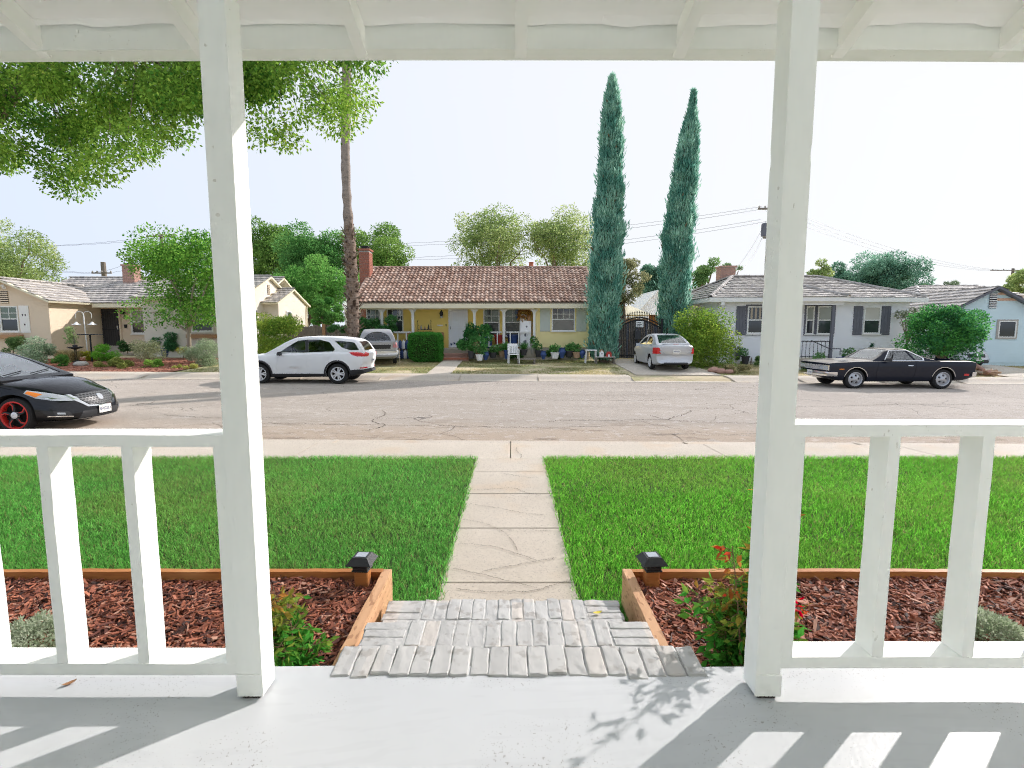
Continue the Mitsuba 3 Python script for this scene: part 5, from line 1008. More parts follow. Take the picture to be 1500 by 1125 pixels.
q = thing('gas_meter', 'grey gas meter with bent pipe against the white house wall', 'meter'); part(q, 'body', tr(lathe([(.05, -.10), (.15, -.09), (.17, 0), (.15, .09), (.05, .10)], 14), M @ mv(11.02, .72, .2)), 'trim_grey', 40); part(q, 'pipe', tube([(10.72, 25.36, .3), (10.72, 25.36, 1.08), (10.78, 25.36, 1.14), (10.90, 25.36, 1.10), (10.92, 25.36, .86)], .028, 6), 'trim_grey'); part(q, 'regulator', lb(M, 10.98, 11.12, .95, 1.10, .10, .26, b=.03), 'trim_grey')
part(k, 'garden_tap', cat([tube([(13.05, 25.47, .62), (13.05, 25.3, .62), (13.05, 25.28, .54)], .018, 6), tube([(12.92, 25.33, .70), (13.18, 25.33, .70)], .012, 5), tube([(13.05, 25.33, .62), (13.05, 25.33, .70)], .012, 5)]), 'trim_grey')

# --- light blue house at the right edge
k = thing('light_blue_house', 'light blue clapboard house with a gable vent at the right edge', 'house'); rng = np.random.default_rng(9)
MB = mv(23.15, 25.2, .0) @ rot(-7); hw_, zr, ze = 2.0, 3.92, 2.78
part(k, 'wall', tr(prism([(-hw_+.1, .1), (7.9, .1), (7.9, ze), (4.6, zr-.08+.0) if False else (hw_-.1, ze), (0, zr-.10), (-hw_+.1, ze)], .02, 9), MB), 'siding_blue')
for i in range(27):
    z0 = .32+i*.135; z1 = z0+.135
    if z0 > zr-.2: break
    lim = lambda z: hw_-.08 if z <= ze else (hw_-.08)*(zr-.10-z)/(zr-.10-ze)
    xl = -lim(z1); xr = 7.9 if z1 <= ze else lim(z1)
    if xr-xl > .15:
        b = np.array([[x, y, z] for x in (xl, xr) for y, z in ((.018, z0+.005), (-.012, z0+.0), (.004, z1), (.018, z1))]); part(k, 'board', tr(trimesh.convex.convex_hull(b), MB), 'peach' if i in (22, 24) and False else 'siding_blue')
part(k, 'bare_board', tr(box(.12, 1.0, -.016, .0, 3.28, 3.40), MB), 'peach'); part(k, 'bare_board', tr(box(.12, .62, -.016, .0, 3.56, 3.66), MB), 'peach')
rk = uniq(k+'__roof'); a = lambda x, y, z: tuple((MB @ np.array([x, y, z, 1]))[:3])
put(rk, deck([[a(-hw_-.25, 9.2, ze-.10), a(-hw_-.25, -.3, ze-.10), a(0, -.3, zr+.04), a(0, 9.2, zr+.04)], [a(hw_+.25, -.3, ze-.10), a(hw_+.25, 9.2, ze-.10), a(.001, 9.2, zr+.04), a(.001, -.3, zr+.04)]], .10), 'trim_grey')
face_tiles(rk, a(hw_+.25, -.3, ze-.10), a(hw_+.25, 9.2, ze-.10), a(0, 9.2, zr+.04), a(0, -.3, zr+.04), rng); face_tiles(rk, a(-hw_-.25, 9.2, ze-.10), a(-hw_-.25, -.3, ze-.10), a(0, -.3, zr+.04), a(0, 9.2, zr+.04), rng)
put(uniq(k+'__rear_roof'), deck([[a(hw_-.2, 2.0, ze+.0), a(8.4, 2.0, ze+.0), a(8.4, 5.0, zr-.1), a(.6, 5.0, zr-.1)]]), 'roof_deck')
Mf = MB @ frame_m([0, -.012, 0], (1, 0)); v = uniq(k+'__gable_vent'); put(v, lb(Mf, -.22, .10, 2.92, 3.66, .002, .02), 'iron')
for i in range(7): part(v, 'slat', tr(box(-.22, .10, -.03, .03, -.008, .008), Mf @ mv(-.0, 2.97+i*.105, .035) @ rot(40, (1, 0, 0))), 'stucco_white')
window(k, Mf, .28, 1.05, 1.52, 2.32, (1, 1), 'trim_white', 'pane_dark', 'pane_dark', .05, False, False, 'stone')
# --- grey roof behind the round bush
k = thing('grey_roofed_house', 'grey roofed house behind the round bush, only its roof in view', 'house'); part(k, 'wall', box(24.2, 33, 31.0, 38, .1, 3.2), 'stucco_white')
rk = uniq(k+'__roof'); A, B, C_, D = (23.6, 30.5, 3.2), (33.6, 30.5, 3.2), (33.6, 39, 3.2), (23.6, 39, 3.2); r0, r1 = (26.6, 34.6, 4.75), (30.6, 34.6, 4.75); put(rk, deck([[A, B, r1, r0], [B, C_, r1], [C_, D, r0, r1], [D, A, r0]]), 'trim_white')
for q in ((A, B, r1, r0), (D, A, r0, r0), (C_, D, r0, r1), (B, C_, r1, r1)): face_tiles(rk, *q, rng)
# --- roofs glimpsed between the cypresses
k = thing('backyard_shed', 'blue grey roofed shed glimpsed behind the gate between the cypresses', 'shed'); part(k, 'wall', prism([(8.6, .3), (11.2, .3), (11.2, 3.0), (9.9, 4.4), (8.6, 3.0)], 36, 40), 'stucco_white')
put(uniq(k+'__roof'), deck([[(8.3, 40.3, 2.75), (8.3, 35.7, 2.75), (9.9, 35.7, 4.55), (9.9, 40.3, 4.55)], [(11.5, 35.7, 2.75), (11.5, 40.3, 2.75), (9.901, 40.3, 4.55), (9.901, 35.7, 4.55)]]), 'trim_white')
k = thing('backyard_shed', 'pale shed wall glimpsed behind the wooden fence left of the palm trunk', 'shed'); part(k, 'wall', box(-11.2, -8.9, 35.0, 38, .3, 3.2), 'stucco_white'); part(k, 'roof', prism([(34.7, 3.2), (38.3, 3.2), (38.3, 3.3), (36.5, 3.9), (34.7, 3.3)], -11.5, -8.6, 'x'), 'trim_white')
k = thing('garden_umbrella', 'pale tan garden umbrella rising behind the iron gate', 'umbrella'); um = [(0, .0)]; 
cx, cy, cz = 7.0, 31.5, 3.35
part(k, 'canopy', cat([deck([[(cx+1.75*math.cos(a), cy+1.75*math.sin(a), cz-.62), (cx+1.75*math.cos(a+math.pi/3), cy+1.75*math.sin(a+math.pi/3), cz-.62), (cx, cy, cz)]], .012) for a in np.arange(6)*math.pi/3+.2]), 'tan_cloth' if False else 'trim_cream'); part(k, 'pole', tube([(cx, cy, .4), (cx, cy, cz+.06)], .03, 8), 'grey_wood')
# ---------------------------------------------------------------- trees and shrubs
mat('bark', (.20, .155, .115), .95); mat('bark_pale', (.33, .27, .21), .95)
def palm_bark(p, n, uv):
    r = noise(p.x*4, p.y*4, p.z*26); return mix(mix(mix((.17, .115, .085), (.31, .245, .20), r), (.075, .05, .038), smoothstep(.6, .8, noise(p.x*9, p.y*9, p.z*9))), (.31, .275, .245), smoothstep(5.5, 8., p.z)*.6)
mat('palm_bark', mikit.proc(palm_bark), .95)
def foliage(clumps, L, W, c0, c1, rng, shell=.5, droop=.2, fold=.2, cj=.16, up=0.):
    V = []
    for (c, R, n) in clumps:
        n = int(n); d = unit(rng.normal(0, 1, (n, 3))); r = shell+(1-shell)*rng.random((n, 1))**.6; r *= .80+.45*meshkit.noise(d*2.3+c[0]*3.1)[:, None]
        P = np.asarray(c)+d*r*np.asarray(R); D = d*.8+rng.normal(0, .75, (n, 3))+[0, 0, up-droop]
        t = np.clip(rng.normal(.45, .25, (n, 1))+rng.normal(0, cj), 0, 1.15); C = np.asarray(c0)+(np.asarray(c1)-np.asarray(c0))*t
        sc = .65+.7*rng.random(n); V.append(leaves(P, D, L*sc, W*sc, np.minimum(C*1.4*(.55+.9*rng.random((n, 1))), .72), rng, fold))
    return merge(V)
def limb(a, b, r0, r1, rng, k=6, wob=.08):
    a, b = np.array(a, float), np.array(b, float); t = np.linspace(0, 1, k)[:, None]; L = np.linalg.norm(b-a); p = a+(b-a)*t; p += rng.normal(0, wob*L*.3, p.shape)*np.sin(np.pi*t); p[:, 2] += .10*L*np.sin(np.pi*t[:, 0]); return tube(p, np.linspace(r0, r1, k), 7)
def tree(label, x, y, cz, rx, ry, rz, K, n, L, c0, c1, seed, trunk=.16, name='tree', cat_='tree', group=None, cr=.30, aspect=.5, base=None, fork=.45, bark='bark', squash=1., lopsided=.38, shell=.45, nl=7, **kw):
    rng = np.random.default_rng(seed); k = thing(name, label, cat_, group); zb = float(G(x, y)) if base is None else base; cl = []
    for i in range(K):
        d = unit(rng.normal(0, 1, 3)); r = (.30+.62*rng.random()**.6)*(1+lopsided*rng.normal(0, .5)); m = min(rx, rz)
        c = np.array([x+d[0]*r*rx, y+d[1]*r*ry, cz+d[2]*r*rz]); q = m*cr*(.65+.7*rng.random()); cl.append((c, (q*1.15, q*1.1, q*.85*squash), n*(q/(m*cr))**1.6))
    v, f, c = foliage(cl, L, L*aspect, c0, c1, rng, shell=shell, **kw); put(k+'__crown', (v, f), 'leaf', color=c); labels[k+'__crown'] = {'kind': 'stuff'}
    if trunk:
        fz = zb+(cz-zb)*fork*1.2; tb = [tube([(x, y, zb-.1), (x+.03, y, zb+.3), (x+rng.normal(0, .06), y, (zb+fz)/2), (x, y, fz)], [trunk*1.3, trunk*1.05, trunk*.95, trunk*.85], 9)]
        for c_, R, _ in sorted(cl, key=lambda q: -q[1][0])[:nl]: tb.append(limb((x, y, fz-.05), c_, trunk*.55, trunk*.12, rng))
        part(k, 'trunk', cat(tb), bark, 40)
    return k
GR0, GR1 = (.055, .155, .03), (.20, .36, .07)
# the street tree whose boughs hang into the view from the left
rng = np.random.default_rng(31); k = thing('street_tree', 'leafy boughs of a large tree hanging in from the upper left', 'tree')
edge = [(-260, 250), (0, 282), (40, 300), (85, 306), (150, 285), (215, 268), (262, 258), (300, 240), (345, 222), (395, 222), (440, 236), (455, 220), (480, 205), (505, 222), (530, 215), (548, 185), (552, 130), (556, 60)]
ex, ey = np.array(edge).T; cl = []; tw = []
while len(cl) < 260:
    px, py = -260+815*rng.random(), -130+440*rng.random(); Y = 8.3+3.0*rng.random(); r = .24+.26*rng.random(); rp = r*760/Y
    if py+rp*.85 > np.interp(px, ex, ey) or px+rp*.7 > 560: continue
    thin = px > 385 or py > np.interp(px, ex, ey)-95
    if thin and rng.random() < .12: continue
    if px > 440 and rng.random() < .25: continue
    if any((px-a)**2+(py-b)**2 < c*c for a, b, c in ((215, 135, 14), (225, 62, 12), (130, 135, 15), (65, 262, 14), (230, 225, 18), (380, 150, 20), (130, 232, 10))): continue
    c = at(px, py, Y); cl.append((c, (r*1.2, r, r*.85), 720*(r/.37)**2*(.72 if thin else 1.0)))
v, f, c = foliage(cl, .066, .038, (.05, .155, .025), (.29, .44, .075), rng, shell=.15, droop=.55, fold=.12); put(k+'__crown', (v, f), 'leaf', color=c); labels[k+'__crown'] = {'kind': 'stuff'}
tp = np.array([-11.2, 9.6, .2]); tb = [tube([tp, tp+[.1, 0, 1.5], tp+[.3, .1, 3.2]], [.34, .27, .24], 10)]
hubs = [np.array([-8.8, 9.6, 7.0]), np.array([-6.4, 9.6, 7.3]), np.array([-7.4, 10.2, 7.9]), np.array([-4.4, 9.5, 7.2]), np.array([-9.6, 9.2, 6.3])]
for a, b, r0, r1 in ((tp+[.3, .1, 3.1], hubs[0], .17, .10), (hubs[0], hubs[1], .09, .05), (tp+[.3, .1, 3.1], hubs[2], .15, .07), (hubs[1], hubs[3], .05, .03), (tp+[.3, .1, 3.0], hubs[4], .12, .05), (hubs[4], np.array([-8.4, 9.0, 6.2]), .05, .02)): tb.append(limb(a, b, r0, r1, rng, 8, .05))
for c_, R, n_ in cl:
    h = min(hubs, key=lambda q: np.linalg.norm(q-c_)); tb.append(limb(h, c_, .016, .004, rng, 6, .10))
part(k, 'trunk', cat(tb[:7]), 'bark', 40); part(k, 'twig', cat(tb[7:]), 'bark', 40, kind='stuff')
# palm
rng = np.random.default_rng(8); k = thing('palm_tree', 'tall palm with a shaggy lower trunk standing behind the white crossover', 'palm tree')
PX, PYY = -7.60, 24.6; z = np.linspace(.2, 17.5, 90); rr = np.interp(z, [.2, 1.2, 2.2, 5.8, 6.6, 9, 17.5], [.26, .22, .27, .26, .21, .20, .19])*(1+.06*rng.normal(0, 1, 90)); pts = np.stack([PX+.10*np.sin(z*.5)+.012*z, PYY+0*z, z], 1)
part(k, 'trunk', tube(pts, rr, 14), 'palm_bark', 30); bo = []
for i in range(230):
    zz = 1.0+5.6*rng.random(); a = rng.random()*2*np.pi; r = np.interp(zz, z, rr); p = np.array([PX+.10*np.sin(zz*.5)+.012*zz, PYY, zz]); o = np.array([np.cos(a), np.sin(a), 0]); s = np.array([-np.sin(a), np.cos(a), 0]); l = .10+.16*rng.random(); w = .05+.06*rng.random(); out = .04+.20*rng.random()
    q = p+o*r*.9; tip = p+o*(r+out)+np.array([0, 0, l]); bo.append(trimesh.convex.convex_hull(np.array([q-s*w, q+s*w, q+[0, 0, -.05], tip-s*w*.6, tip+s*w*.6, tip-o*.03])))
part(k, 'leaf_stub', cat(bo), 'palm_bark', kind='stuff')
fr = []
for i in range(34):
    a = i*2.4; el = -.5+1.5*rng.random(); L_ = 1.5; t = np.linspace(0, 1, 9); x_ = L_*t*np.cos(el); z_ = L_*t*np.sin(el)-.5*t*t; p = np.stack([PX+.2+x_*np.cos(a), PYY+x_*np.sin(a), 17.5+z_], 1)
    P = np.repeat(p[2:], 10, 0); D = np.repeat(unit(p[2:]-p[1:-1]), 10, 0)*.4+rng.normal(0, .5, (70, 3)); fr.append(leaves(P, D, .55, .05, np.array([[.08, .17, .04]])*(.6+.8*rng.random((70, 1))), rng))
v, f, c = merge(fr); put(k+'__crown', (v, f), 'leaf', color=c); labels[k+'__crown'] = {'kind': 'stuff'}
# Italian cypresses
def cypress(label, x, y, ztop, prof, dx, seed, n=32000):
    rng = np.random.default_rng(seed); k = thing('cypress_tree', label, 'cypress tree', None); zb = float(G(x, y)); H = ztop-zb; pz, pr = np.array(prof).T
    t = rng.random(n)**.92*.985+.015; a = rng.random(n)*2*np.pi; R = np.interp(t, pz, pr); lob = .62+.78*meshkit.fbm(np.stack([np.cos(a)*2.4, np.sin(a)*2.4, t*H*1.1+seed], 1), 3)
    keep = rng.random(n) < .35+.65*(R/pr.max()); R = R*.87*lob*(.62+.38*rng.random(n)**.5)*np.where(rng.random(n) < .06, 1.28, 1)
    lx = np.interp(t, np.linspace(0, 1, len(dx)), dx); P = np.stack([x+lx+R*np.cos(a), y+R*np.sin(a), zb+t*H-.15], 1)
    D = np.stack([np.cos(a)*.38, np.sin(a)*.38, 1.0+0*a], 1)+rng.normal(0, .22, (n, 3)); cl = meshkit.fbm(P*np.array([3.0, 3.0, 1.5]), 3)[:, None]
    C = np.array([.14, .38, .30])+(np.array([.48, .74, .60])-np.array([.14, .38, .30]))*np.clip(cl*2.1-.62+rng.normal(0, .15, (n, 1)), 0, 1); br = rng.random(n) < .007; C[br] = [.26, .16, .09]
    P, D, C = P[keep], D[keep], C[keep]; m = len(P); sc = .5+.7*rng.random(m); v, f, c = leaves(P, D, .27*sc, .07*sc, C, rng, .3)
    put(k+'__crown', (v, f), 'leaf', color=c); labels[k+'__crown'] = {'kind': 'stuff'}
    zt = np.linspace(0, .97, 12); part(k, 'trunk', tube(np.stack([x+np.interp(zt, np.linspace(0, 1, len(dx)), dx), y+0*zt, zb-.1+zt*H], 1), np.maximum(np.interp(zt, pz, pr)*.52, .02), 9), 'bark', 40)
    return k
cypress('taller tight cypress at the corner of the yellow house', 4.55, 25.6, 13.75, [(0, .5), (.05, .72), (.15, .78), (.32, .80), (.55, .70), (.79, .54), (.885, .42), (.95, .22), (1, .02)], [0, -.05, .10, .15, .12], 3)
cypress('leaning cypress with a ragged thin top, beyond the iron gate', 8.55, 27.6, 13.95, [(0, .5), (.06, .76), (.3, .82), (.52, .77), (.7, .63), (.8, .52), (.88, .32), (.94, .13), (1, .02)], [0, -.05, .1, .4, .62], 4)
# trees behind the houses
LT0, LT1 = (.15, .23, .08), (.40, .47, .19); BL0, BL1 = (.06, .16, .11), (.17, .30, .21)
def bt(label, px, py, Y, hw, hh, K, n, L, c0, c1, seed, **kw):
    p = at(px, py, Y); s = Y/760; return tree(label, p[0], Y, p[2], hw*s, hw*s*.8, hh*s, K, n, L, c0, c1, seed, trunk=kw.pop('trunk', .22), fork=kw.pop('fork', .3), **kw)
bt('airy light green tree at the far left over the beige gable', 14, 378, 44, 62, 50, 51, 402, 0.178, LT0, LT1, 41)
bt('tall tree left of the palm, half behind the left porch post', 400, 386, 44, 50, 60, 57, 665, 0.185, (.07, .17, .04), (.24, .36, .09), 42)
bt('bushy mid green tree directly left of the palm trunk', 462, 394, 40, 50, 52, 57, 665, 0.163, (.06, .18, .05), (.20, .38, .12), 43)
bt('low bright green tree in front of the taller trees left of the palm', 445, 430, 36, 62, 42, 54, 630, 0.148, (.07, .22, .05), (.22, .42, .11), 44)
bt('spreading tree behind the brick chimney of the yellow house', 556, 368, 42, 50, 46, 42, 525, 0.163, (.08, .18, .04), (.24, .36, .10), 45)
bt('pale green tree rising behind the middle of the clay tile roof', 724, 360, 50, 60, 54, 52, 392, 0.192, LT0, LT1, 46)
bt('pale green tree behind the right end of the clay tile roof', 824, 358, 50, 50, 56, 45, 392, 0.192, LT0, LT1, 47)
bt('dull olive tree just right of the taller cypress', 915, 415, 29.5, 26, 44, 30, 402, 0.096, (.13, .15, .07), (.34, .33, .19), 48, fork=.35)
bt('blue green conifer seen between the two cypresses', 962, 418, 46, 26, 38, 33, 525, 0.178, BL0, BL1, 49)
bt('small leafy tree right of the leaning cypress', 1028, 402, 44, 22, 20, 15, 350, 0.148, (.08, .18, .06), (.24, .36, .14), 50)
bt('thin branchy tree peeking over the chimney of the white house', 1070, 392, 48, 16, 13, 9, 157, 0.192, (.10, .17, .09), (.22, .30, .16), 51)
bt('light tree over the white house roof next to the right porch post', 1203, 400, 46, 16, 20, 13, 227, 0.163, LT0, LT1, 52)
bt('large blue green tree behind the white house', 1288, 418, 52, 46, 42, 60, 630, 0.200, BL0, (.22, .38, .28), 53)
bt('lower blue green tree left of the large one behind the white house', 1248, 420, 54, 34, 24, 27, 490, 0.200, BL0, BL1, 54)
bt('small yellow green tree over the grey roof behind the bush', 1350, 430, 60, 18, 12, 12, 262, 0.207, LT0, LT1, 55)
bt('spiky dark tree above the grey roof behind the bush', 1392, 425, 55, 14, 11, 10, 192, 0.252, (.08, .13, .08), (.20, .26, .16), 56, aspect=.2, up=.8)
bt('olive tree over the ridge of the light blue house', 1499, 416, 58, 26, 22, 26, 300, 0.207, LT0, LT1, 57)
bt('rounded green tree over the dark wooden fence', 478, 458, 31.5, 26, 20, 18, 577, 0.104, (.05, .17, .04), (.18, .36, .10), 58, fork=.6)
# front yard trees
k = tree('young multi stemmed tree in the bark bed before the beige house', -15.25, 24.6, 4.35, 2.45, 1.9, 2.45, 60, 380, .115, (.05, .18, .028), (.24, .42, .075), 60, trunk=.10, bark='bark_pale', fork=.30, cr=.30, aspect=.6)
kb = tree('tangled bare vine shrub climbing the corner of the white house', 18.9, 24.9, 2.2, .55, .4, 1.05, 9, 70, .10, (.12, .16, .09), (.30, .32, .22), 61, trunk=.06, name='vine_shrub', cat_='shrub', nl=9)
tree('large round dark green bush behind the tailgate of the vintage pickup', 18.50, 22.3, 1.72, 1.42, 1.3, 1.15, 44, 380, .10, (.025, .115, .05), (.12, .36, .075), 62, trunk=.12, name='round_bush', cat_='bush', cr=.34, fork=.3)
def shrub(label, px, py, Y, hw, hh, n, L, c0, c1, seed, K=9, name='shrub', aspect=.5, **kw):
    hw, hh, n, K = hw*1.15, hh*1.2, n*1.35, int(K*1.3); py -= hh*.12; s = Y/760; p = at(px, py, Y); return tree(label, p[0], Y, p[2], hw*s, kw.pop('dy', hw*s*.8), hh*s, K, n, L, c0, c1, seed, trunk=.02, name=name, cat_='shrub', cr=.45, aspect=aspect, base=p[2]-hh*s, nl=4, lopsided=.12, **kw)
YG0, YG1 = (.09, .20, .03), (.36, .44, .08)
shrub('yellow green hedge left of the white crossover bonnet', 398, 492, 23.2, 36, 24, 430, .085, YG0, YG1, 70, 14)
shrub('dark leafy shrub under the windows of the yellow house behind the grey hatchback', 560, 482, 26.5, 34, 14, 330, .10, (.03, .12, .04), (.12, .30, .09), 71, 10)
shrub('low dark shrub at the foot of the palm by the fence', 492, 484, 26, 16, 7, 150, .10, (.03, .11, .04), (.12, .26, .09), 72, 6)
shrub('leafy potted shrub left of the porch railing, before the right half of the door', 697, 500, 25.6, 20, 19, 330, .10, (.02, .10, .03), (.12, .32, .09), 73, 10, aspect=.65)
shrub('big yellow green hedge between the silver sedan and the white house', 1028, 510, 23.8, 36, 36, 560, .09, (.07, .17, .025), (.34, .44, .07), 74, 22)
shrub('grey green shrub with white blooms nearest the black sedan bonnet', 52, 520, 23.2, 22, 15, 300, .08, (.16, .25, .15), (.40, .48, .34), 75)
shrub('dark green low shrub behind the black sedan mirror', 88, 530, 22.4, 14, 8, 200, .07, (.05, .16, .04), (.18, .34, .08), 76, 6)
shrub('bright green rounded shrub left of the entry step', 154, 519, 24.3, 14, 11, 330, .06, (.06, .24, .02), (.26, .55, .08), 77, 8)
shrub('low spreading olive shrub at the kerb end of the bark bed', 166, 537, 22.0, 29, 9, 260, .07, (.15, .20, .05), (.42, .42, .14), 78, 10)
shrub('bushy pale shrub with feathery tops in the middle of the bark bed', 218, 518, 23.0, 20, 14, 360, .075, (.22, .26, .12), (.52, .50, .34), 79, 10, aspect=.25)
shrub('fresh green skirt of leaves under the feathery shrub', 217, 536, 22.2, 19, 7, 220, .07, (.10, .24, .04), (.34, .48, .12), 80, 7)
shrub('yellow flowering shrub behind the young tree trunk', 268, 515, 25.6, 16, 7, 220, .06, (.34, .34, .04), (.66, .56, .08), 81, 6)
shrub('small yellow green mound at the kerb under the young tree', 266, 541, 21.9, 18, 6, 200, .055, (.24, .28, .06), (.50, .48, .16), 82, 6)
shrub('broad silvery green shrub right of the young tree trunk', 296, 522, 23.2, 22, 19, 420, .075, (.18, .25, .14), (.42, .48, .33), 83, 12, aspect=.3)
shrub('dark potted foliage beside the screen door', 186, 507, 27.6, 12, 8, 200, .09, (.03, .09, .03), (.10, .22, .07), 84, 5)
shrub('dark leafy shrub in the blue pot by the white porch post', 242, 503, 26.9, 20, 11, 260, .09, (.03, .12, .05), (.12, .28, .12), 85, 7)
shrub('yellow green low mound left of the tray post', 128, 521, 24.6, 12, 6, 200, .06, (.32, .36, .03), (.62, .60, .10), 86, 6)
shrub('loose low plants at the foot of the white house wall right of the hedge', 1100, 528, 24.9, 34, 5, 220, .09, (.07, .15, .05), (.28, .36, .14), 87, 9)
shrub('dust covered shrub beneath the beige house window', 18, 508, 25.4, 13, 10, 200, .08, (.06, .14, .05), (.20, .30, .12), 88, 6)
shrub('low ragged ground cover with dry stems beside the driveway', 1075, 542, 21.6, 30, 6, 200, .08, (.20, .22, .09), (.46, .40, .24), 89, 8)
shrub('dark leafy ground plants along the wall under the shuttered window', 822, 516, 26.4, 32, 7, 260, .09, (.025, .09, .03), (.12, .26, .08), 92, 9)
shrub('dark ferny plants below the porch railing behind the white chair', 742, 517, 26.2, 24, 7, 220, .09, (.025, .09, .03), (.12, .26, .08), 93, 8)
# clipped square hedge
rng = np.random.default_rng(90); k = thing('clipped_hedge', 'clipped boxy green hedge left of the yellow house steps', 'hedge'); n = 15000; hx, hy, hz = .80, .62, .70; q = rng.uniform(-1, 1, (n, 3)); ax = rng.integers(0, 3, n); q[np.arange(n), ax] = np.sign(q[np.arange(n), ax])*(.86+.14*rng.random(n))
nr = q**5; q = q/np.linalg.norm(np.abs(q)**7, axis=1, keepdims=True, ord=None)**0; q /= (np.sum(np.abs(q)**5, 1, keepdims=True)**(1/5))/np.max(np.abs(q), 1, keepdims=True); q *= .86+.26*meshkit.fbm(q*2.5+9, 3)[:, None]
P = np.array([-4.20, 25.45, 1.06])+q*[hx, hy, hz]; D = nr+rng.normal(0, .5, (n, 3))+[0, 0, .3]; C = np.array([.04, .20, .03])+np.array([.14, .36, .08])*np.clip(rng.normal(.45, .3, (n, 1)), 0, 1)
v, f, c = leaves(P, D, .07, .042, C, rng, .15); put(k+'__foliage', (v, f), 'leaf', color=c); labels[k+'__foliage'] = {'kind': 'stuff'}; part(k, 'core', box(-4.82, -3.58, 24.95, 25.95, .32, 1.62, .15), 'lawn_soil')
part(k, 'stem', cat([tube([(-4.7+i*.25, 25.4, .3), (-4.7+i*.25, 25.4, .6)], .03, 6) for i in range(5)]), 'bark', kind='stuff')
# straw coloured grass clump
rng = np.random.default_rng(91); n = 900; a = rng.random(n)*6.283; r = .28*rng.random(n)**.5; x, y = -20.55+r*np.cos(a)*1.6, 24.0+r*np.sin(a); v, f, c = blades(x, y, np.full(n, .42), .45+.35*rng.random(n), .016, rng, np.array([.42, .34, .14]), np.array([.74, .62, .34]), .0, .9)
put('grass_clump', (v, f), 'leaf', color=c); labels['grass_clump'] = {'label': 'clump of straw coloured ornamental grass by the pale side wall', 'category': 'grass clump'}
# yard grass
def yard(label, regions, dens, c0, c1, seed, h=.07, straw=.35, w=.017):
    rng = np.random.default_rng(seed); L = []
    for x0, x1, y0, y1, *ex_ in regions:
        n = int((x1-x0)*(y1-y0)*dens); x, y = x0+(x1-x0)*rng.random(n), y0+(y1-y0)*rng.random(n); p = meshkit.fbm(np.stack([x*.9, y*1.4, 0*x+seed], 1), 3); m = rng.random(n) < np.clip((p-.30)*3.2, .06, 1); x, y, p = x[m], y[m], p[m]
        v, f, c = blades(x, y, G(x, y)-.035, h*(.5+rng.random(len(x))), w, rng, np.array(c0), np.array(c1), straw, .9, False); g = np.repeat(meshkit.fbm(np.stack([x*.55, y*.9, 0*x+seed+7], 1), 2), 3)[:, None]; c = c*(1-np.clip(g*2.4-.75, 0, 1))+np.array([.66, .57, .34])*np.clip(g*2.4-.75, 0, 1)*(.7+.5*rng.random((len(c), 1))); L.append((v, f, c))
    v, f, c = merge(L); k = uniq('yard_grass'); put(k, (v, f), 'leaf', color=c); labels[k] = {'label': label, 'category': 'grass', 'kind': 'stuff'}
DG0, DG1 = (.16, .25, .09), (.40, .46, .20)
yard('patchy half dry grass before the yellow house', [(-10.5, -3.3, 20.55, 26.4), (-2.45, 4.7, 20.55, 26.5)], 900, DG0, DG1, 95)
yard('dry sparse grass before the white house', [(8.6, 12.6, 20.6, 25.3), (12.6, 19.6, 20.6, 24.2)], 650, DG0, DG1, 96)
yard('yellowed dry grass before the light blue house', [(23.2, 34, 20.6, 25.0), (19.6, 23.2, 20.55, 22.2)], 550, (.30, .30, .13), (.50, .45, .22), 97, straw=.6)
yard('thin grass edging the beige house garden', [(-13.3, -10.5, 20.55, 29), (-34, -24, 20.6, 25.8)], 420, DG0, DG1, 98)
# ---------------------------------------------------------------- paths, drives and the bark bed across the street
def pad(name, x0, x1, y0, y1, dz, m, n=1):
    ys = np.linspace(y0, y1, n+1)
    for a, b in zip(ys[:-1], ys[1:]):
        q = sheet([x0, x1], [a+.006, b-.006], dz); v = np.asarray(q.vertices); bot = v.copy(); bot[:, 2] -= .12
        hull = trimesh.convex.convex_hull(np.vstack([v, bot])); struct(name, hull, m)
pad('garden_path', -3.40, -2.45, 20.56, 25.69, .012, 'concrete', 4)
pad('driveway', 4.95, 8.35, 20.62, 27.0, .014, 'concrete', 4); pad('driveway', 19.9, 23.3, 20.62, 29.5, .012, 'concrete', 4)
pad('garden_path', 13.2, 14.5, 20.56, 23.78, .01, 'concrete', 3)
def bark_fn(p, n, uv):
    return mix((.16, .06, .04), (.36, .17, .115), noise(p.x*26, p.y*26)*.6+noise(p.x*60, p.y*60)*.4)
mat('bark_mulch', mikit.proc(bark_fn), .95)
def sheet2(x0, x1, y0, y1, dz):
    return sheet([x0, x1], [y0, y1], dz)
struct('garden_bed', sheet2(-22.6, -13.6, 20.60, 26.2, .012), 'bark_mulch')
rng = np.random.default_rng(3); n = 5200; x, y = -22.5+8.8*rng.random(n), 20.7+5.2*rng.random(n); P = np.stack([x, y, G(x, y)+.01], 1); v, f, c = leaves(P, np.stack([rng.normal(0, 1, n), rng.normal(0, 1, n), .25*rng.random(n)], 1), .08+.08*rng.random(n), .03, np.array([.36, .15, .10])*(.4+rng.random((n, 1))), rng, .2)
put('garden_bed__bark_chip', (v, f), 'mulch_chip', color=c); labels['garden_bed__bark_chip'] = {'kind': 'stuff'}
def rock(x, y, s, seed, flat=.6):
    m = trimesh.creation.icosphere(3, 1.0); v = m.vertices*(1+.45*(meshkit.fbm(m.vertices*1.3+seed*7, 3)[:, None]-.5)); v = v*[s, s*.8, s*flat]+[x, y, float(G(x, y))+s*flat*.5]; return trimesh.Trimesh(v, m.faces, process=False)
p = at(119, 533, 22.6); one('garden_rock', rock(p[0], 22.6, .30, 3, .45), 'stone', 'flat grey rock in the bark bed below the bird bath', 'rock', 40)
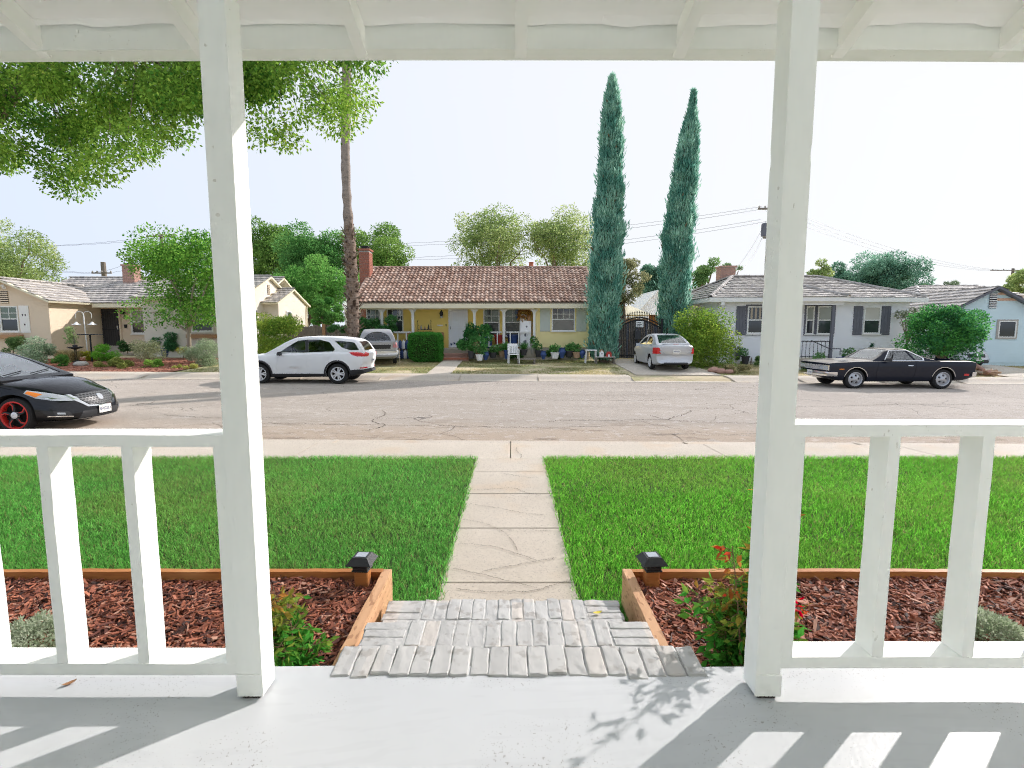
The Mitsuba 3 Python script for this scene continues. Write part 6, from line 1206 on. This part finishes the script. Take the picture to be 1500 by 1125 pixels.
# bird bath, tray post, twin flower lamp
p = at(112, 530, 24.0); k = thing('bird_bath', 'dark bird bath on a thin stem with a spiky plant rising from its bowl', 'bird bath'); zb = float(G(p[0], 24)); X = p[0]
part(k, 'stem', lathe([(.16, 0), (.14, .04), (.05, .12), (.04, .5), (.07, .60)], 12, (X, 24.0, zb)), 'dark_pot', 40); part(k, 'bowl', lathe([(.07, .60), (.26, .66), (.31, .70), (.30, .715), (.22, .68), (.05, .67)], 18, (X, 24.0, zb)), 'dark_pot', 40); part(k, 'pot', lathe([(.07, .68), (.10, .76), (.09, .80), (.02, .80)], 10, (X, 24.0, zb)), 'dark_pot', 40)
rng = np.random.default_rng(2); n = 260; P = np.stack([X-.06+.08*rng.normal(0, 1, n)-.12*rng.random(n), 24+.1*rng.normal(0, 1, n), zb+.8+.75*rng.random(n)], 1); v, f, c = leaves(P, np.stack([-.5+rng.normal(0, .4, n), rng.normal(0, .4, n), .4+rng.random(n)], 1), .17, .045, np.array([[.34, .46, .20]])*(.6+.7*rng.random((n, 1))), rng, .1); put(k+'__plant', (v, f), 'leaf', color=c); labels[k+'__plant'] = {'kind': 'stuff'}
part(k, 'plant_stem', tube([(X, 24, zb+.8), (X-.02, 24, zb+1.2), (X-.05, 24, zb+1.62)], .018, 6), 'grey_wood')
p = at(135, 528, 24.2); k = thing('tray_post', 'slim black post with a flat tray top beside the bird bath', 'bird feeder'); zb = float(G(p[0], 24.2)); part(k, 'pole', tube([(p[0], 24.2, zb-.1), (p[0], 24.2, zb+1.25)], .035, 8), 'iron'); part(k, 'tray', box(p[0]-.42, p[0]+.42, 23.95, 24.45, zb+1.251, zb+1.29, .004), 'iron')
p = at(129, 528, 25.0); k = thing('garden_lamp', 'white twin headed garden lamp with flower shaped shades on bent arms', 'lamp'); zb = float(G(p[0], 25)); X = p[0]
part(k, 'pole', tube([(X+.03, 25, zb-.1), (X, 25, zb+1.0), (X-.03, 25, zb+2.2)], .024, 8), 'plastic_white')
for g in (-1, 1):
    part(k, 'arm', tube([(X-.03+g*(.19-.19*math.cos(t)), 25, zb+2.18+.14*math.sin(t)-.0) for t in np.linspace(0, math.pi, 9)]+[(X-.03+g*.38, 25, zb+2.0)], .012, 6), 'plastic_white')
    sh = part(k, 'shade', lathe([(.03, 0), (.06, -.05), (.13, -.12), (.20, -.14), (.19, -.15), (.10, -.16), (.02, -.13)][::-1], 12, (X-.03+g*.38, 25, zb+1.83)), 'plastic_white', 30)
    part(k, 'petal', cat([trimesh.convex.convex_hull(np.array([[X-.03+g*.38+r*math.cos(a+d), 25+r*math.sin(a+d), zb+1.83+z] for r, d, z in ((.12, -.3, -.10), (.12, .3, -.10), (.24, 0, -.10), (.13, 0, -.13))])) for a in np.arange(6)*1.047]), 'plastic_white', kind='stuff')
# iron gate
k = thing('iron_gate', 'arched black iron gate with spikes, boarded behind, across the driveway', 'gate'); gy = 27.15; x0, x1 = wx(903, gy), wx(967, gy); gz = float(G(6.5, gy)); n = 26
top = lambda x: gz+1.75+.42*math.sin(math.pi*np.clip((x-x0)/(x1-x0), 0, 1))
for i in range(14):
    a = x0+(x1-x0)*i/14; b = x0+(x1-x0)*(i+1)/14-.012; part(k, 'board', prism([(a, gz+.04), (b, gz+.04), (b, top(b)-.14), (a, top(a)-.14)], gy+.035, gy+.06), 'grey_wood' if i % 3 else 'trim_grey')
for i in range(n+1):
    x = x0+(x1-x0)*i/n; part(k, 'bar', cat([tube([(x, gy, gz+.05), (x, gy, top(x)+.22)], .014, 5), trimesh.convex.convex_hull(np.array([[x-.03, gy, top(x)+.25], [x+.03, gy, top(x)+.25], [x, gy-.02, top(x)+.25], [x, gy+.02, top(x)+.25], [x, gy, top(x)+.36], [x, gy, top(x)+.21]]))]), 'iron')
for dz in (0, -.14): part(k, 'arched_rail', tube([(x, gy, top(x)+dz) for x in np.linspace(x0, x1, 17)], .03, 6), 'iron')
part(k, 'rail', tube([(x0, gy, gz+.2), (x1, gy, gz+.2)], .025, 6), 'iron')
for x in (x0-.04, x1+.04): part(k, 'gate_post', box(x-.05, x+.05, gy-.05, gy+.05, gz-.1, gz+2.1, .005), 'iron')
s = part(k, 'sign', box(wx(930, gy), wx(941, gy), gy-.05, gy-.03, gz+1.66, gz+1.98, .003), 'plastic_white'); 
for i, w in enumerate((.22, .28, .2)): part(s, 'print_line', box(wx(931.2, gy), wx(931.2, gy)+w, gy-.053, gy-.0501, gz+1.87-i*.08, gz+1.905-i*.08), 'iron')
part(k, 'letter_box', box(wx(928, gy), wx(937, gy), gy-.18, gy-.03, gz+1.02, gz+1.5, .02), 'dark_pot')
k = thing('orange_board', 'bright orange timber panel above the gate by the leaning cypress', 'panel'); xa, xb = wx(950, 30.5, 2), wx(963, 30.5, 2)
for i in range(4): w = (xb-xa)/4; part(k, 'plank', box(xa+i*w+.004, xa+(i+1)*w-.004, 30.5, 30.54, .4, wz(461, 30.5)), 'orange_paint')
k = thing('timber_fence', 'reddish timber fence behind the iron gate beneath the umbrella', 'fence'); xa, xb = wx(903, 30.2, 2), wx(949, 30.2, 2)
for i in range(12): w = (xb-xa)/12; part(k, 'plank', box(xa+i*w+.006, xa+(i+1)*w-.006, 30.2, 30.23, .4, wz(466+(i % 2)*.8, 30.2)), 'bare_wood')
k = thing('lattice_fence', 'rust brown slatted fence piece above the yellow green hedge', 'fence'); za, zb = wz(489, 24.9), wz(474, 24.9)
for i in range(5): part(k, 'slat', box(9.0, 9.93, 24.9, 24.93, za+(zb-za)*i/5, za+(zb-za)*(i+1)/5-.012), 'chimney_brick')
for x in (9.1, 9.8): part(k, 'post', box(x-.04, x+.04, 24.931, 25.0, .3, zb), 'grey_wood')
k = thing('dark_fence', 'weathered dark board fence between the beige and yellow houses', 'fence'); xa, xb = -12.7, -8.4
for i in range(27): w = (xb-xa)/27; h = 2.12+.05*math.sin(i*5.1); part(k, 'plank', prism([(xa+i*w+.006, .3), (xa+(i+1)*w-.006, .3), (xa+(i+1)*w-.006, h-.05), (xa+i*w+w*.5, h), (xa+i*w+.006, h-.05)], 29.5, 29.53), 'grey_wood')
part(k, 'rail', box(xa, xb, 29.535, 29.6, 1.7, 1.8), 'grey_wood')
part(k, 'post', box(-10.7, -10.55, 29.4, 29.498, .3, 2.2), 'bare_wood')
# utility poles and wires
def pole(label, px, py, Y, r=.14, arms=(), extra=None):
    t = at(px, py, Y); k = thing('utility_pole', label, 'utility pole', None); part(k, 'pole', tube([(t[0], Y, .2), (t[0], Y, t[2])], [r*1.25, r], 8), 'grey_wood')
    for dz, w in arms:
        part(k, 'crossarm', box(t[0]-w, t[0]+w, Y-r-.12, Y-r-.01, t[2]-dz-.06, t[2]-dz+.06), 'grey_wood')
        for i in range(5): x = t[0]-w*.92+1.84*w*i/4; part(k, 'insulator', lathe([(.04, 0), (.07, .06), (.05, .13), (.02, .15)], 7, (x, Y-r-.06, t[2]-dz+.061)), 'stone', 40)
    return k, t
k, t1 = pole('wooden utility pole with two crossarms over the beige house', 236, 343, 52, .16, ((.25, 1.3), (1.15, 1.5)))
k, t2 = pole('short wooden utility pole with one crossarm over the porch of the beige house', 151, 384, 48, .20, ((1.0, .9),))
k, t3 = pole('utility pole with a grey transformer, mostly behind the right porch post', 1128, 294, 38, .13, ((.6, .9), (2.6, .45))); part(k, 'transformer', lathe([(.05, 0), (.22, .02), (.22, .85), (.16, .92), (.05, .94)], 14, (t3[0]-.34, 37.9, t3[2]-2.5)), 'trim_grey', 40)
k, t4 = pole('far utility pole with a crossarm above the light blue house', 1484, 393, 72, .15, ((.3, 3.2),))
def wires(names, pairs, group='overhead wires'):
    for label, (a, b, sag) in zip(names, pairs):
        t = np.linspace(0, 1, 26)[:, None]; a_, b_ = np.array(a, float), np.array(b, float); p = a_+(b_-a_)*t; p[:, 2] -= sag*4*(t*(1-t))[:, 0]
        one('overhead_wire', tube(p, .010, 4), 'iron', label, 'wire', group=group)
A = lambda px, py, Y: at(px, py, Y)
wires([f'{w} of the four long thin wires across the sky behind the clay tile roof' for w in ('topmost', 'second', 'third', 'lowest')]+[f'{w} short wire linking the two poles over the beige house' for w in ('left', 'right')]+[f'{w} of the three wires on the far pole over the light blue house' for w in ('left', 'middle', 'right')]+[f'{w} wire from the left frame edge to the taller left pole' for w in ('upper', 'lower')]+[f'{w} wire from the left frame edge to the short pole' for w in ('lower', 'upper')], [(t1+[d, 0, -.2-e], t3+[d*.5, 0, -.4-e], 1.6+.15*i) for i, (d, e) in enumerate(((-1.1, 0), (1.1, 0), (-1.2, .9), (1.2, .9)))] + [(t2+[d, 0, -.9], t1+[d, 0, -1.1], .5) for d in (-.8, .8)] + [(t3+[d, 0, -.5], t4+[d*2, 0, -.3], 1.2) for d in (-.8, .0, .8)] + [(A(-160, 352, 46), t1+[d, 0, -.25], .7) for d in (-1.0, .9)] + [(A(-160, 360, 46)+[0, 0, d], t2+[.3*d, 0, -1.0], .6) for d in (0, .5)])
wires(['lower service wire drooping to the chimney of the white house', 'upper service wire drooping to the left eave of the white house'], [(t3+[-.3, 0, -2.2], (12.6, 30.6, 5.2), .8), (t3+[-.2, 0, -1.4], (10.2, 29.0, 3.7), 1.0)], 'service wires')
# ---------------------------------------------------------------- things in the yellow house yard and porch
def pot_shape(kind, h, r, c):
    P = {'flared': [(.62*r, 0), (.75*r, .3*h), (.95*r, .88*h), (1.05*r, .9*h), (1.05*r, h), (.92*r, h), (.85*r, .86*h), (.1*r, .84*h)], 'urn': [(.5*r, 0), (.45*r, .12*h), (.95*r, .5*h), (r, .62*h), (.72*r, .85*h), (.85*r, h), (.7*r, h), (.6*r, .86*h), (.05*r, .8*h)],
         'jug': [(.55*r, 0), (.95*r, .25*h), (r, .5*h), (.7*r, .78*h), (.42*r, .86*h), (.5*r, h), (.4*r, h), (.3*r, .88*h), (.03*r, .86*h)]}[kind]
    return lathe(P, 16, c)
pots = [(691, 525, 25.0, 'flared', .36, .19, 'dark_pot', 'dark pot with white pebbled flank at the right of the path', 'spiky'), (697, 517, 25.3, 'jug', .62, .27, 'clay_pot', 'tall clay jug beside the path, behind the dark pot', None), (702.5, 528, 24.8, 'flared', .30, .19, 'plastic_white', 'white footed pot below the potted shrub', 'leafy'),
        (711.5, 527, 24.9, 'urn', .42, .17, 'blue_glaze', 'blue glazed urn right of the white footed pot', None), (722, 524, 25.2, 'flared', .26, .2, 'dark_pot', 'low dark pot of leaves left of the white chair', 'leafy'), (735, 522, 25.5, 'flared', .30, .18, 'clay_pot', 'clay pot of leaves nearest the left side of the white chair', 'leafy'),
        (742, 525, 25.2, 'flared', .42, .13, 'blue_glaze', 'slim blue pot touching the back leg of the white chair', 'spiky'), (767, 520, 25.4, 'flared', .28, .2, 'dark_pot', 'pot of spiky green blades right of the white chair', 'fern'), (789, 523, 25.6, 'flared', .34, .2, 'dark_pot', 'dark pot with a leafy plant at the corner of the shuttered wall', 'leafy'), (796, 526, 25.1, 'urn', .40, .15, 'blue_glaze', 'blue and white urn at the start of the pot row under the shuttered window', None),
        (813, 525, 25.2, 'flared', .30, .22, 'plastic_white', 'broad white pot under the shuttered window', 'leafy'), (823, 524, 25.2, 'urn', .50, .19, 'blue_glaze', 'big blue urn under the shuttered window', None), (834, 523, 25.5, 'flared', .32, .26, 'dark_pot', 'wide dark pot of leaves right of the big blue urn', 'leafy'), (845, 524, 25.2, 'flared', .28, .2, 'clay_pot', 'clay pot of leaves left of the small white table', 'leafy'), (853, 524, 25.1, 'urn', .40, .15, 'blue_glaze', 'blue urn against the small white table', None), (782, 518, 26.0, 'flared', .5, .2, 'stone', 'grey stone pot by the corner porch post', 'leafy'),
        (243, 514, 27.0, 'flared', .45, .28, 'blue_glaze', 'large blue pot by the porch of the beige house', None), (1016+76, 525, 24.9, 'flared', .40, .2, 'dark_pot', 'dark pot with a leafy plant by the gas meter', 'leafy'), (1233, 523, 24.4, 'flared', .40, .22, 'blue_glaze', 'square shouldered blue pot left of its twin by the white house', None), (1243, 521, 24.5, 'flared', .46, .26, 'blue_glaze', 'blue pot with dark leaves by the white house', 'leafy'), (1200, 524, 23.9, 'flared', .32, .30, 'stone', 'round stone planter of pale flowers by the porch steps of the white house', 'leafy'), (1277, 510, 25.1, 'flared', .30, .16, 'dark_pot', 'pot with a small tiered conifer under the right hand shuttered window', 'conifer')]
for i, (px, py, Y, kind, h, r, m, lab, pl) in enumerate(pots):
    p = at(px, py, Y); z = float(G(p[0], Y)); z = max(z, min(p[2], z+.35)) if px < 1000 and px > 300 else z; k = thing('garden_pot', lab, 'plant pot'); rng = np.random.default_rng(200+i)
    part(k, 'pot', pot_shape(kind, h, r, (p[0], Y, z-.01)), m, 40)
    if pl:
        top = np.array([p[0], Y, z+h]); n = 170
        if pl == 'fern' or pl == 'spiky': D = np.stack([rng.normal(0, .6, n), rng.normal(0, .6, n), .5+rng.random(n)], 1); q = leaves(top+rng.normal(0, .03, (n, 3)), D, .30*(.5+rng.random(n)), .03, np.array([[.10, .27, .07]])*(.6+.8*rng.random((n, 1))), rng, .1)
        elif pl == 'conifer': t = rng.random(380); P = top+np.stack([rng.normal(0, .10, 380)*(1.2-t), rng.normal(0, .10, 380)*(1.2-t), t*.75], 1); q = leaves(P, rng.normal(0, 1, (380, 3))+[0, 0, -.2], .09, .03, np.array([[.05, .16, .09]])*(.6+.8*rng.random((380, 1))), rng, .1)
        else: q = foliage([(top+[rng.normal(0, .08), 0, .12+.08*rng.random()], (.22, .2, .17), 150), (top+[rng.normal(0, .14), 0, .22], (.15, .15, .15), 90)], .085, .05, (.04, .13, .04), (.16, .34, .10), rng)
        put(k+'__plant', q[:2], 'leaf', color=q[2]); labels[k+'__plant'] = {'kind': 'stuff'}
        part(k, 'soil', lathe([(.02, 0), (.85*r, .005), (.5*r, .02)], 12, (p[0], Y, z+h*.86)), 'mulch_bed')
def chair(px, py, Y, rz, lab):
    p = at(px, py, Y); z = float(G(p[0], Y)); k = thing('garden_chair', lab, 'chair', None); M = mv(p[0], Y, z) @ rot(rz)
    for a in (-1, 1):
        part(k, 'leg', tube([(a*.25, -.24, 0), (a*.23, -.22, .42), (a*.235, -.22, .62)], .024, 7), 'plastic_white', 40, M=M); part(k, 'leg', tube([(a*.25, .25, 0), (a*.22, .20, .42), (a*.22, .27, .88)], .024, 7), 'plastic_white', 40, M=M)
        part(k, 'armrest', box(a*.235-.03, a*.235+.03, -.25, .26, .621, .645, .008), 'plastic_white', 40, M=M)
    part(k, 'seat', box(-.225, .225, -.24, .22, .405, .435, .01), 'plastic_white', 40, M=M)
    for i in range(5): u = -.16+i*.08; part(k, 'back_slat', tr(box(u-.03, u+.03, .215, .235, .46, .84, .005), rot(-9, (1, 0, 0), (0, .22, .42))), 'plastic_white', 40, M=M)
    part(k, 'back_rail', tr(box(-.24, .24, .205, .245, .80, .93, .012), rot(-9, (1, 0, 0), (0, .22, .42))), 'plastic_white', 40, M=M)
chair(752, 531, 24.7, 8, 'white plastic garden chair before the porch railing of the yellow house')
k = thing('garden_table', 'small white side table with thin legs right of the pot row', 'table'); p = at(865, 527, 25.0); z = float(G(p[0], 25)); M = mv(p[0]+.0, 25.0, z)
part(k, 'top', box(-.28, .28, -.2, .2, .60, .64, .008), 'plastic_white', M=M); [part(k, 'leg', tube([(a*.25, b*.17, 0), (a*.23, b*.15, .60)], .022, 6), 'plastic_white', 40, M=M) for a in (-1, 1) for b in (-1, 1)]
k = thing('garden_bench', 'low weathered slat bench with trinkets on it beside the cypress', 'bench'); p = at(886, 526, 24.8); z = float(G(p[0], 24.8)); BXc = p[0]; M = mv(BXc, 24.8, z)
for i in range(4): part(k, 'slat', box(-.48, .48, -.2+i*.105, -.11+i*.105, .30, .33), 'stone', M=M)
for a in (-1, 1): part(k, 'leg', box(a*.42-.03, a*.42+.03, -.18, .18, 0, .299), 'grey_wood', M=M)
k = thing('birdhouse', 'little white birdhouse with a pitched roof on the slat bench', 'birdhouse'); M = mv(BXc-.16, 24.8, z+.331); part(k, 'wall', prism([(-.10, 0), (.10, 0), (.10, .2), (0, .32), (-.10, .2)], -.08, .08), 'plastic_white', M=M); part(k, 'roof', cat([tr(box(-.005, .15, -.10, .10, 0, .015), rot(50, (0, 1, 0)), mv(0, 0, .335)), tr(box(-.15, .005, -.10, .10, 0, .015), rot(-50, (0, 1, 0)), mv(0, 0, .335))]), 'bare_wood', M=M); part(k, 'door', tr(lathe([(.028, 0), (.028, .004)], 10), rot(90, (1, 0, 0)), mv(0, -.0805, .14)), 'iron', M=M)
k = thing('birdhouse', 'little red toy barn on the slat bench', 'birdhouse'); M = mv(BXc+.18, 24.82, z+.331); part(k, 'wall', prism([(-.13, 0), (.13, 0), (.13, .16), (.07, .24), (-.07, .24), (-.13, .16)], -.08, .08), 'red_paint', M=M); part(k, 'roof', prism([(-.15, .15), (-.14, .16), (-.075, .25), (.075, .25), (.14, .16), (.15, .15), (.08, .265), (-.08, .265)][::-1], -.1, .1), 'grey_wood', M=M); part(k, 'door', box(-.04, .04, -.084, -.0805, 0, .11), 'plastic_white', M=M)
k = thing('wooden_step', 'low timber platform by the corner porch post of the yellow house', 'platform'); p = at(771, 532, 24.9); M = mv(p[0], 24.9, float(G(p[0], 24.9)))
for i in range(5): part(k, 'plank', box(-.45, .45, -.28+i*.11, -.18+i*.11, .16, .195), 'grey_wood', M=M)
for a in (-1, 1): part(k, 'bearer', box(a*.38-.04, a*.38+.04, -.28, .26, -.02, .159), 'grey_wood', M=M)
k = thing('white_cabinet', 'tall white cabinet with blue flower decals on the porch', 'cabinet'); xa, xb = wx(761.5, 26.95, 1.6), wx(778, 26.95, 1.6)
part(k, 'body', box(xa, xb, 26.87, 27.35, .935, 2.34, .01), 'trim_white'); part(k, 'door', box(xa+.03, xb-.03, 26.852, 26.869, .98, 2.30, .003), 'plastic_white')
for u, v_, s in ((.5, 1.25, .13), (.55, 1.62, .11), (.6, 2.05, .05)): part(k, 'flower_decal', tr(cat([tr(lathe([(s*.42, 0), (s*.3, .003)], 9), mv(s*.55*math.cos(a), s*.55*math.sin(a), 0)) for a in np.arange(5)*1.2566]+[lathe([(s*.3, 0), (s*.2, .005)], 9)]), rot(90, (1, 0, 0)), mv(xa+(xb-xa)*u, 26.851, v_)), 'decal_blue' if False else 'trim_grey', kind='stuff')
k = thing('white_box', 'small white box standing on the tall white cabinet', 'box'); part(k, 'body', box(xa+.02, xa+.34, 26.95, 27.25, 2.341, 2.66, .008), 'trim_white'); part(k, 'lid', box(xa+.01, xa+.35, 26.94, 27.26, 2.661, 2.69, .004), 'plastic_white')
one('picture_frame', cat([box(xa+.37, xa+.40, 26.98, 27.0, 2.341, 2.63), box(xa+.52, xa+.55, 26.98, 27.0, 2.341, 2.63), box(xa+.401, xa+.519, 26.98, 27.0, 2.60, 2.63), box(xa+.401, xa+.519, 26.985, 26.995, 2.341, 2.599)]), 'bare_wood', 'small brown frame leaning beside the white box on the cabinet', 'frame', kind='thing')
k = thing('hanging_basket', 'rust brown dried plant hanging over the tall white cabinet', 'hanging basket'); p = at(767.5, 458, 27.0); rng = np.random.default_rng(6)
v, f, c = foliage([(p+[0, 0, -.05], (.32, .25, .26), 420), (p+[-.1, 0, -.3], (.2, .2, .15), 140)], .12, .05, (.22, .11, .03), (.46, .26, .08), rng); put(k+'__plant', (v, f), 'leaf', color=c); labels[k+'__plant'] = {'kind': 'stuff'}; part(k, 'hook', tube([(p[0], 27.0, p[2]), (p[0], 27.0, 3.10)], .01, 5), 'iron')
def chime(px, py, Y, lab, m, seed):
    p = at(px, py, Y); rng = np.random.default_rng(seed); k = thing('wind_chime', lab, 'wind chime'); part(k, 'top_disc', lathe([(.02, 0), (.07, .005), (.07, .02), (.02, .03)], 12, (p[0], Y, p[2]+.12)), m); part(k, 'cord', tube([(p[0], Y, p[2]+.15), (p[0], Y, 3.0)], .006, 4), 'iron')
    for i in range(6): a = i*1.047; part(k, 'pipe', tube([(p[0]+.055*math.cos(a), Y+.055*math.sin(a), p[2]+.115), (p[0]+.055*math.cos(a), Y+.055*math.sin(a), p[2]-.10-.12*rng.random())], .011, 5), m)
    part(k, 'clapper', lathe([(.005, 0), (.05, .03), (.03, .10), (.005, .12)], 10, (p[0], Y, p[2]-.38)), m)
for px, py, lab, m in ((540, 455, 'dark wind chime hanging before the leftmost porch window of the yellow house', 'dark_pot'), (586, 459, 'pale jumbled wind chime hanging before the second porch window of the yellow house', 'alloy'), (716, 456, 'dark wind chime hanging before the window just right of the door', 'dark_pot'), (757, 455, 'blue wind chime hanging left of the dried hanging plant', 'blue_glaze')): chime(px, py, 26.95, lab, m, px)
k = thing('plant_stand', 'black wire shelf stand on the porch behind the clipped hedge', 'shelf'); xa, xb = wx(613, 27.2, 1.8), wx(632, 27.2, 1.8); part(k, 'shelf', box(xa, xb, 27.05, 27.4, 1.50, 1.53), 'iron'); part(k, 'shelf', box(xa, xb, 27.05, 27.4, 1.88, 1.91), 'iron')
for x in (xa, xb): part(k, 'upright', tube([(x, 27.06, .94), (x, 27.06, 2.4)], .015, 5), 'iron')
for i in range(7): x = xa+(xb-xa)*(i+.5)/7; part(k, 'trinket', lathe([(.04, 0), (.05, .08), (.02, .12+.05*(i % 3)), (.03, .16+.05*(i % 3))], 8, (x, 27.2, 1.911 if i % 2 else 1.531)), ('clay_pot', 'stone', 'dark_pot')[i % 3])
one('porch_bench', cat([box(-5.6, -3.6, 27.2, 27.6, 1.35, 1.41)]+[box(x, x+.06, 27.25, 27.55, .935, 1.349) for x in (-5.5, -3.8)]+[box(-5.6, -3.6, 27.56, 27.61, 1.411, 1.75)]), 'bare_wood', 'brown bench on the porch left of the door', 'bench', kind='thing')
k = thing('water_bottle_stack', 'blue plastic water bottles stacked by the left porch railing of the yellow house', 'bottles')
for i in range(5): part(k, 'bottle', lathe([(.10, 0), (.12, .03), (.12, .30), (.06, .40), (.03, .43), (.03, .47)], 12, (-5.95+.17*i, 26.5, float(G(-5.5, 26.5))+.02+(.40 if i % 2 else .0)*0)), 'bottle_blue' if False else ('blue_glaze', 'plastic_white')[i % 2], 40)
for i in range(4): part(k, 'bottle', lathe([(.10, 0), (.12, .03), (.12, .30), (.06, .40), (.03, .43), (.03, .47)], 12, (-5.86+.17*i, 26.5, float(G(-5.5, 26.5))+.50)), ('plastic_white', 'blue_glaze')[i % 2], 40)
one('plastic_crate', cat([box(-1.65, -1.05, 27.0, 27.4, .935, 1.6, .02)]), 'blue_glaze', 'blue plastic tub behind the porch railing right of the potted shrub', 'tub', kind='thing')
k = thing('storage_tub', 'red plastic tub with a rim behind the porch railing', 'tub'); part(k, 'body', pot_shape('flared', .7, .28, (-.65, 27.2, .935)), 'red_paint', 40); k2 = thing('storage_tub', 'blue plastic tub with a rim left of the tall white cabinet', 'tub'); part(k2, 'body', pot_shape('flared', .7, .3, (.05, 27.2, .935)), 'blue_glaze', 40)
one('garden_stake', tube([(wx(585.5, 23.4), 23.4, float(G(-5, 23.4))-.1), (wx(585, 23.4), 23.4, wz(510, 23.4))], .014, 5), 'bark_pale', 'thin upright stake in the grass before the yellow house railing', 'stake')
# stump and wood pile behind the pickup
k = thing('tree_stump', 'sawn tree stump behind the bed of the vintage pickup', 'stump'); p = at(1369, 528, 21.3); part(k, 'wood', lathe([(.24, -.1), (.20, .15), (.17, .42), (.16, .62), (.02, .63)], 14, (p[0], 21.3, float(G(p[0], 21.3)))), 'bark_pale', 40)
k = thing('wood_pile', 'heap of pinkish cut branches and rubble behind the pickup tailgate', 'wood pile'); rng = np.random.default_rng(15); lg = []
for i in range(46):
    x, y, a = 18.2+1.5*rng.random(), 21.0+.8*rng.random(), rng.random()*3.14; l = .25+.35*rng.random(); z = float(G(x, y))+.06+.34*rng.random()*(1-abs(x-18.95)/.9); d = np.array([math.cos(a), math.sin(a), rng.normal(0, .25)])*l/2
    part(k, 'log', tube([np.array([x, y, z])-d, np.array([x, y, z])+d], .035+.04*rng.random(), 7), ('clay_pot', 'chimney_pale', 'bark_pale')[i % 3], 40)
for i, (px, py, Y, s) in enumerate(((1340, 528, 21.6, .22), (1350, 527, 21.8, .16), (1382, 527, 21.2, .20), (1056, 541, 21.5, .20), (1046, 540, 21.7, .24), (1068, 541, 21.4, .18))):
    p = at(px, py, Y); one('garden_rock', rock(p[0], Y, s, i+11), 'chimney_pale' if i > 2 else 'stone', ('grey rock nearest the left end of the round bush', 'smaller grey rock under the round bush', 'grey rock right of the tree stump', 'pinkish rock in the middle of the rocks right of the silver sedan', 'pinkish rock nearest the silver sedan', 'pinkish rock farthest right of the three by the driveway')[i], 'rock', 40)
